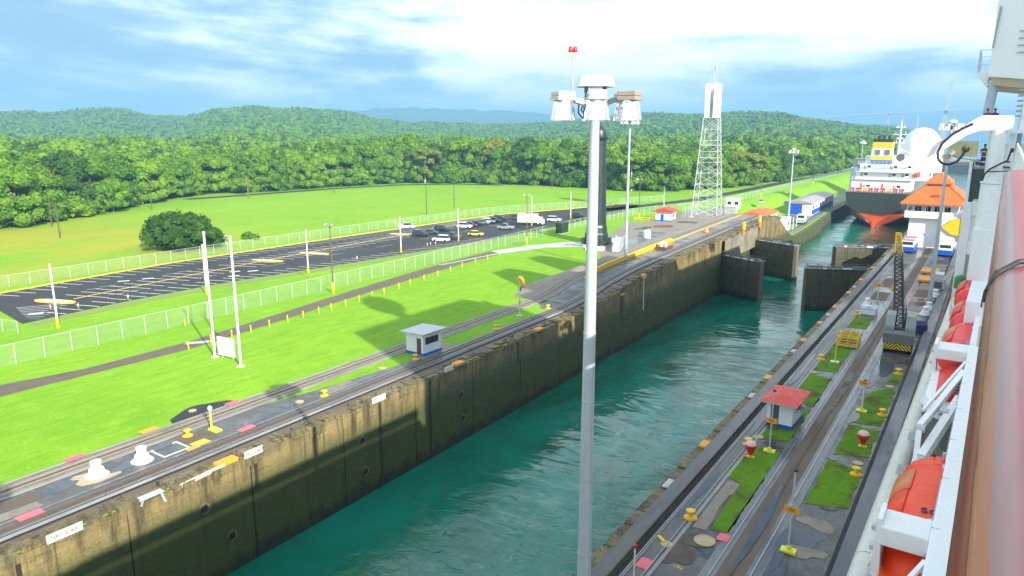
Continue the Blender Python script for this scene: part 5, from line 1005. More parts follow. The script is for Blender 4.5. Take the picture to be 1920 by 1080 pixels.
# ---- sign posts with orange plates
def signpost(x, y, h, zs, lab, base=LEMON, s='ISII', rod=None, w=1.0):
    t = thing('sign_post', lab, 'sign', (x, y, .03), 0, 'orange plate sign posts')
    MB().cyl((0, 0, 0), (0, 0, h), .085, .06, 8).build('post', GREYM if rod is None else CREAM, t); MB().box(-.5, .5, -.32, .32, 0, .16).cyl((0, 0, .16), (0, 0, .4), .17, n=8).build('base_block', base, t)
    p = MB().box(-w / 2, w / 2, -.13, -.09, zs - .24, zs + .24).build('plate', ORANGE if False else AMBER, t); text(p, s, .34, (0, -.135, zs), (math.radians(90), 0, 0), TEXTM)
    MB().cyl((0, 0, h), (0, 0, h + .12), .09, n=8).obox((.08, 0, h + .1), (.22, .1, .12)).build('lamp', BLACK, t)
    if rod: MB().cyl((0, 0, h), (0, 0, rod), .025, n=6).build('rod', GREYM, t)
    return t
signpost(-8.7, 47.1, 5.9, 3.15, 'nearest sign post with orange plate and yellow base on the centre wall')
signpost(-13.9, 62.5, 5.7, 3.0, 'sign post with orange plate right in front of the red roofed hut')
signpost(-8.5, 77.5, 3.3, 3.1, 'sign post with orange plate and thin rod on the long right grass plot', rod=6.2)
signpost(-13.8, 131, 5.6, 3.2, 'far sign post with a wide orange plate on the blue grey hatch', PALEC, w=1.5)
t = thing('warning_post', 'thin pale post with a red top beside a pink marker plate', 'post', (-15.7, 37.2, .03)); MB().cyl((0, 0, 0), (0, 0, 3.0), .06, n=8).build('post', CREAM, t); MB().lathe([(.08, 0), (.13, .08), (.11, .22), (.03, .28)], (0, 0, 3.0), 10).build('red_top', RED, t, True); MB().box(-.5, .5, -.3, .3, 0, .16).build('base_block', LEMON, t)
t = thing('cage_post', 'pale thin post with yellow block base beside the yellow cage', 'post', (-13.8, 93.3, .05)); MB().cyl((0, 0, 0), (0, 0, 4.9), .07, .05, 8).build('post', LEMON, t); MB().box(-.5, .5, -.32, .32, 0, .16).build('base_block', CREAM, t)
# red cones with white domes
for x, y, lab in ((-15.0, 60.4, 'red cone with white dome on the left grass plot'), (-7.1, 68.3, 'red cone with white dome on the right grass plot')):
    t = thing('cone_cover', lab, 'cone', (x, y, .05), 0, 'red cones with white domes'); MB().lathe([(.14, .22), (.2, .3), (.5, 1.05), (.53, 1.16), (.5, 1.2)], n=16).build('cone', RED, t, True); MB().lathe([(.5, 0), (.47, .14), (.32, .27), (.05, .33)], (0, 0, 1.2), 16).build('dome', paint('faded_pink_dome', (.75, .45, .45), .4), t, True); MB().cyl((0, 0, 0), (0, 0, .24), .2, n=10).box(-.35, .35, -.2, .2, 0, .07).build('foot', YELLOW, t)
# yellow tubular cage
t = thing('tube_cage', 'yellow tubular steel cage standing on the grass plot', 'cage', (-13.7, 103, .05), .03); g = MB()
X0, X1, Y0, Y1, Z = -1.15, 1.15, -2.1, 2.1, 1.35
for x in (X0, 0, X1):
    for y in (Y0, Y1): g.cyl((x, y, 0), (x, y, Z), .06, n=6)
for y in (-.7, .7):
    for x in (X0, X1): g.cyl((x, y, 0), (x, y, Z), .06, n=6)
g.build('upright', YELLOW, t); g = MB()
for z in (.12, .55, .95, Z):
    for a, b in (((X0, Y0), (X1, Y0)), ((X1, Y0), (X1, Y1)), ((X1, Y1), (X0, Y1)), ((X0, Y1), (X0, Y0))): g.cyl((*a, z), (*b, z), .055, n=6)
g.build('rail', YELLOW, t); g = MB()
for k in range(5): y = Y0 + .7 + k * .7; g.cyl((X0, y, Z), (X1, y, Z), .045, n=6)
g.bar((X0, Y0, .3), (X1, Y0, .3), .3, .06).bar((0, Y0, Z), (0, Y1, Z), .07); g.build('top_bar', YELLOW, t); MB().box(X0, X1, Y0, Y1, .02, .07).build('floor_plate', RUST, t)
# white hatch box, deck covers
t = thing('hatch_box', 'low white and blue hatch box on the pale slab', 'hatch', (-14.0, 123.6, .03)); MB().box(-1.05, 1.05, -1.6, 1.6, 0, .85).build('box', WHITE, t, bevel=.05); MB().box(-1.1, 1.1, -1.65, 1.65, .85, .95).build('lid', paint('lid_blue_grey', (.35, .45, .6), .4), t); MB().box(-.4, .4, -.5, .5, .95, 1.05).build('vent', GREYM, t)
for x, y, r, lab in ((-15.95, 43.3, .42, 'round tan manhole cover at the bottom of the centre wall'), (-13.9, 45.2, .75, 'wide worn round cover near the pink marker on the centre wall'), (-15.6, 65.2, .5, 'pale oval cover left of the red roofed hut'), (-15.2, 87.9, .5, 'pale oval cover between the long grass plots'), (-6.9, 64.4, .45, 'pale oval cover between the right grass plots'), (-7.0, 87.4, .45, 'pale oval cover at the top of the right grass plot'), (-58.7, 47.2, .45, 'tan manhole cover on the paved wedge of the left bank'), (-65.9, 39.4, .4, 'pale ring cover on the dark paved bulge'), (-59.2, 60.3, .5, 'tan manhole cover on the grass before the white hut')):
    o = MB().lathe([(r, 0), (r, .05), (r * .86, .055), (r * .84, .035), (r * .2, .035)], n=18).build('manhole_cover', paint('tan_cover', (.45, .36, .2), .6, wear=.6), loc=(x, y, .02 if x > -20 else .03)); tag(o, lab, 'manhole cover', 'round covers')
tag(MB().obox((0, 0, .05), (.22, .8, .1), .9).build('yellow_bar', YELLOW, loc=(-16.5, 43.7, .02)), 'short yellow bar lying beside the round tan cover', 'bar')
text(None, '(93', .5, (-14.3, 41.2, .012), (0, 0, math.radians(-20)), PAINTY, 'painted_number'); o = bpy.data.objects['painted_number']; o['kind'] = 'structure'
# amber edge blocks and white plates on the lip of the centre wall
for y, lab in ((60.5, 'nearest amber block on the lip of the centre wall'), (82.5, 'second amber block on the lip of the centre wall'), (101, 'amber block on the lip opposite the yellow cage post'), (112, 'amber block on the lip, two blocks past the cage'), (124, 'amber block on the lip beside the capstans'), (137, 'amber block on the lip right before the near gate'), (151, 'amber block on the lip beside the near right gate'), (166, 'amber block on the lip at the gate hinge'), (188, 'farthest amber block on the lip of the centre wall')):
    t = thing('edge_block', lab, 'edge block', (-19.15, y, .12), 0, 'amber blocks of the centre wall'); MB().obox((0, 0, .06), (.7, 1.5, .22)).build('block', AMBER, t, bevel=.03); MB().obox((-.32, 0, -.1), (.14, 1.1, .3)).build('bracket', RUST, t)
for y, lab in ((51.5, 'white plate on the lip, nearest on the centre wall'), (75.5, 'white plate on the lip left of the red hut'), (95, 'white plate on the lip before the cage'), (118, 'white plate on the lip beside the far grass plot'), (143, 'white plate on the lip before the right gate')):
    t = thing('edge_plate', lab, 'number plate', (-19.1, y, .18), 0, 'white plates of the centre wall'); MB().obox((0, 0, 0), (.5, 1.5, .1)).build('plate', paint('chipped_white', (.5, .5, .46), .6, wear=.7), t); MB().obox((-.3, 0, -.1), (.1, 1.3, .25)).build('bracket', RUST, t)
# ---- mobile crane
STRIPE, nt_, N_, L_s, P_ = nodemat('hazard_stripes')
tc_ = N_.new('ShaderNodeTexCoord').outputs['Object']; sp_ = N_.new('ShaderNodeSeparateXYZ'); L_s.new(tc_, sp_.inputs[0])
f_ = n_math(N_, L_s, 'LESS_THAN', n_math(N_, L_s, 'FRACT', n_math(N_, L_s, 'MULTIPLY', n_math(N_, L_s, 'MULTIPLY_ADD', n_math(N_, L_s, 'ABSOLUTE', sp_.outputs['X']), 1.0, sp_.outputs['Z']), 2.4)), .5)
L_s.new(n_mix(N_, L_s, f_, (.02, .02, .02), (.72, .48, .02)), P_.inputs['Base Color'])
t = thing('mobile_crane', 'pale grey mobile crane with black lattice boom and yellow tip on the central track', 'crane', (-8.0, 105.5, .03), math.radians(2))
CGR = paint('crane_grey_green', (.27, .31, .30), .45, wear=.5)
MB().box(-1.6, 1.6, -3.6, 4.5, .75, 1.25).build('carrier', DKGREY, t, bevel=.05)
for y in (-2.6, -1.3, 2.0, 3.4):
    for s in (-1, 1): MB().cyl((s * 1.1, y, .55), (s * 1.65, y, .55), .55, n=14).build('wheel', RUBBER, t)
MB().loft([[(-1.75, -3.9, 1.3), (1.75, -3.9, 1.3), (1.75, -3.9, 2.6), (-1.75, -3.9, 2.6)], [(-1.75, -2.2, 1.3), (1.75, -2.2, 1.3), (1.75, -2.2, 2.75), (-1.75, -2.2, 2.75)]]).build('counterweight', paint('crane_dark_green', (.13, .155, .145), .5, wear=.4), t, bevel=.06)
MB().box(-1.6, 1.6, -4.02, -3.7, .55, 1.28).build('hazard_board', STRIPE, t)
for s in (-1, 1): MB().loft([[(s * .62, -2.15, 1.3), (s * 1.75, -2.15, 1.3), (s * 1.75, -2.15, 3.2), (s * .62, -2.15, 3.2)], [(s * .62, -1.4, 1.3), (s * 1.75, -1.4, 1.3), (s * 1.75, -1.2, 4.5), (s * .62, -1.2, 4.5)], [(s * .62, 1.6, 1.3), (s * 1.75, 1.6, 1.3), (s * 1.75, 1.6, 4.5), (s * .62, 1.6, 4.5)]]).build('engine_house', CGR, t, bevel=.06)
MB().box(-1.7, -.66, 1.62, 3.3, 1.3, 3.6).build('cab', WHITE, t, bevel=.06); MB().box(-1.62, -.74, 3.3, 3.34, 2.2, 3.4).build('cab_window', GLASS, t); MB().box(-1.745, -1.7, 1.9, 3.1, 2.3, 3.4).build('cab_window', GLASS, t)
MB().cyl((-.5, -.6, 2.2), (.5, -.6, 2.2), .5, n=14).box(-.58, .58, -2.1, 1.5, 1.3, 1.6).cyl((-.5, -1.5, 2.6), (.5, -1.5, 2.6), .35, n=12).build('winch', BLACK, t)
def lattice_boom(p, q, w0, w1, n, m, name):
    p, q = Vector(p), Vector(q); d = (q - p).normalized(); a = d.cross(Vector((0, 0, 1))).normalized(); b = a.cross(d); g = MB()
    def c(k): u = k / n; w = (w0 + (w1 - w0) * u) / 2; o = p + (q - p) * u; return [o + a * i * w + b * j * w for i, j in ((-1, -1), (1, -1), (1, 1), (-1, 1))]
    for i in range(4): g.bar(c(0)[i], c(n)[i], .15)
    for k in range(n):
        A_, B_ = c(k), c(k + 1)
        for i in range(4): j = (i + 1) % 4; g.bar(A_[i], B_[j], .085); g.bar(B_[i], B_[j], .085)
    return g.build(name, m, t)
lattice_boom((-.1, -.3, 1.9), (-2.0, 15.2, 10.0), 1.15, .95, 18, BLACK, 'boom'); lattice_boom((-2.0, 15.2, 10.0), (-2.55, 19.6, 12.3), .95, .7, 5, YELLOW, 'boom_tip')
MB().cyl((-3.0, 19.7, 12.4), (-2.1, 19.7, 12.4), .45, n=14).box(-2.95, -2.2, 19.3, 20.0, 11.9, 12.9).build('tip_sheave', YELLOW, t)
MB().cyl((-2.55, 20.1, 12.3), (-2.55, 20.1, 4.2), .03, n=5).cyl((-2.55, 20.1, 4.4), (-2.55, 20.1, 3.5), .22, .12, 8).build('hook_line', YELLOW, t)
g = MB()
for s in (-1, 1): g.bar((s * .55, -.9, 3.0), (s * .5, -2.0, 5.6), .14); g.cyl((s * .5, -2.0, 5.6), (-2.3 + s * .3, 17.5, 11.6), .035, n=5)
g.bar((-.5, -2.0, 5.6), (.5, -2.0, 5.6), .12); g.build('gantry', BLACK, t)
tag(MB().loft([[(-1.2, -1.4, 0), (1.2, -1.4, 0), (1.0, -1.2, 1.1), (-1.0, -1.2, .9)], [(-1.3, 0, 0), (1.3, 0, 0), (1.1, 0, 1.5), (-.9, 0, 1.3)], [(-1.2, 1.4, 0), (1.2, 1.4, 0), (.9, 1.2, 1.0), (-.8, 1.2, 1.2)]]).build('covered_load', NAVY, loc=(-6.6, 116, .03)), 'navy blue tarpaulin over a load ahead of the crane', 'tarpaulin')
t = thing('machine_box', 'pale grey machinery box between the stacked capstans and the dark mast', 'machinery', (-6.2, 150, .03)); MB().box(-1.1, 1.1, -2, 2, 0, 2.2).build('box', PALEC, t, bevel=.05); MB().box(-.8, .8, -1.6, 1.6, 2.2, 3.0).build('top', GREYM, t); MB().box(-.7, .7, -2.06, -2.0, .6, 1.7).build('grille', DKGREY, t)
for x, y, lab in ((-8.6, 168, 'amber slab pallet on the right side of the centre wall'), (-8.2, 158, 'amber slab pallet just past the dark mast')):
    t = thing('pallet_slab', lab, 'pallet', (x, y, .03), 0, 'amber slabs'); MB().box(-1.6, 1.6, -2.6, 2.6, .12, .5).build('slab', AMBER, t); MB().box(-1.4, -1.1, -2.5, 2.5, 0, .12).box(1.1, 1.4, -2.5, 2.5, 0, .12).build('skid', WOODF, t)
# ---- control house
t = thing('control_house', 'white lock control house with two tier orange hip roof and balcony', 'building', (-11.4, 217, 0), math.radians(1))
HW, HD = 5.3, 12
MB().box(-HW, HW, -HD, HD, 0, 7.4).build('lower_wall', WHITE, t)
MB().box(-6.4, 6.4, -13.2, 13.2, 7.4, 7.75).build('balcony_floor', WHITE, t)
m = MB()
for s in (-1, 1): m.box(s * 6.4 - .08, s * 6.4 + .08, -13.2, 13.2, 7.76, 9.1); m.box(-6.31, 6.31, s * 13.2 - .08, s * 13.2 + .08, 7.76, 9.1)
m.build('parapet', SHIPW, t)
MB().box(-HW + .3, HW - .3, -HD + .3, HD - .3, 7.75, 10.8).build('upper_wall', WHITE, t)
for x in (-3.6, -1.6, .6, 2.6): f = MB().box(x - .7, x + .7, -HD + .22, -HD + .3, 8.7, 10.2).build('window', GLASS, t); MB().box(x - .04, x + .04, -HD + .16, -HD + .21, 8.7, 10.2).build('mullion', WHITE, f)
for y in (-8, -4, 0, 4, 8): MB().box(-HW + .22, -HW + .3, y - .8, y + .8, 8.7, 10.2).build('window', GLASS, t)
MB().box(1.2, 2.4, -HD - .06, -HD, 5.2, 6.6).build('window', GLASS, t)
for x in (-5.9, -2, 2, 5.9): MB().box(x - .12, x + .12, -13.1, -12.86, 9.1, 11.0).build('post', WHITE, t)
def hip(w, d, z0, z1, tw, td, ov=.25): return [(-w, -d, z0), (w, -d, z0), (w, d, z0), (-w, d, z0), (-w, -d, z0 + ov), (w, -d, z0 + ov), (w, d, z0 + ov), (-w, d, z0 + ov), (-tw, -td, z1), (tw, -td, z1), (tw, td, z1), (-tw, td, z1)], [(0, 3, 2, 1), (0, 1, 5, 4), (1, 2, 6, 5), (2, 3, 7, 6), (3, 0, 4, 7), (4, 5, 9, 8), (5, 6, 10, 9), (6, 7, 11, 10), (7, 4, 8, 11), (8, 9, 10, 11)]
r = MB().add(*hip(7.5, 14.6, 10.8, 15.0, 2.6, 7.5)).build('roof', TILE, t); MB().add(*hip(7.4, 14.5, 10.74, 10.79, 7.4, 14.5, .02)).build('eaves', WHITE, t)
MB().box(-2.0, 2.0, -6.0, 6.0, 15.0, 15.5).build('clerestory', PALEC, t); MB().add(*hip(3.1, 7.2, 15.5, 18.0, .4, 4.2)).build('roof', TILE, t)
for s in (-1, 1): MB().bar((s * 7.45, -14.55, 11.1), (s * 2.6, -7.5, 15.05), .3, .16).build('hip_ridge', TILE, t)
MB().box(-.7, .7, -12.1, -10.6, 11.6, 13.2).build('dormer', paint('brick_red', (.42, .07, .02), .6), t)
t = thing('arrow_signal', 'big yellow arrow signal board on a white frame beside the control house', 'signal', (-6.6, 203.2, 0))
m = MB(); m.prism([(-2.6, 5.6), (-.4, 7.6), (1.3, 7.9), (1.3, 3.6), (-.6, 3.9)], -.15, .15); q = m.build('arrow', YELLOW, t); q.rotation_euler = (math.radians(90), 0, 0)
MB().box(1.35, 3.1, -.3, .3, 1.0, 10.2).build('frame', WHITE, t); MB().box(-2.8, 1.3, .2, .4, 2.2, 8.2).build('backing', CREAM, t); MB().box(-2.4, -2.1, -.2, .2, 0, 2.2).box(.9, 1.2, -.2, .2, 0, 2.2).build('leg', GREYM, t)
# ---- towing locomotives
def loco(x, y, rz, lab, pink):
    t = thing('towing_locomotive', lab, 'locomotive', (x, y, .05), rz, 'lock locomotives')
    MB().box(-1.5, 1.5, -4.6, 4.6, .35, 1.5).build('chassis', BLUE, t, bevel=.08)
    for s in (-1, 1): MB().loft([[(-1.35, s * 1.6, 1.5), (1.35, s * 1.6, 1.5), (1.35, s * 1.6, 3.0), (-1.35, s * 1.6, 3.0)], [(-1.35, s * 4.5, 1.5), (1.35, s * 4.5, 1.5), (1.35, s * 4.0, 2.9), (-1.35, s * 4.0, 2.9)]]).build('cab', WHITE, t, bevel=.08); MB().loft([[(-1.1, s * 4.42, 2.0), (1.1, s * 4.42, 2.0), (1.1, s * 4.16, 2.7), (-1.1, s * 4.16, 2.7)], [(-1.1, s * 4.3, 2.0), (1.1, s * 4.3, 2.0), (1.1, s * 4.0, 2.7), (-1.1, s * 4.0, 2.7)]]).build('window', GLASS, t)
    for s in (-1, 1): MB().box(-1.4, 1.4, min(s * 1.5, s * 4.1), max(s * 1.5, s * 4.1), 3.0, 3.1).build('roof', paint('faded_pink_roof', (.5, .2, .2), .5, wear=.4) if pink else WHITE, t)
    MB().cyl((0, -.6, 1.9), (0, .6, 1.9), .55, n=12).build('winch', GREYM, t)
    for s in (-1, 1):
        for yy in (-3.2, 3.2): MB().cyl((s * .75, yy, .4), (s * .95, yy, .4), .42, n=10).build('wheel', BLACK, t)
    return t
loco(-15.2, 197, 0, 'blue and white towing locomotive with pinkish roof before the control house', True)
loco(-7.4, 196, 0, 'white towing locomotive with bright blue end on the right track', False)
# ---- blue ended shed and small cabins on the far left bank
t = thing('long_shed', 'long low white shed with a blue end wall on the far left bank', 'shed', (-66, 340, -5.2), math.radians(1.5))
MB().box(-4.6, 4.6, -28, 28, 0, 5.0).build('wall', WHITE, t); MB().box(-4.64, 1.0, -28.06, -28.0, .2, 4.6).build('blue_end', BLUE, t); MB().box(4.6, 4.66, -27, 27, .3, 2.2).build('blue_band', BLUE, t); m = MB(); m.prism([(-5.2, 5.0), (5.2, 5.0), (5.2, 5.15), (0, 6.2), (-5.2, 5.15)], -28.6, 28.6); r = m.build('roof', paint('grey_sheet_roof', (.32, .30, .30), .5, wear=.5), t); r.rotation_euler = (math.radians(90), 0, 0)
for y in range(-24, 28, 8): MB().box(4.66, 4.7, y - 1, y + 1, 2.6, 3.9).build('window', GLASS, t)
t = thing('tractor_unit', 'small pale towing machine parked on the approach wall edge', 'machine', (-58.2, 283, -5.1), .05); MB().box(-1.5, 1.5, -3, 3, .5, 1.8).build('chassis', GREYM, t); MB().box(-1.3, 1.3, -1, 2.4, 1.8, 3.4).build('cab', WHITE, t); MB().box(-1.1, 1.1, -1.06, -1, 2.1, 3.1).build('window', GLASS, t)
for yy in (-2, 2): MB().cyl((-1.6, yy, .5), (1.6, yy, .5), .5, n=10).build('wheel', BLACK, t)
t = thing('white_pickup_shed', 'white flat roofed cabin at the curved end of the lock wall', 'cabin', (-60.5, 262, -5.2), 0); MB().box(-2.4, 2.4, -3, 3, 0, 4.2).build('wall', WHITE, t); MB().box(-2.6, 2.6, -3.2, 3.2, 4.2, 4.45).build('roof', PALEC, t); MB().box(2.4, 2.46, -1, .6, 1.6, 2.8).build('window', GLASS, t)
for x, y, lab in ((-56.5, 262, 'white post on the green corner past the lock wall'), (-57.5, 272, 'second white post on the green corner past the lock wall')):
    t = thing('marker_post', lab, 'post', (x, y, -5.2)); MB().cyl((0, 0, 0), (0, 0, 4), .13, n=8).build('post', CREAM, t); MB().lathe([(.2, 0), (.15, .2), (.03, .25)], (0, 0, 4), 8).build('cap', WHITE, t)
# ---- tanker
SHG = paint('tanker_grey_hull', (.060, .064, .056), .45, wear=.6, dirt=(.05, .04, .03), scale=.3); SHO = paint('antifouling_orange', (.60, .085, .018), .5, wear=.45, scale=.4)
t = thing('tanker_ship', 'tanker with grey stern, orange waterline and yellow white funnel leaving ahead', 'ship', (-39.5, 330, 0), 0)
ST = [(0, {-12: .2, -9: .5, -6: 4.2, -2: 9.6, 4.2: 11.4}), (4, {-12: .3, -9: 2.4, -6: 7.6, -2: 11.6, 4.2: 12.4}), (12, {-12: 1.5, -9: 6.8, -6: 10.8, -2: 12.6, 4.2: 12.8}), (28, {-12: 7, -9: 11.5, -6: 12.7, -2: 12.9, 4.2: 12.9}), (60, {-12: 11.5, -9: 12.9, -6: 12.9, -2: 12.9, 4.2: 12.9}), (150, {-12: 11, -9: 12.7, -6: 12.9, -2: 12.9, 4.2: 12.9}), (172, {-12: 3, -9: 5, -6: 6.5, -2: 8, 4.2: 9.5}), (186, {-12: .2, -9: .3, -6: .5, -2: 1.2, 4.2: 2})]
for y_, d_ in ST: d_[-4.6] = d_[-6] + (d_[-2] - d_[-6]) * .35
def hullpart(zs, name, m):
    rings = [[(-d[z], y - (3.0 if i == 0 and z > -3 else 0), z) for z in zs] + [(d[z], y - (3.0 if i == 0 and z > -3 else 0), z) for z in reversed(zs)] for i, (y, d) in enumerate(ST)]; return MB().loft(rings).build(name, m, t, True)
hullpart([-4.6, -2, 4.2], 'hull', SHG); hullpart([-12, -9, -6, -4.6], 'boot_top', SHO)
MB().box(-.35, .35, -3.0, .2, -12, -7.6).build('rudder', SHO, t)
MB().tube([(-11.2, -2.6, 4.2), (-10.2, -1.4, -1.2), (-7.5, 1.4, -4.6), (-3.0, .2, -7.6), (-.4, -.4, -9.4)], .14, 6).build('stern_seam', paint('pale_seam', (.42, .42, .38), .5), t)
m = MB()
for k in range(22):
    a = -11 + k; m.cyl((a, -2.4, 4.2), (a, -2.4, 5.3), .05, n=5)
m.bar((-11.3, -2.4, 5.3), (11.3, -2.4, 5.3), .08).bar((-11.3, -2.4, 4.8), (11.3, -2.4, 4.8), .06); m.build('stern_rail', WHITE, t)
R = random.Random(4)
for k in range(9): x = -9.5 + k * 2.3; MB().cyl((x - .7, 1.6, 5.1), (x + .7, 1.6, 5.1), .75, n=10).box(x - .9, x - .7, .7, 2.5, 4.2, 5.9).box(x + .7, x + .9, .7, 2.5, 4.2, 5.9).build('mooring_winch', RED if k % 4 != 2 else YELLOW, t)
for x in (-6.5, 1.5): MB().cyl((x, 3, 4.2), (x, 3, 7.6), .35, n=8).build('vent_post', RED, t)
def house(x0, x1, y0, y1, z0, z1, name='deckhouse', m=WHITE): return MB().box(x0, x1, y0, y1, z0, z1).build(name, m, t, bevel=.1)
house(-11.2, 11.2, 8, 26, 4.2, 9.0); house(-9.8, 11.6, 9, 25, 9.0, 12.2); house(-8.6, 10.8, 10, 24, 12.2, 15.4); house(-7.6, 10, 16, 25, 15.4, 18.6); house(-12.6, -7.6, 18, 26, 14.2, 17.2, 'bridge_wing', GREYP); house(-12.4, -9.6, 12, 20, 4.2, 13.8, 'casing', paint('ship_pale_grey', (.5, .54, .56), .5)); house(9, 13.2, 17, 25, 15.4, 19.6)
for z, x0, x1 in ((9.0, -10.8, 12.2), (12.2, -9.8, 11.8), (15.4, -9.0, 11.0)):
    m = MB(); m.box(x0, x1, 7.2, 8.9, z - .12, z)
    n = int((x1 - x0) / 1.5)
    for k in range(n + 1): m.cyl((x0 + (x1 - x0) * k / n, 7.3, z), (x0 + (x1 - x0) * k / n, 7.3, z + 1.1), .05, n=5)
    m.bar((x0, 7.3, z + 1.1), (x1, 7.3, z + 1.1), .07).bar((x0, 7.3, z + .6), (x1, 7.3, z + .6), .05); m.build('deck_rail', SHIPW, t)
for z, y, xs_ in ((5.2, 7.94, (-6, 5.5)), (10.0, 8.94, (-7.5, 3.2, 8)), (13.2, 9.94, (-6.6, 3.4, 8.6))):
    for x in xs_: f = MB().box(x - .5, x + .5, y - .02, y + .06, z, z + 1.6).build('door', GREYP, t); MB().box(x + .9, x + 2.2, y - .02, y + .06, z + .7, z + 1.5).build('window', GLASS, t)
fz_ = [(15.4, 17.0, BLUE), (17.0, 18.7, YELLOW), (18.7, 21.8, WHITE), (21.8, 24.4, YELLOW), (24.4, 25.6, BLACK)]
for a, b, m_ in fz_: MB().loft([[(-4.4 - .04 * (25 - z), 9.6, z), (3.0 + .04 * (25 - z), 9.6, z), (3.0, 15.5, z), (-4.4, 15.5, z)] for z in (a, b)]).build('funnel_band', m_, t)
for x in (-3.2, .4): f = MB().box(x, x + 1.9, 9.3, 9.42, 19.2, 21.4).build('louvre', GREYP, t); m = MB(); [m.box(x + .1, x + 1.8, 9.2, 9.3, 19.35 + k * .35, 19.5 + k * .35) for k in range(6)]; m.build('slat', DKGREY, f)
for x in (-2.6, -.6, 1.3): MB().cyl((x, 12, 25.6), (x, 12, 27.0), .5, n=10).build('exhaust', BLACK, t)
m = MB(); m.cyl((4.6, 18, 18.6), (4.6, 18, 33), .55, .25, 10)
for z, w in ((24, 2.2), (27.5, 3.0), (30.5, 2.0)): m.bar((4.6 - w, 18, z), (4.6 + w, 18, z), .25); m.bar((4.6 - w * .6, 18, z), (4.6 - w * .6, 18, z + 1.2), .16); m.bar((4.6 + w * .6, 18, z), (4.6 + w * .6, 18, z + 1.2), .16)
m.box(3.4, 5.8, 17.4, 18.6, 25.6, 26.2); m.build('signal_mast', WHITE, t)
m = MB(); m.cyl((6.2, 11.5, 15.4), (6.2, 11.5, 22.0), .5, n=10).bar((6.2, 11.5, 21.4), (19.5, 10.5, 16.0), .5); m.build('provision_crane', paint('ship_beige', (.62, .6, .5), .5), t)
MB().cyl((6.2, 10.8, 18.2), (6.2, 12.4, 18.2), 1.6, n=16).build('hose_reel', DKGREY, t)
MB().lathe([(10.5, 0), (10.5, 9), (10.0, 13), (8.6, 17), (6.4, 20.2), (3.6, 22.3), (.3, 23)], (6.0, 108, 8), 30).build('tank_dome', SHIPW, t, True); MB().box(-11, 11.5, 92, 126, 4.2, 8).build('tank_deck', WHITE, t)
house(9.6, 12.8, 10, 22, 9, 12.4, 'side_house', SHIPW); MB().loft([[(12.0, 8, 10.4), (13.6, 8, 10.4), (13.6, 8, 12), (12.0, 8, 12)], [(12.0, 15, 10.0), (13.9, 15, 10), (13.9, 15, 12.3), (12.0, 15, 12.3)]]).build('stern_lifeboat', LIFE, t, bevel=.3)
t = thing('barge', 'dark long barge far down the channel beyond the control house', 'barge', (-33, 860, -10)); MB().loft([[(-16, -20, -.5), (16, -20, -.5), (17, -23, 8), (-17, -23, 8)], [(-16, 60, -.5), (16, 60, -.5), (17, 64, 8), (-17, 64, 8)]]).build('hull', DKGREY, t); MB().box(-9, 9, 30, 50, 8, 13).build('deckhouse', GREYP, t); MB().box(-12, 12, -15, 25, 8, 9.5).build('hatch', RUST, t)
# ---- far bridge with pylon
t = thing('cable_bridge', 'thin pale bridge deck with one tall pylon on the horizon', 'bridge', (0, 3000, 0)); BR = paint('bridge_concrete', (.45, .46, .46), .7)
MB().loft([[(-620, -20, 82), (-620, 0, 82), (-620, 0, 86), (-620, -20, 86)], [(-400, -20, 96), (-400, 0, 96), (-400, 0, 100), (-400, -20, 100)], [(-165, -20, 106), (-165, 0, 106), (-165, 0, 110), (-165, -20, 110)], [(160, -20, 108), (160, 0, 108), (160, 0, 112), (160, -20, 112)], [(500, -20, 90), (500, 0, 90), (500, 0, 94), (500, -20, 94)]]).build('deck', BR, t)
MB().loft([[(-178, -12, -10), (-158, -12, -10), (-158, 2, -10), (-178, 2, -10)], [(-172, -10, 110), (-162, -10, 110), (-162, 0, 110), (-172, 0, 110)], [(-162, -8, 208), (-155, -8, 208), (-155, -2, 208), (-162, -2, 208)]]).build('pylon', BR, t)
for x in (-345, -300, -250, 40, 100): MB().box(x - 3, x + 3, -14, -6, -12, 96).build('pier', BR, t)
# ================================================================== THE SHIP THE PICTURE IS TAKEN FROM
SY = math.radians(-0.7)
ship = thing('cruise_ship', 'white side of the cruise ship along the right edge, with deck beams and varnished rail', 'ship', (0, 0, 0), SY)
def sb(name, x0, x1, y0, y1, z0, z1, m=SHIPW, bev=0.0, par=None): return MB().box(x0, x1, y0, y1, z0, z1).build(name, m, par or ship, bevel=bev)
# hull with a tapering bow
hl = [(-120, -3.35, 28), (60, -3.35, 28), (76, -3.3, 28), (120, -2.9, 27.6), (140, .2, 24.5), (160, 5, 19.5), (176, 11, 13.6)]
MB().loft([[(a, y, -9), (b, y, -9), (b, y, 9.4), (a, y, 9.4)] for y, a, b in hl]).build('hull', SHIPW, ship)
MB().loft([[(a + .7, y, 9.45), (b - .7, y, 9.45), (b - .7, y, 21.4), (a + .7, y, 21.4)] for y, a, b in hl[2:]]).build('bow_house', SHIPW, ship)
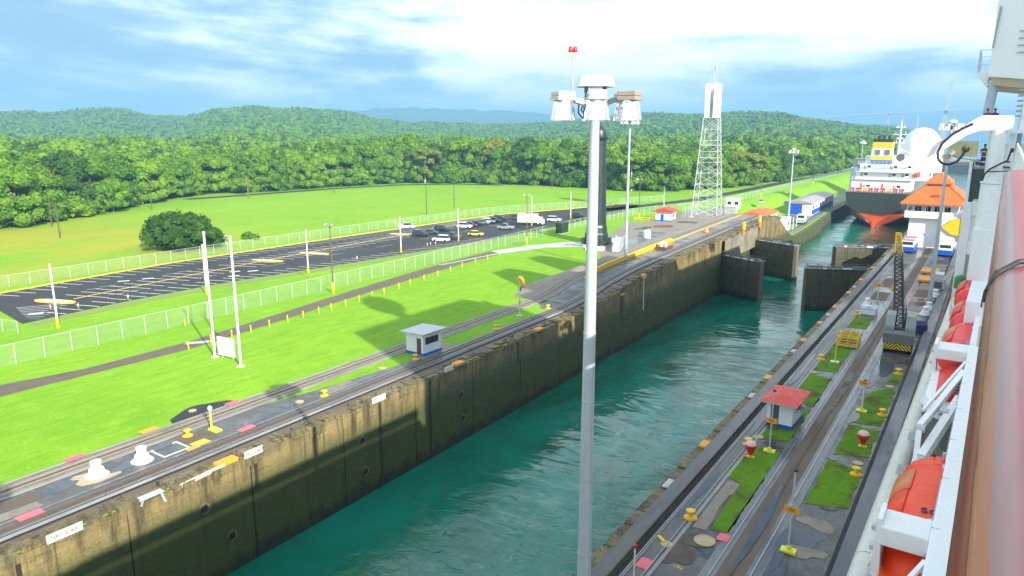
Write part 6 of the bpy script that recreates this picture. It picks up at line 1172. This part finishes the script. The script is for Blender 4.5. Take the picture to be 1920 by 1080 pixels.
# bulwark ledge: rounded cream belt
prof = [(-3.52, 8.6), (-3.60, 9.3), (-3.58, 9.7), (-3.45, 9.95), (-3.2, 10.08), (-2.9, 10.1), (-2.68, 10.02), (-2.58, 9.85), (-2.56, 9.2), (-2.6, 8.6)]
for k in range(-2, 6): MB().loft([[(x, y, z) for x, z in prof] for y in (k * 16 + .04, k * 16 + 15.96)]).build('bulwark_belt', CREAM, ship, True)
for y in (41.6, 47.0): sb('mooring_lid', -3.05, -2.62, y - .7, y + .7, 10.05, 10.12, GREYP, .02)
R = random.Random(2)
for k in range(22): y = 8 + k * 3.1; MB().cyl((-2.5, y, 9.5), (-2.42, y, 10.35), .05, n=6).bar((-2.44, y, 10.3), (-2.44, y + 3.1, 10.3), .05).build('belt_rail', SHIPW, ship)
sb('boat_deck', -2.6, .9, -60, 76, 9.4, 9.46, paint('boat_deck_brown', (.20, .15, .09), .6, wear=.6))
sb('recess_wall', .9, 1.1, -60, 76, 9.46, 15.5)
for y in range(-10, 75, 9): f = sb('recess_door', .84, .9, y, y + 1.1, 9.5, 11.6, GREYP); sb('porthole_window', .82, .88, y + 2.5, y + 4.5, 11.2, 12.3, GLASS)
sb('edge_beam', -.62, .9, -60, 56.0, 15.42, 16.02, SHIPW, .05)
for y in range(8, 56, 4): sb('beam_seam', -.628, -.4, y, y + .025, 15.5, 16.028, GREYP)
for y in range(6, 56, 8): MB().cyl((-.63, y, 15.6), (-.70, y, 15.6), .09, n=8).build('deck_lamp', LENS, ship); MB().bar((-.66, y + 1, 15.5), (-.66, y + 7, 15.5), .04).build('pipe', GREYP, ship)
# upper side wall, promenade and camera rail
sb('upper_wall', .55, 1.2, -120, 34, 16.1, 26.3); sb('promenade', .35, 27, -120, 34, 26.3, 26.42, paint('teak_deck', (.25, .14, .06), .6, wear=.4)); sb('superstructure', 1.2, 27, -120, 34, 9.46, 26.28)
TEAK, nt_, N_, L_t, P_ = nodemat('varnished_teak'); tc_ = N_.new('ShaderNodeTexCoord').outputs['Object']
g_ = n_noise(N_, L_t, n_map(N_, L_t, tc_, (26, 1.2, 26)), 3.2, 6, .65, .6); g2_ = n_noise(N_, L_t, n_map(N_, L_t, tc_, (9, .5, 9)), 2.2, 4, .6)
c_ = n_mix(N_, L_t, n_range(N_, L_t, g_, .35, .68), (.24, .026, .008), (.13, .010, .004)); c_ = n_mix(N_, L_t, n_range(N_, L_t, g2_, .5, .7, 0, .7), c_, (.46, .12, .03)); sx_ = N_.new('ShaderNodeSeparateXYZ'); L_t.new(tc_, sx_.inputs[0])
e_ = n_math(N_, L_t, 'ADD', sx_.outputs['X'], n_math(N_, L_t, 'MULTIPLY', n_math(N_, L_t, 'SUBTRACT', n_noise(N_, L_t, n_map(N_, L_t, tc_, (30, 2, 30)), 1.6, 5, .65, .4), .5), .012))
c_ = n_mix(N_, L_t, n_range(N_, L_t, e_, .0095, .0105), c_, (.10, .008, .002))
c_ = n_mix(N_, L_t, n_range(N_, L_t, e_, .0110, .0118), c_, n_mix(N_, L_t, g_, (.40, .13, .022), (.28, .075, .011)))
c_ = n_mix(N_, L_t, n_range(N_, L_t, e_, .0235, .0255, 0, .92), c_, n_mix(N_, L_t, g2_, (.26, .17, .16), (.20, .11, .11)))  # pale and pink bands paint the sky's reflection into the varnish colour
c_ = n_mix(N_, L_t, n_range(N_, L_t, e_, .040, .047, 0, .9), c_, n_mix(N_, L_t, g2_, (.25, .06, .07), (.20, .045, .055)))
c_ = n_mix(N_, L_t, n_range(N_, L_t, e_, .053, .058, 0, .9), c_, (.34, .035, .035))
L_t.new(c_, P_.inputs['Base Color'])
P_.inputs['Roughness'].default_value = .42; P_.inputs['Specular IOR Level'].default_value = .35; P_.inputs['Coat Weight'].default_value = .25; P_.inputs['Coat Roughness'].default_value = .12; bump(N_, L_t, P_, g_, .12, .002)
rail = thing('teak_rail', 'varnished teak handrail close by along the right edge', 'handrail', (0, 0, 27.7), math.radians(-.5))
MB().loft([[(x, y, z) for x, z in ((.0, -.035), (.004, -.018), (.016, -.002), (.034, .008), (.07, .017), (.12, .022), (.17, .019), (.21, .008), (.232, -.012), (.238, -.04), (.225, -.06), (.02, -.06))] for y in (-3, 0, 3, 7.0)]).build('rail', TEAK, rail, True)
MB().loft([[(x, y, z) for x, z in ((-.004, -.05), (.05, -.05), (.05, -.09), (-.004, -.09))] for y in (1.55, 3.5, 7)]).build('rail_edge', SHIPW, rail)
sb('rail_bulwark', .17, .21, -120, 34, 26.43, 27.63)
for y in (-2.4, -1.2, 0, 1.2, 2.4, 3.6, 4.8, 6.0): MB().cyl((.12, y, -1.28), (.12, y, -.06), .022, n=8).build('stanchion', SHIPW, rail)
for z in (-.3, -.55, -.8): MB().cyl((.12, -3, z), (.12, 7, z), .009, n=6).build('wire', GREYM, rail)
cb = tag(MB().tube([(-.004, 1.78, -.06), (-.002, 1.80, -.03), (.012, 1.86, .002), (.05, 1.92, .022), (.12, 1.96, .03), (.2, 1.95, .024)], .006, 8).build('cable_tie', RUBBER, None, True, loc=(0.018, 0, 27.7)), 'dark cable hooked over the teak handrail', 'cable')
# davit beams across the boat recess
def davit(y, w, x0=-1.95, side_leg=True):
    t = MB().box(x0, -.6, y - w / 2, y + w / 2, 15.35, 16.0).build('davit_beam', SHIPW, ship, bevel=.06)
    MB().loft([[(x0 - .16, y - w / 2 + .08, 14.3), (x0 + .1, y - w / 2 + .08, 14.3), (x0 + .1, y + w / 2 - .08, 14.3), (x0 - .16, y + w / 2 - .08, 14.3)], [(x0 - .12, y - w / 2 + .08, 16.2), (x0 + .02, y - w / 2 + .08, 16.2), (x0 + .02, y + w / 2 - .08, 16.2), (x0 - .12, y + w / 2 - .08, 16.2)]]).build('end_plate', SHIPW, t)
    for z in (14.9, 15.6): MB().cyl((x0 - .2, y - .15, z), (x0 - .2, y + .15, z), .1, n=8).build('sheave', GREYM, t)
davit(23.9, 1.35); davit(47.0, 1.7, -2.15)
def fold_arm(y, far):
    a = MB().bar((-2.0, y, 14.4), (-.62, far, 15.7), .28, .34).build('davit_arm', SHIPW, ship, bevel=.03)
    MB().bar((-2.0, y + 1.1, 14.9), (-.62, far + 1.4, 15.9), .12, .14).bar((-1.7, y - 1.3, 13.4), (-.62, far - 2.6, 15.0), .34, .5).bar((-2.0, y, 14.5), (-1.75, y - 3.4, 11.0), .24, .28).build('strut', SHIPW, a)
    for p in ((-1.95, y - .1, 14.4), (-1.6, y - 1.4, 13.4), (-1.2, y + 2.0, 14.7)): MB().cyl((p[0] - .16, p[1], p[2]), (p[0] + .2, p[1], p[2]), .2, n=10).build('pivot', GREYM, a)
    w = MB().cyl((-.9, y - 3.6, 11.2), (-.1, y - 3.6, 11.2), .45, n=12).box(-1.0, 0, y - 4.1, y - 3.1, 9.46, 10.8); w.tube([(-1.5, y - 3, 11.4), (-1.1, y - 4, 12.1), (-.8, y - 3.2, 11.2), (-1.4, y - 4.4, 10.9), (-.6, y - 4.8, 11.6), (-.3, y - 3.4, 12.4)], .06, 6); w.build('boat_winch', BLACK, a)
    MB().cyl((-1.15, y - 3.2, 10.8), (-1.0, y - 3.2, 11.4), .14, n=8).build('lever', YELLOW, a)
fold_arm(37.0, 43.0); fold_arm(17.2, 20.6)
sb('yellow_tread', -2.45, -1.9, 45.0, 45.9, 9.5, 9.62, AMBER)
# box fairing and window frames further ahead
sb('box_fairing', -1.25, .9, 55.9, 64.2, 14.0, 17.0, SHIPW, .06); sb('edge_beam', -.7, .9, 64.3, 76, 15.5, 16.1, SHIPW, .05)
f = MB(); f.box(-2.9, -2.2, 75.7, 76.1, 9.5, 22); f.box(.3, 1.1, 75.7, 76.1, 9.5, 22); f.box(-2.19, .29, 75.7, 76.1, 20.8, 22); f.box(-2.19, .29, 75.7, 76.1, 17.3, 18.5); f.box(-2.19, .29, 75.7, 76.1, 14.0, 14.9); f.build('window_frame', SHIPW, ship, bevel=.06)
sb('bow_window', -1.5, .0, 76.02, 76.09, 18.55, 20.3, GLASS)
sb('recessed_panel', -2.2, .3, 76.0, 76.08, 14.9, 17.3, paint('ship_blue_grey', (.45, .53, .6), .4))
sb('hand_grip', -1.6, -.2, 75.55, 75.68, 20.55, 20.63, DKGREY)
sb('dark_door', -3.0, -1.9, 87.7, 88, 20.6, 25.4, paint('dark_green_grey', (.045, .07, .07), .5)); sb('door_post', -3.3, -3.02, 87.5, 87.9, 9.5, 26.2); sb('rear_screen', -1.88, 4, 87.8, 88.1, 20.6, 27.0)
tag(MB().lathe([(.5, 0), (.5, .9), (.4, 1.05), (.1, 1.2)], n=12).build('green_bin', paint('green_plastic', (.02, .22, .06), .4), None, True, loc=(-1.1, 66.5, 14.0)), 'small green drum beside the farthest red lifeboat', 'drum')
bpy.data.objects['green_bin'].location = (-1.35, 73.5, 14.6); sb('drum_shelf', -2.2, .3, 72, 75.6, 14.3, 14.6, GREYP)
# ship's crane: column, arm, hose
cx = -.95; cr = MB().cyl((cx, 70, 20.5), (cx, 70, 28.4), .62, .58, 16).build('crane_column', SHIPW, ship, True)
MB().cyl((cx, 70, 20.4), (cx, 70, 24.0), .78, .74, 16).cyl((cx, 70, 24.05), (cx, 70, 24.2), .8, n=16).build('column_sleeve', SHIPW, cr, True); MB().box(cx - .8, cx + .8, 69.2, 70.8, 16.1, 20.4).build('column_base', SHIPW, cr, bevel=.05)
MB().loft([[(cx + .9, 69.5, 28.2), (cx + .9, 70.5, 28.2), (cx + .9, 70.5, 29.35), (cx + .9, 69.5, 29.35)], [(-2.2, 69.5, 28.2), (-2.2, 70.5, 28.2), (-2.2, 70.5, 29.4), (-2.2, 69.5, 29.4)], [(-3.1, 69.55, 27.8), (-3.1, 70.45, 27.8), (-2.8, 70.45, 29.0), (-2.8, 69.55, 29.0)], [(-4.8, 69.6, 26.5), (-4.8, 70.4, 26.5), (-4.5, 70.4, 27.7), (-4.5, 69.6, 27.7)], [(-7.5, 69.7, 25.0), (-7.5, 70.3, 25.0), (-7.3, 70.3, 25.9), (-7.3, 69.7, 25.9)]]).build('crane_arm', SHIPW, cr, bevel=.06)
MB().tube([(-2.75, 69.5, 28.75), (-3.4, 69.4, 28.4), (-4.1, 69.4, 27.9), (-4.7, 69.4, 27.2), (-4.95, 69.4, 26.5), (-4.85, 69.4, 25.9), (-4.5, 69.4, 25.55), (-4.0, 69.4, 25.5), (-3.5, 69.4, 25.75), (-3.2, 69.4, 26.2), (-3.05, 69.4, 26.6)], .10, 8).build('black_hose', paint('violet_black_hose', (.03, .02, .06), .4), cr, True)
MB().lathe([(.1, 0), (.26, .1), (.3, .3), (.2, .5), (.05, .55)], (-3.0, 69.3, 26.5), 12).build('hose_coupling', RUST, cr, True); MB().obox((-4.3, 69.4, 26.15), (.7, .3, .4)).cyl((-4.0, 69.2, 26.3), (-3.8, 69.2, 26.6), .2, n=8).build('hook_block', paint('hook_beige', (.45, .4, .3), .5, wear=.5), cr)
MB().tube([(-1.6, 69.2, 24.3), (-1.5, 69.1, 24.8), (-1.2, 69.1, 25.2), (-.6, 69.1, 25.6), (-.1, 69.1, 25.9), (.05, 69.1, 26.7)], .07, 8).build('hydraulic_hose', BLACK, cr, True); MB().bar((-1.3, 69.1, 25.0), (.1, 69.1, 25.1), .08).bar((-.35, 69.05, 25.4), (.1, 69.05, 25.4), .12).bar((-.35, 69.05, 25.8), (.1, 69.05, 25.8), .12).cyl((.1, 69.0, 26.6), (.1, 69.2, 26.8), .13, n=8).build('control_lever', BLACK, cr)
tag(MB().box(-1.0, 1.0, -.06, .06, -.62, .62).build('notice_board', paint('pale_yellow_board', (.68, .66, .38), .5), None, loc=(-2.35, 71.2, 26.75)), 'pale yellow board behind the hose of the ship crane', 'board')
bb = bpy.data.objects['notice_board']; MB().cyl((-.9, .1, -.6), (1.6, .1, -1.1), .06, n=6).build('bracket', GREYM, bb)
# bridge wing with pillar
w = MB().loft([[(-2.45, 80, 33.0), (8, 80, 31.8), (8, 80, 43), (-2.45, 80, 43)], [(-2.45, 87, 33.0), (8, 87, 31.8), (8, 87, 43), (-2.45, 87, 43)]]).build('bridge_wing', SHIPW, ship, bevel=.06)
MB().loft([[(-2.1, 80.2, 32.3), (8, 80.2, 30.9), (8, 80.2, 31.77), (-2.1, 80.2, 32.97)], [(-1.7, 87, 32.0), (8, 87, 30.5), (8, 87, 31.77), (-1.7, 87, 32.97)]]).build('wing_underside', paint('beige_underside', (.46, .40, .24), .6), w)
MB().loft([[(-3.5, 81.5, 33.5), (-2.46, 81.5, 32.1), (-2.46, 81.5, 33.5), (-3.4, 81.5, 33.6)], [(-3.5, 86, 33.5), (-2.46, 86, 32.1), (-2.46, 86, 33.5), (-3.4, 86, 33.6)]]).build('wing_sponson', SHIPW, w)
m = MB()
for z in (34.2, 34.9, 35.5): m.bar((-3.4, 81.5, z), (-3.4, 86, z), .06).bar((-3.4, 81.5, z), (-2.45, 81.5, z), .06)
for y in (81.5, 83.7, 86): m.bar((-3.4, y, 33.5), (-3.4, y, 35.5), .08)
m.build('wing_rail', GREYM, w); MB().bar((-2.42, 79.9, 35.5), (-2.2, 79.9, 39), .15).build('wing_lamp', GREYP, w)
m = MB()
for k in range(4): m.bar((-.6, 79.9, 35.0 + k * .6), (6, 79.9, 35.2 + k * .6), .09)
for k in range(8): m.bar((.0, 79.92, 37.9 + k * .45), (1.1, 79.92, 37.9 + k * .45), .05)
m.build('grab_rail', GREYP, w); MB().cyl((-2.25, 81, 28.4), (-1.95, 81, 32.6), .40, .40, 12).build('wing_pillar', paint('pillar_grey_blue', (.42, .5, .56), .4), ship, True)
MB().cyl((.5, 81, 26.4), (.6, 81, 32), .2, n=10).build('wing_pillar', GREYP, ship, True)
sb('wing_deck', -2.6, 11, 79, 87.6, 28.0, 28.35, SHIPW)
lv = sb('louvre_box', .25, .9, 50, 50.5, 28.2, 30.4, SHIPW)
for k in range(6): MB().box(-.02, .26, 49.9, 50.6, 28.9 + k * .28, 29.0 + k * .28).build('slat', GREYP, lv)
# platforms for the crew, rails
pl = sb('crew_platform', -2.4, .2, 72.2, 74.6, 25.1, 25.3, GREYP); m = MB()
for z in (25.7, 26.1, 26.5): m.bar((-2.35, 72.25, z), (.1, 72.25, z), .05)
for x in (-2.35, -1.6, -.8, .1): m.bar((x, 72.25, 25.3), (x, 72.25, 26.5), .05)
m.build('platform_rail', SHIPW, pl); sb('upper_platform', -2.4, .4, 72.2, 74.6, 28.0, 28.2, SHIPW); sb('platform_post', -.2, .2, 73, 73.4, 20, 28, SHIPW)
# upper works beyond the right edge (they throw the shadow on the far bank)
sb('upper_house', 15, 27, 28.5, 54.0, 9.46, 52); sb('upper_house', 15, 27, 54.1, 66.0, 9.46, 37.2); sb('upper_house', 11, 27, 66.1, 104, 21.5, 46); sb('upper_house', 2, 26, 104.1, 158, 21.5, 32.5)
MB().lathe([(1.0, 0), (1.0, 3.2), (2.1, 4.2), (2.75, 5.8), (2.75, 7.4), (2.1, 9.0), (1.1, 9.8), (.1, 10)], (18, 38, 52), 20).build('radar_dome', SHIPW, ship, True)
MB().loft([[(11, 70, 46), (19, 70, 46), (19, 82, 46), (11, 82, 46)], [(12, 73, 56), (17, 73, 56), (17, 79, 56), (12, 79, 56)]]).build('funnel', SHIPW, ship); MB().loft([[(11, 88, 46), (18, 88, 46), (18, 98, 46), (11, 98, 46)], [(12, 90, 58), (16, 90, 58), (16, 95, 58), (12, 95, 58)]]).build('mast_house', SHIPW, ship)
# ---- lifeboats hung in the recess
def lifeboat(x, y, z, L_, cov, hull, lab, hatch=True, words=True):
    t = thing('lifeboat', lab, 'lifeboat', (x + .0122 * y, y, z), SY, 'lifeboats hung below the deck edge'); W_ = 1.5; n = 9
    def ring(y_, k, z0, z1, p): return [(W_ * k * math.cos(a) * (1 if True else 1), y_, z0 + (z1 - z0) * (math.sin(a) ** p if math.sin(a) > 0 else 0)) for a in [math.pi * i / n for i in range(n + 1)]]
    st = [(-L_ / 2, .30, .35), (-L_ / 2 + .35, .66, .72), (-L_ / 2 + 1.1, .90, .95), (-L_ * .2, 1, 1), (L_ * .2, 1, 1), (L_ / 2 - 1.3, .90, .97), (L_ / 2 - .5, .70, .82), (L_ / 2, .34, .45)]
    MB().loft([ring(q, k, 0, 1.62 * h, .62) for q, k, h in st]).build('canopy', cov, t, True)
    MB().loft([[(W_ * k * 1.04 * c, q, zz) for c, zz in ((-1, .0), (-.92, -.5), (-.55, -1.1), (0, -1.35), (.55, -1.1), (.92, -.5), (1, .0))] for q, k, h in st]).build('hull', hull, t, True)
    MB().loft([[(W_ * k * 1.09, q, -.06), (W_ * k * 1.09, q, .09), (-W_ * k * 1.09, q, .09), (-W_ * k * 1.09, q, -.06)] for q, k, h in st]).build('fender_belt', RUBBER if hull is GREYP else hull, t)
    if hatch:
        def pan(y0, y1, a0, a1, off, nm, m):
            g = MB(); g.loft([[((W_ * 1.0 + off) * math.cos(a), q, (1.62 + off) * max(0.02, math.sin(a)) ** .62) for a in [a0 + (a1 - a0) * i / 6 for i in range(7)]] for q in (y0, y1)], False, False); o = g.build(nm, m, t, True); s = o.modifiers.new('thick', 'SOLIDIFY'); s.thickness = .05; return o
        pan(.3, 2.1, 2.15, 2.95, .05, 'side_hatch', LIFE2); pan(-1.9, .2, 2.2, 2.95, .04, 'side_hatch', cov)
        for q in (-2.9, 2.75): MB().loft([[((W_ + .03) * math.cos(a), y_, (1.65) * max(.02, math.sin(a)) ** .62) for a in [.3 + 2.6 * i / 12 for i in range(13)]] for y_ in (q - .05, q + .05)], False, False).build('canopy_rib', cov, t)
        MB().lathe([(.5, 0), (.48, .28), (.36, .36)], (.55, L_ / 2 - 1.5, 1.42), 14).build('conning_hatch', cov, t, True); MB().cyl((-.35, L_ / 2 - 1.2, 1.55), (-.35, L_ / 2 - 1.2, 1.63), .07, n=8).build('vent', BLACK, t)
    if words:
        text(t, 'SO', .55, (-.02, -1.6, 1.63), (0, 0, math.radians(4)), paint('navy_lettering', (.02, .015, .10), .5), 'lettering', .01)
        m = MB(); m.box(-.1, .25, -2.32, -2.20, 1.60, 1.66); m.box(.015, .135, -2.44, -2.08, 1.601, 1.661); m.build('white_cross', WHITE, t)
    gl = MB()
    for sx in (-1, 1):
        for k in range(7): y0 = -L_ * .36 + k * L_ * .72 / 7; y1 = y0 + L_ * .72 / 7; gl.tube([(sx * 1.56, y0, .12), (sx * 1.62, (y0 + y1) / 2, -.28), (sx * 1.56, y1, .12)], .022, 5)
    gl.build('grab_line', WHITE, t)
    for q in (-L_ * .36, L_ * .36): MB().cyl((0, q, 1.3), (0, q, 1.85), .07, n=8).build('lifting_hook', GREYM, t)
    return t
lifeboat(-.72, 28.0, 13.75, 9.6, LIFE, WHITE, 'bright orange enclosed lifeboat with a faded hatch below the nearest davit beam')
lifeboat(-.72, 16.2, 13.6, 9.4, LIFE, WHITE, 'orange enclosed lifeboat at the very bottom edge behind white davit arms', True, False)
lifeboat(-.75, 53.0, 13.9, 9.0, LIFERED, WHITE, 'red topped lifeboat just past the second davit beam', True, False)
lifeboat(-.75, 63.0, 13.7, 9.0, LIFERED, WHITE, 'red topped lifeboat beside the big white box fairing', True, False)
lifeboat(-.9, 71.5 - 1.5, 14.2, 8.5, LIFERED, SHIPW, 'farthest red lifeboat, near the green drum', True, False)
t = thing('rescue_boat', 'open tender with grey hull, white rim and red seat frame under the second davit beam', 'tender', (-.75 + .0122 * 43, 43.4, 13.9), SY, 'lifeboats hung below the deck edge')
st = [(-3.6, .45), (-3.0, .78), (-1.8, 1), (2.8, 1), (3.6, .8)]
MB().loft([[(1.5 * k * c, q, zz) for c, zz in ((-1, .1), (-.95, -.7), (-.6, -1.4), (0, -1.7), (.6, -1.4), (.95, -.7), (1, .1))] for q, k in st]).build('hull', paint('tender_grey', (.16, .18, .19), .25), t, True)
MB().loft([[(1.5 * k, q, .1), (1.62 * k, q, .3), (1.4 * k, q, .72), (.9 * k, q, .75), (-.9 * k, q, .75), (-1.4 * k, q, .72), (-1.62 * k, q, .3), (-1.5 * k, q, .1)] for q, k in st]).build('rim', SHIPW, t, True)
m = MB(); m.loft([[(-.95, -2.6, .74), (1.3, -2.6, .74), (1.3, -2.6, .98), (-.7, -2.6, .98)], [(-1.1, 3, .74), (1.3, 3, .74), (1.3, 3, 1.1), (-.8, 3, 1.1)]]); m.build('seat_well', LIFERED, t); MB().box(-.35, 1.2, -1.9, .2, 1.0, 1.04).build('dark_well', BLACK, t)
for k in range(4): MB().box(-.3, 1.2, -1.7 + k * .5, -1.62 + k * .5, 1.05, 1.1).build('slat', CREAM, t)
MB().box(-.55, -.36, -2.3, .5, .98, 1.16).box(-.4, 1.25, -2.35, -2.15, .98, 1.16).build('seat_frame', LIFE, t)
# ---- crew on the platforms
def person(x, y, z, rz, shirt, trousers, hair, lab, lean=0.0):
    t = thing('person', lab, 'person', (x, y, z), rz)
    me = bpy.data.meshes.new('body'); P = [(0, 0, .95), (0, 0, 1.15), (0, .01, 1.38), (0, .02, 1.50), (0, .05, 1.64), (.19, 0, 1.40), (.27, .06, 1.14), (.22, .26, 1.02), (-.19, 0, 1.40), (-.27, .06, 1.14), (-.22, .26, 1.02), (.10, 0, .88), (.11, .02, .48), (.11, -.01, .08), (.11, .14, .04), (-.10, 0, .88), (-.11, .02, .48), (-.11, -.01, .08), (-.11, .14, .04), (0, .05, 1.73), (.21, .33, 1.02), (-.21, .33, 1.02)]
    E_ = [(0, 1), (1, 2), (2, 3), (3, 4), (4, 19), (2, 5), (5, 6), (6, 7), (7, 20), (2, 8), (8, 9), (9, 10), (10, 21), (0, 11), (11, 12), (12, 13), (13, 14), (0, 15), (15, 16), (16, 17), (17, 18)]
    me.from_pydata(P, E_, []); o = bpy.data.objects.new('body', me); COL.objects.link(o); o.parent = t; me.materials.append(SKIN)
    md = o.modifiers.new('skin', 'SKIN'); me.skin_vertices.new() if not me.skin_vertices else None
    rad = [.155, .15, .165, .06, .095, .065, .05, .038, .065, .05, .038, .09, .065, .045, .035, .09, .065, .045, .035, .07, .04, .04]
    for i, r in enumerate(rad): me.skin_vertices[0].data[i].radius = (r, r * (.75 if i < 3 else 1))
    me.skin_vertices[0].data[0].use_root = True; s = o.modifiers.new('sub', 'SUBSURF'); s.levels = s.render_levels = 2
    MB().loft([[(w * math.cos(a), d * math.sin(a) + .01, zz) for a in [2 * math.pi * i / 12 for i in range(12)]] for zz, w, d in ((.86, .2, .15), (1.1, .2, .15), (1.36, .245, .16), (1.47, .12, .1))]).build('shirt', shirt, t, True)
    for s_ in (-1, 1):
        MB().cyl((s_ * .20, 0, 1.42), (s_ * .275, .05, 1.15), .085, .075, 8).build('sleeve', shirt, t, True); MB().cyl((s_ * .10, 0, .92), (s_ * .11, .01, .1), .115, .075, 8).build('trouser_leg', trousers, t, True); MB().obox((s_ * .11, .06, .045), (.11, .29, .09)).build('shoe', BLACK, t, bevel=.03)
    MB().lathe([(.095, 0), (.112, .05), (.10, .12), (.06, .16), (.01, .17)], (0, .03, 1.67), 12).build('hair', hair, t, True); MB().cyl((0, .14, 1.655), (0, .17, 1.645), .018, n=6).build('nose', SKIN, t)
    for s_ in (-1, 1): MB().cyl((s_ * .035, .135, 1.69), (s_ * .035, .142, 1.69), .012, n=6).build('eye', BLACK, t)
    return t
MAUVE = paint('mauve_shirt', (.20, .06, .14), .7); DUSK = paint('dark_violet_shirt', (.06, .03, .10), .7)
person(-1.05, 72.9, 28.2, math.radians(160), MAUVE, BLACK, BLACK, 'person in a mauve shirt standing above the crane arm, left of the grey pillar')
person(-.55, 73.0, 28.2, math.radians(200), DUSK, NAVY, BLACK, 'person in a dark violet shirt standing right of the mauve shirt above the crane arm')
person(-.9, 73.2, 25.3, math.radians(170), MAUVE, NAVY, BLACK, 'person in mauve behind the railing under the crane arm')
# ================================================================== AIR
hm = bpy.data.materials.new('thin_haze'); hm.use_nodes = True; hn = hm.node_tree; hn.nodes.clear()
ho = hn.nodes.new('ShaderNodeOutputMaterial'); hv = hn.nodes.new('ShaderNodeVolumePrincipled')
hv.inputs['Color'].default_value = (.26, .54, .80, 1); hv.inputs['Density'].default_value = 0.00030; hv.inputs['Anisotropy'].default_value = 0.0
hn.links.new(hv.outputs[0], ho.inputs['Volume'])
hz_box = MB().box(-7600, 13000, -520, 15000, -16, 330).build('haze', hm); hz_box['kind'] = 'stuff'; hz_box['label'] = 'thin bluish haze over the far hills'
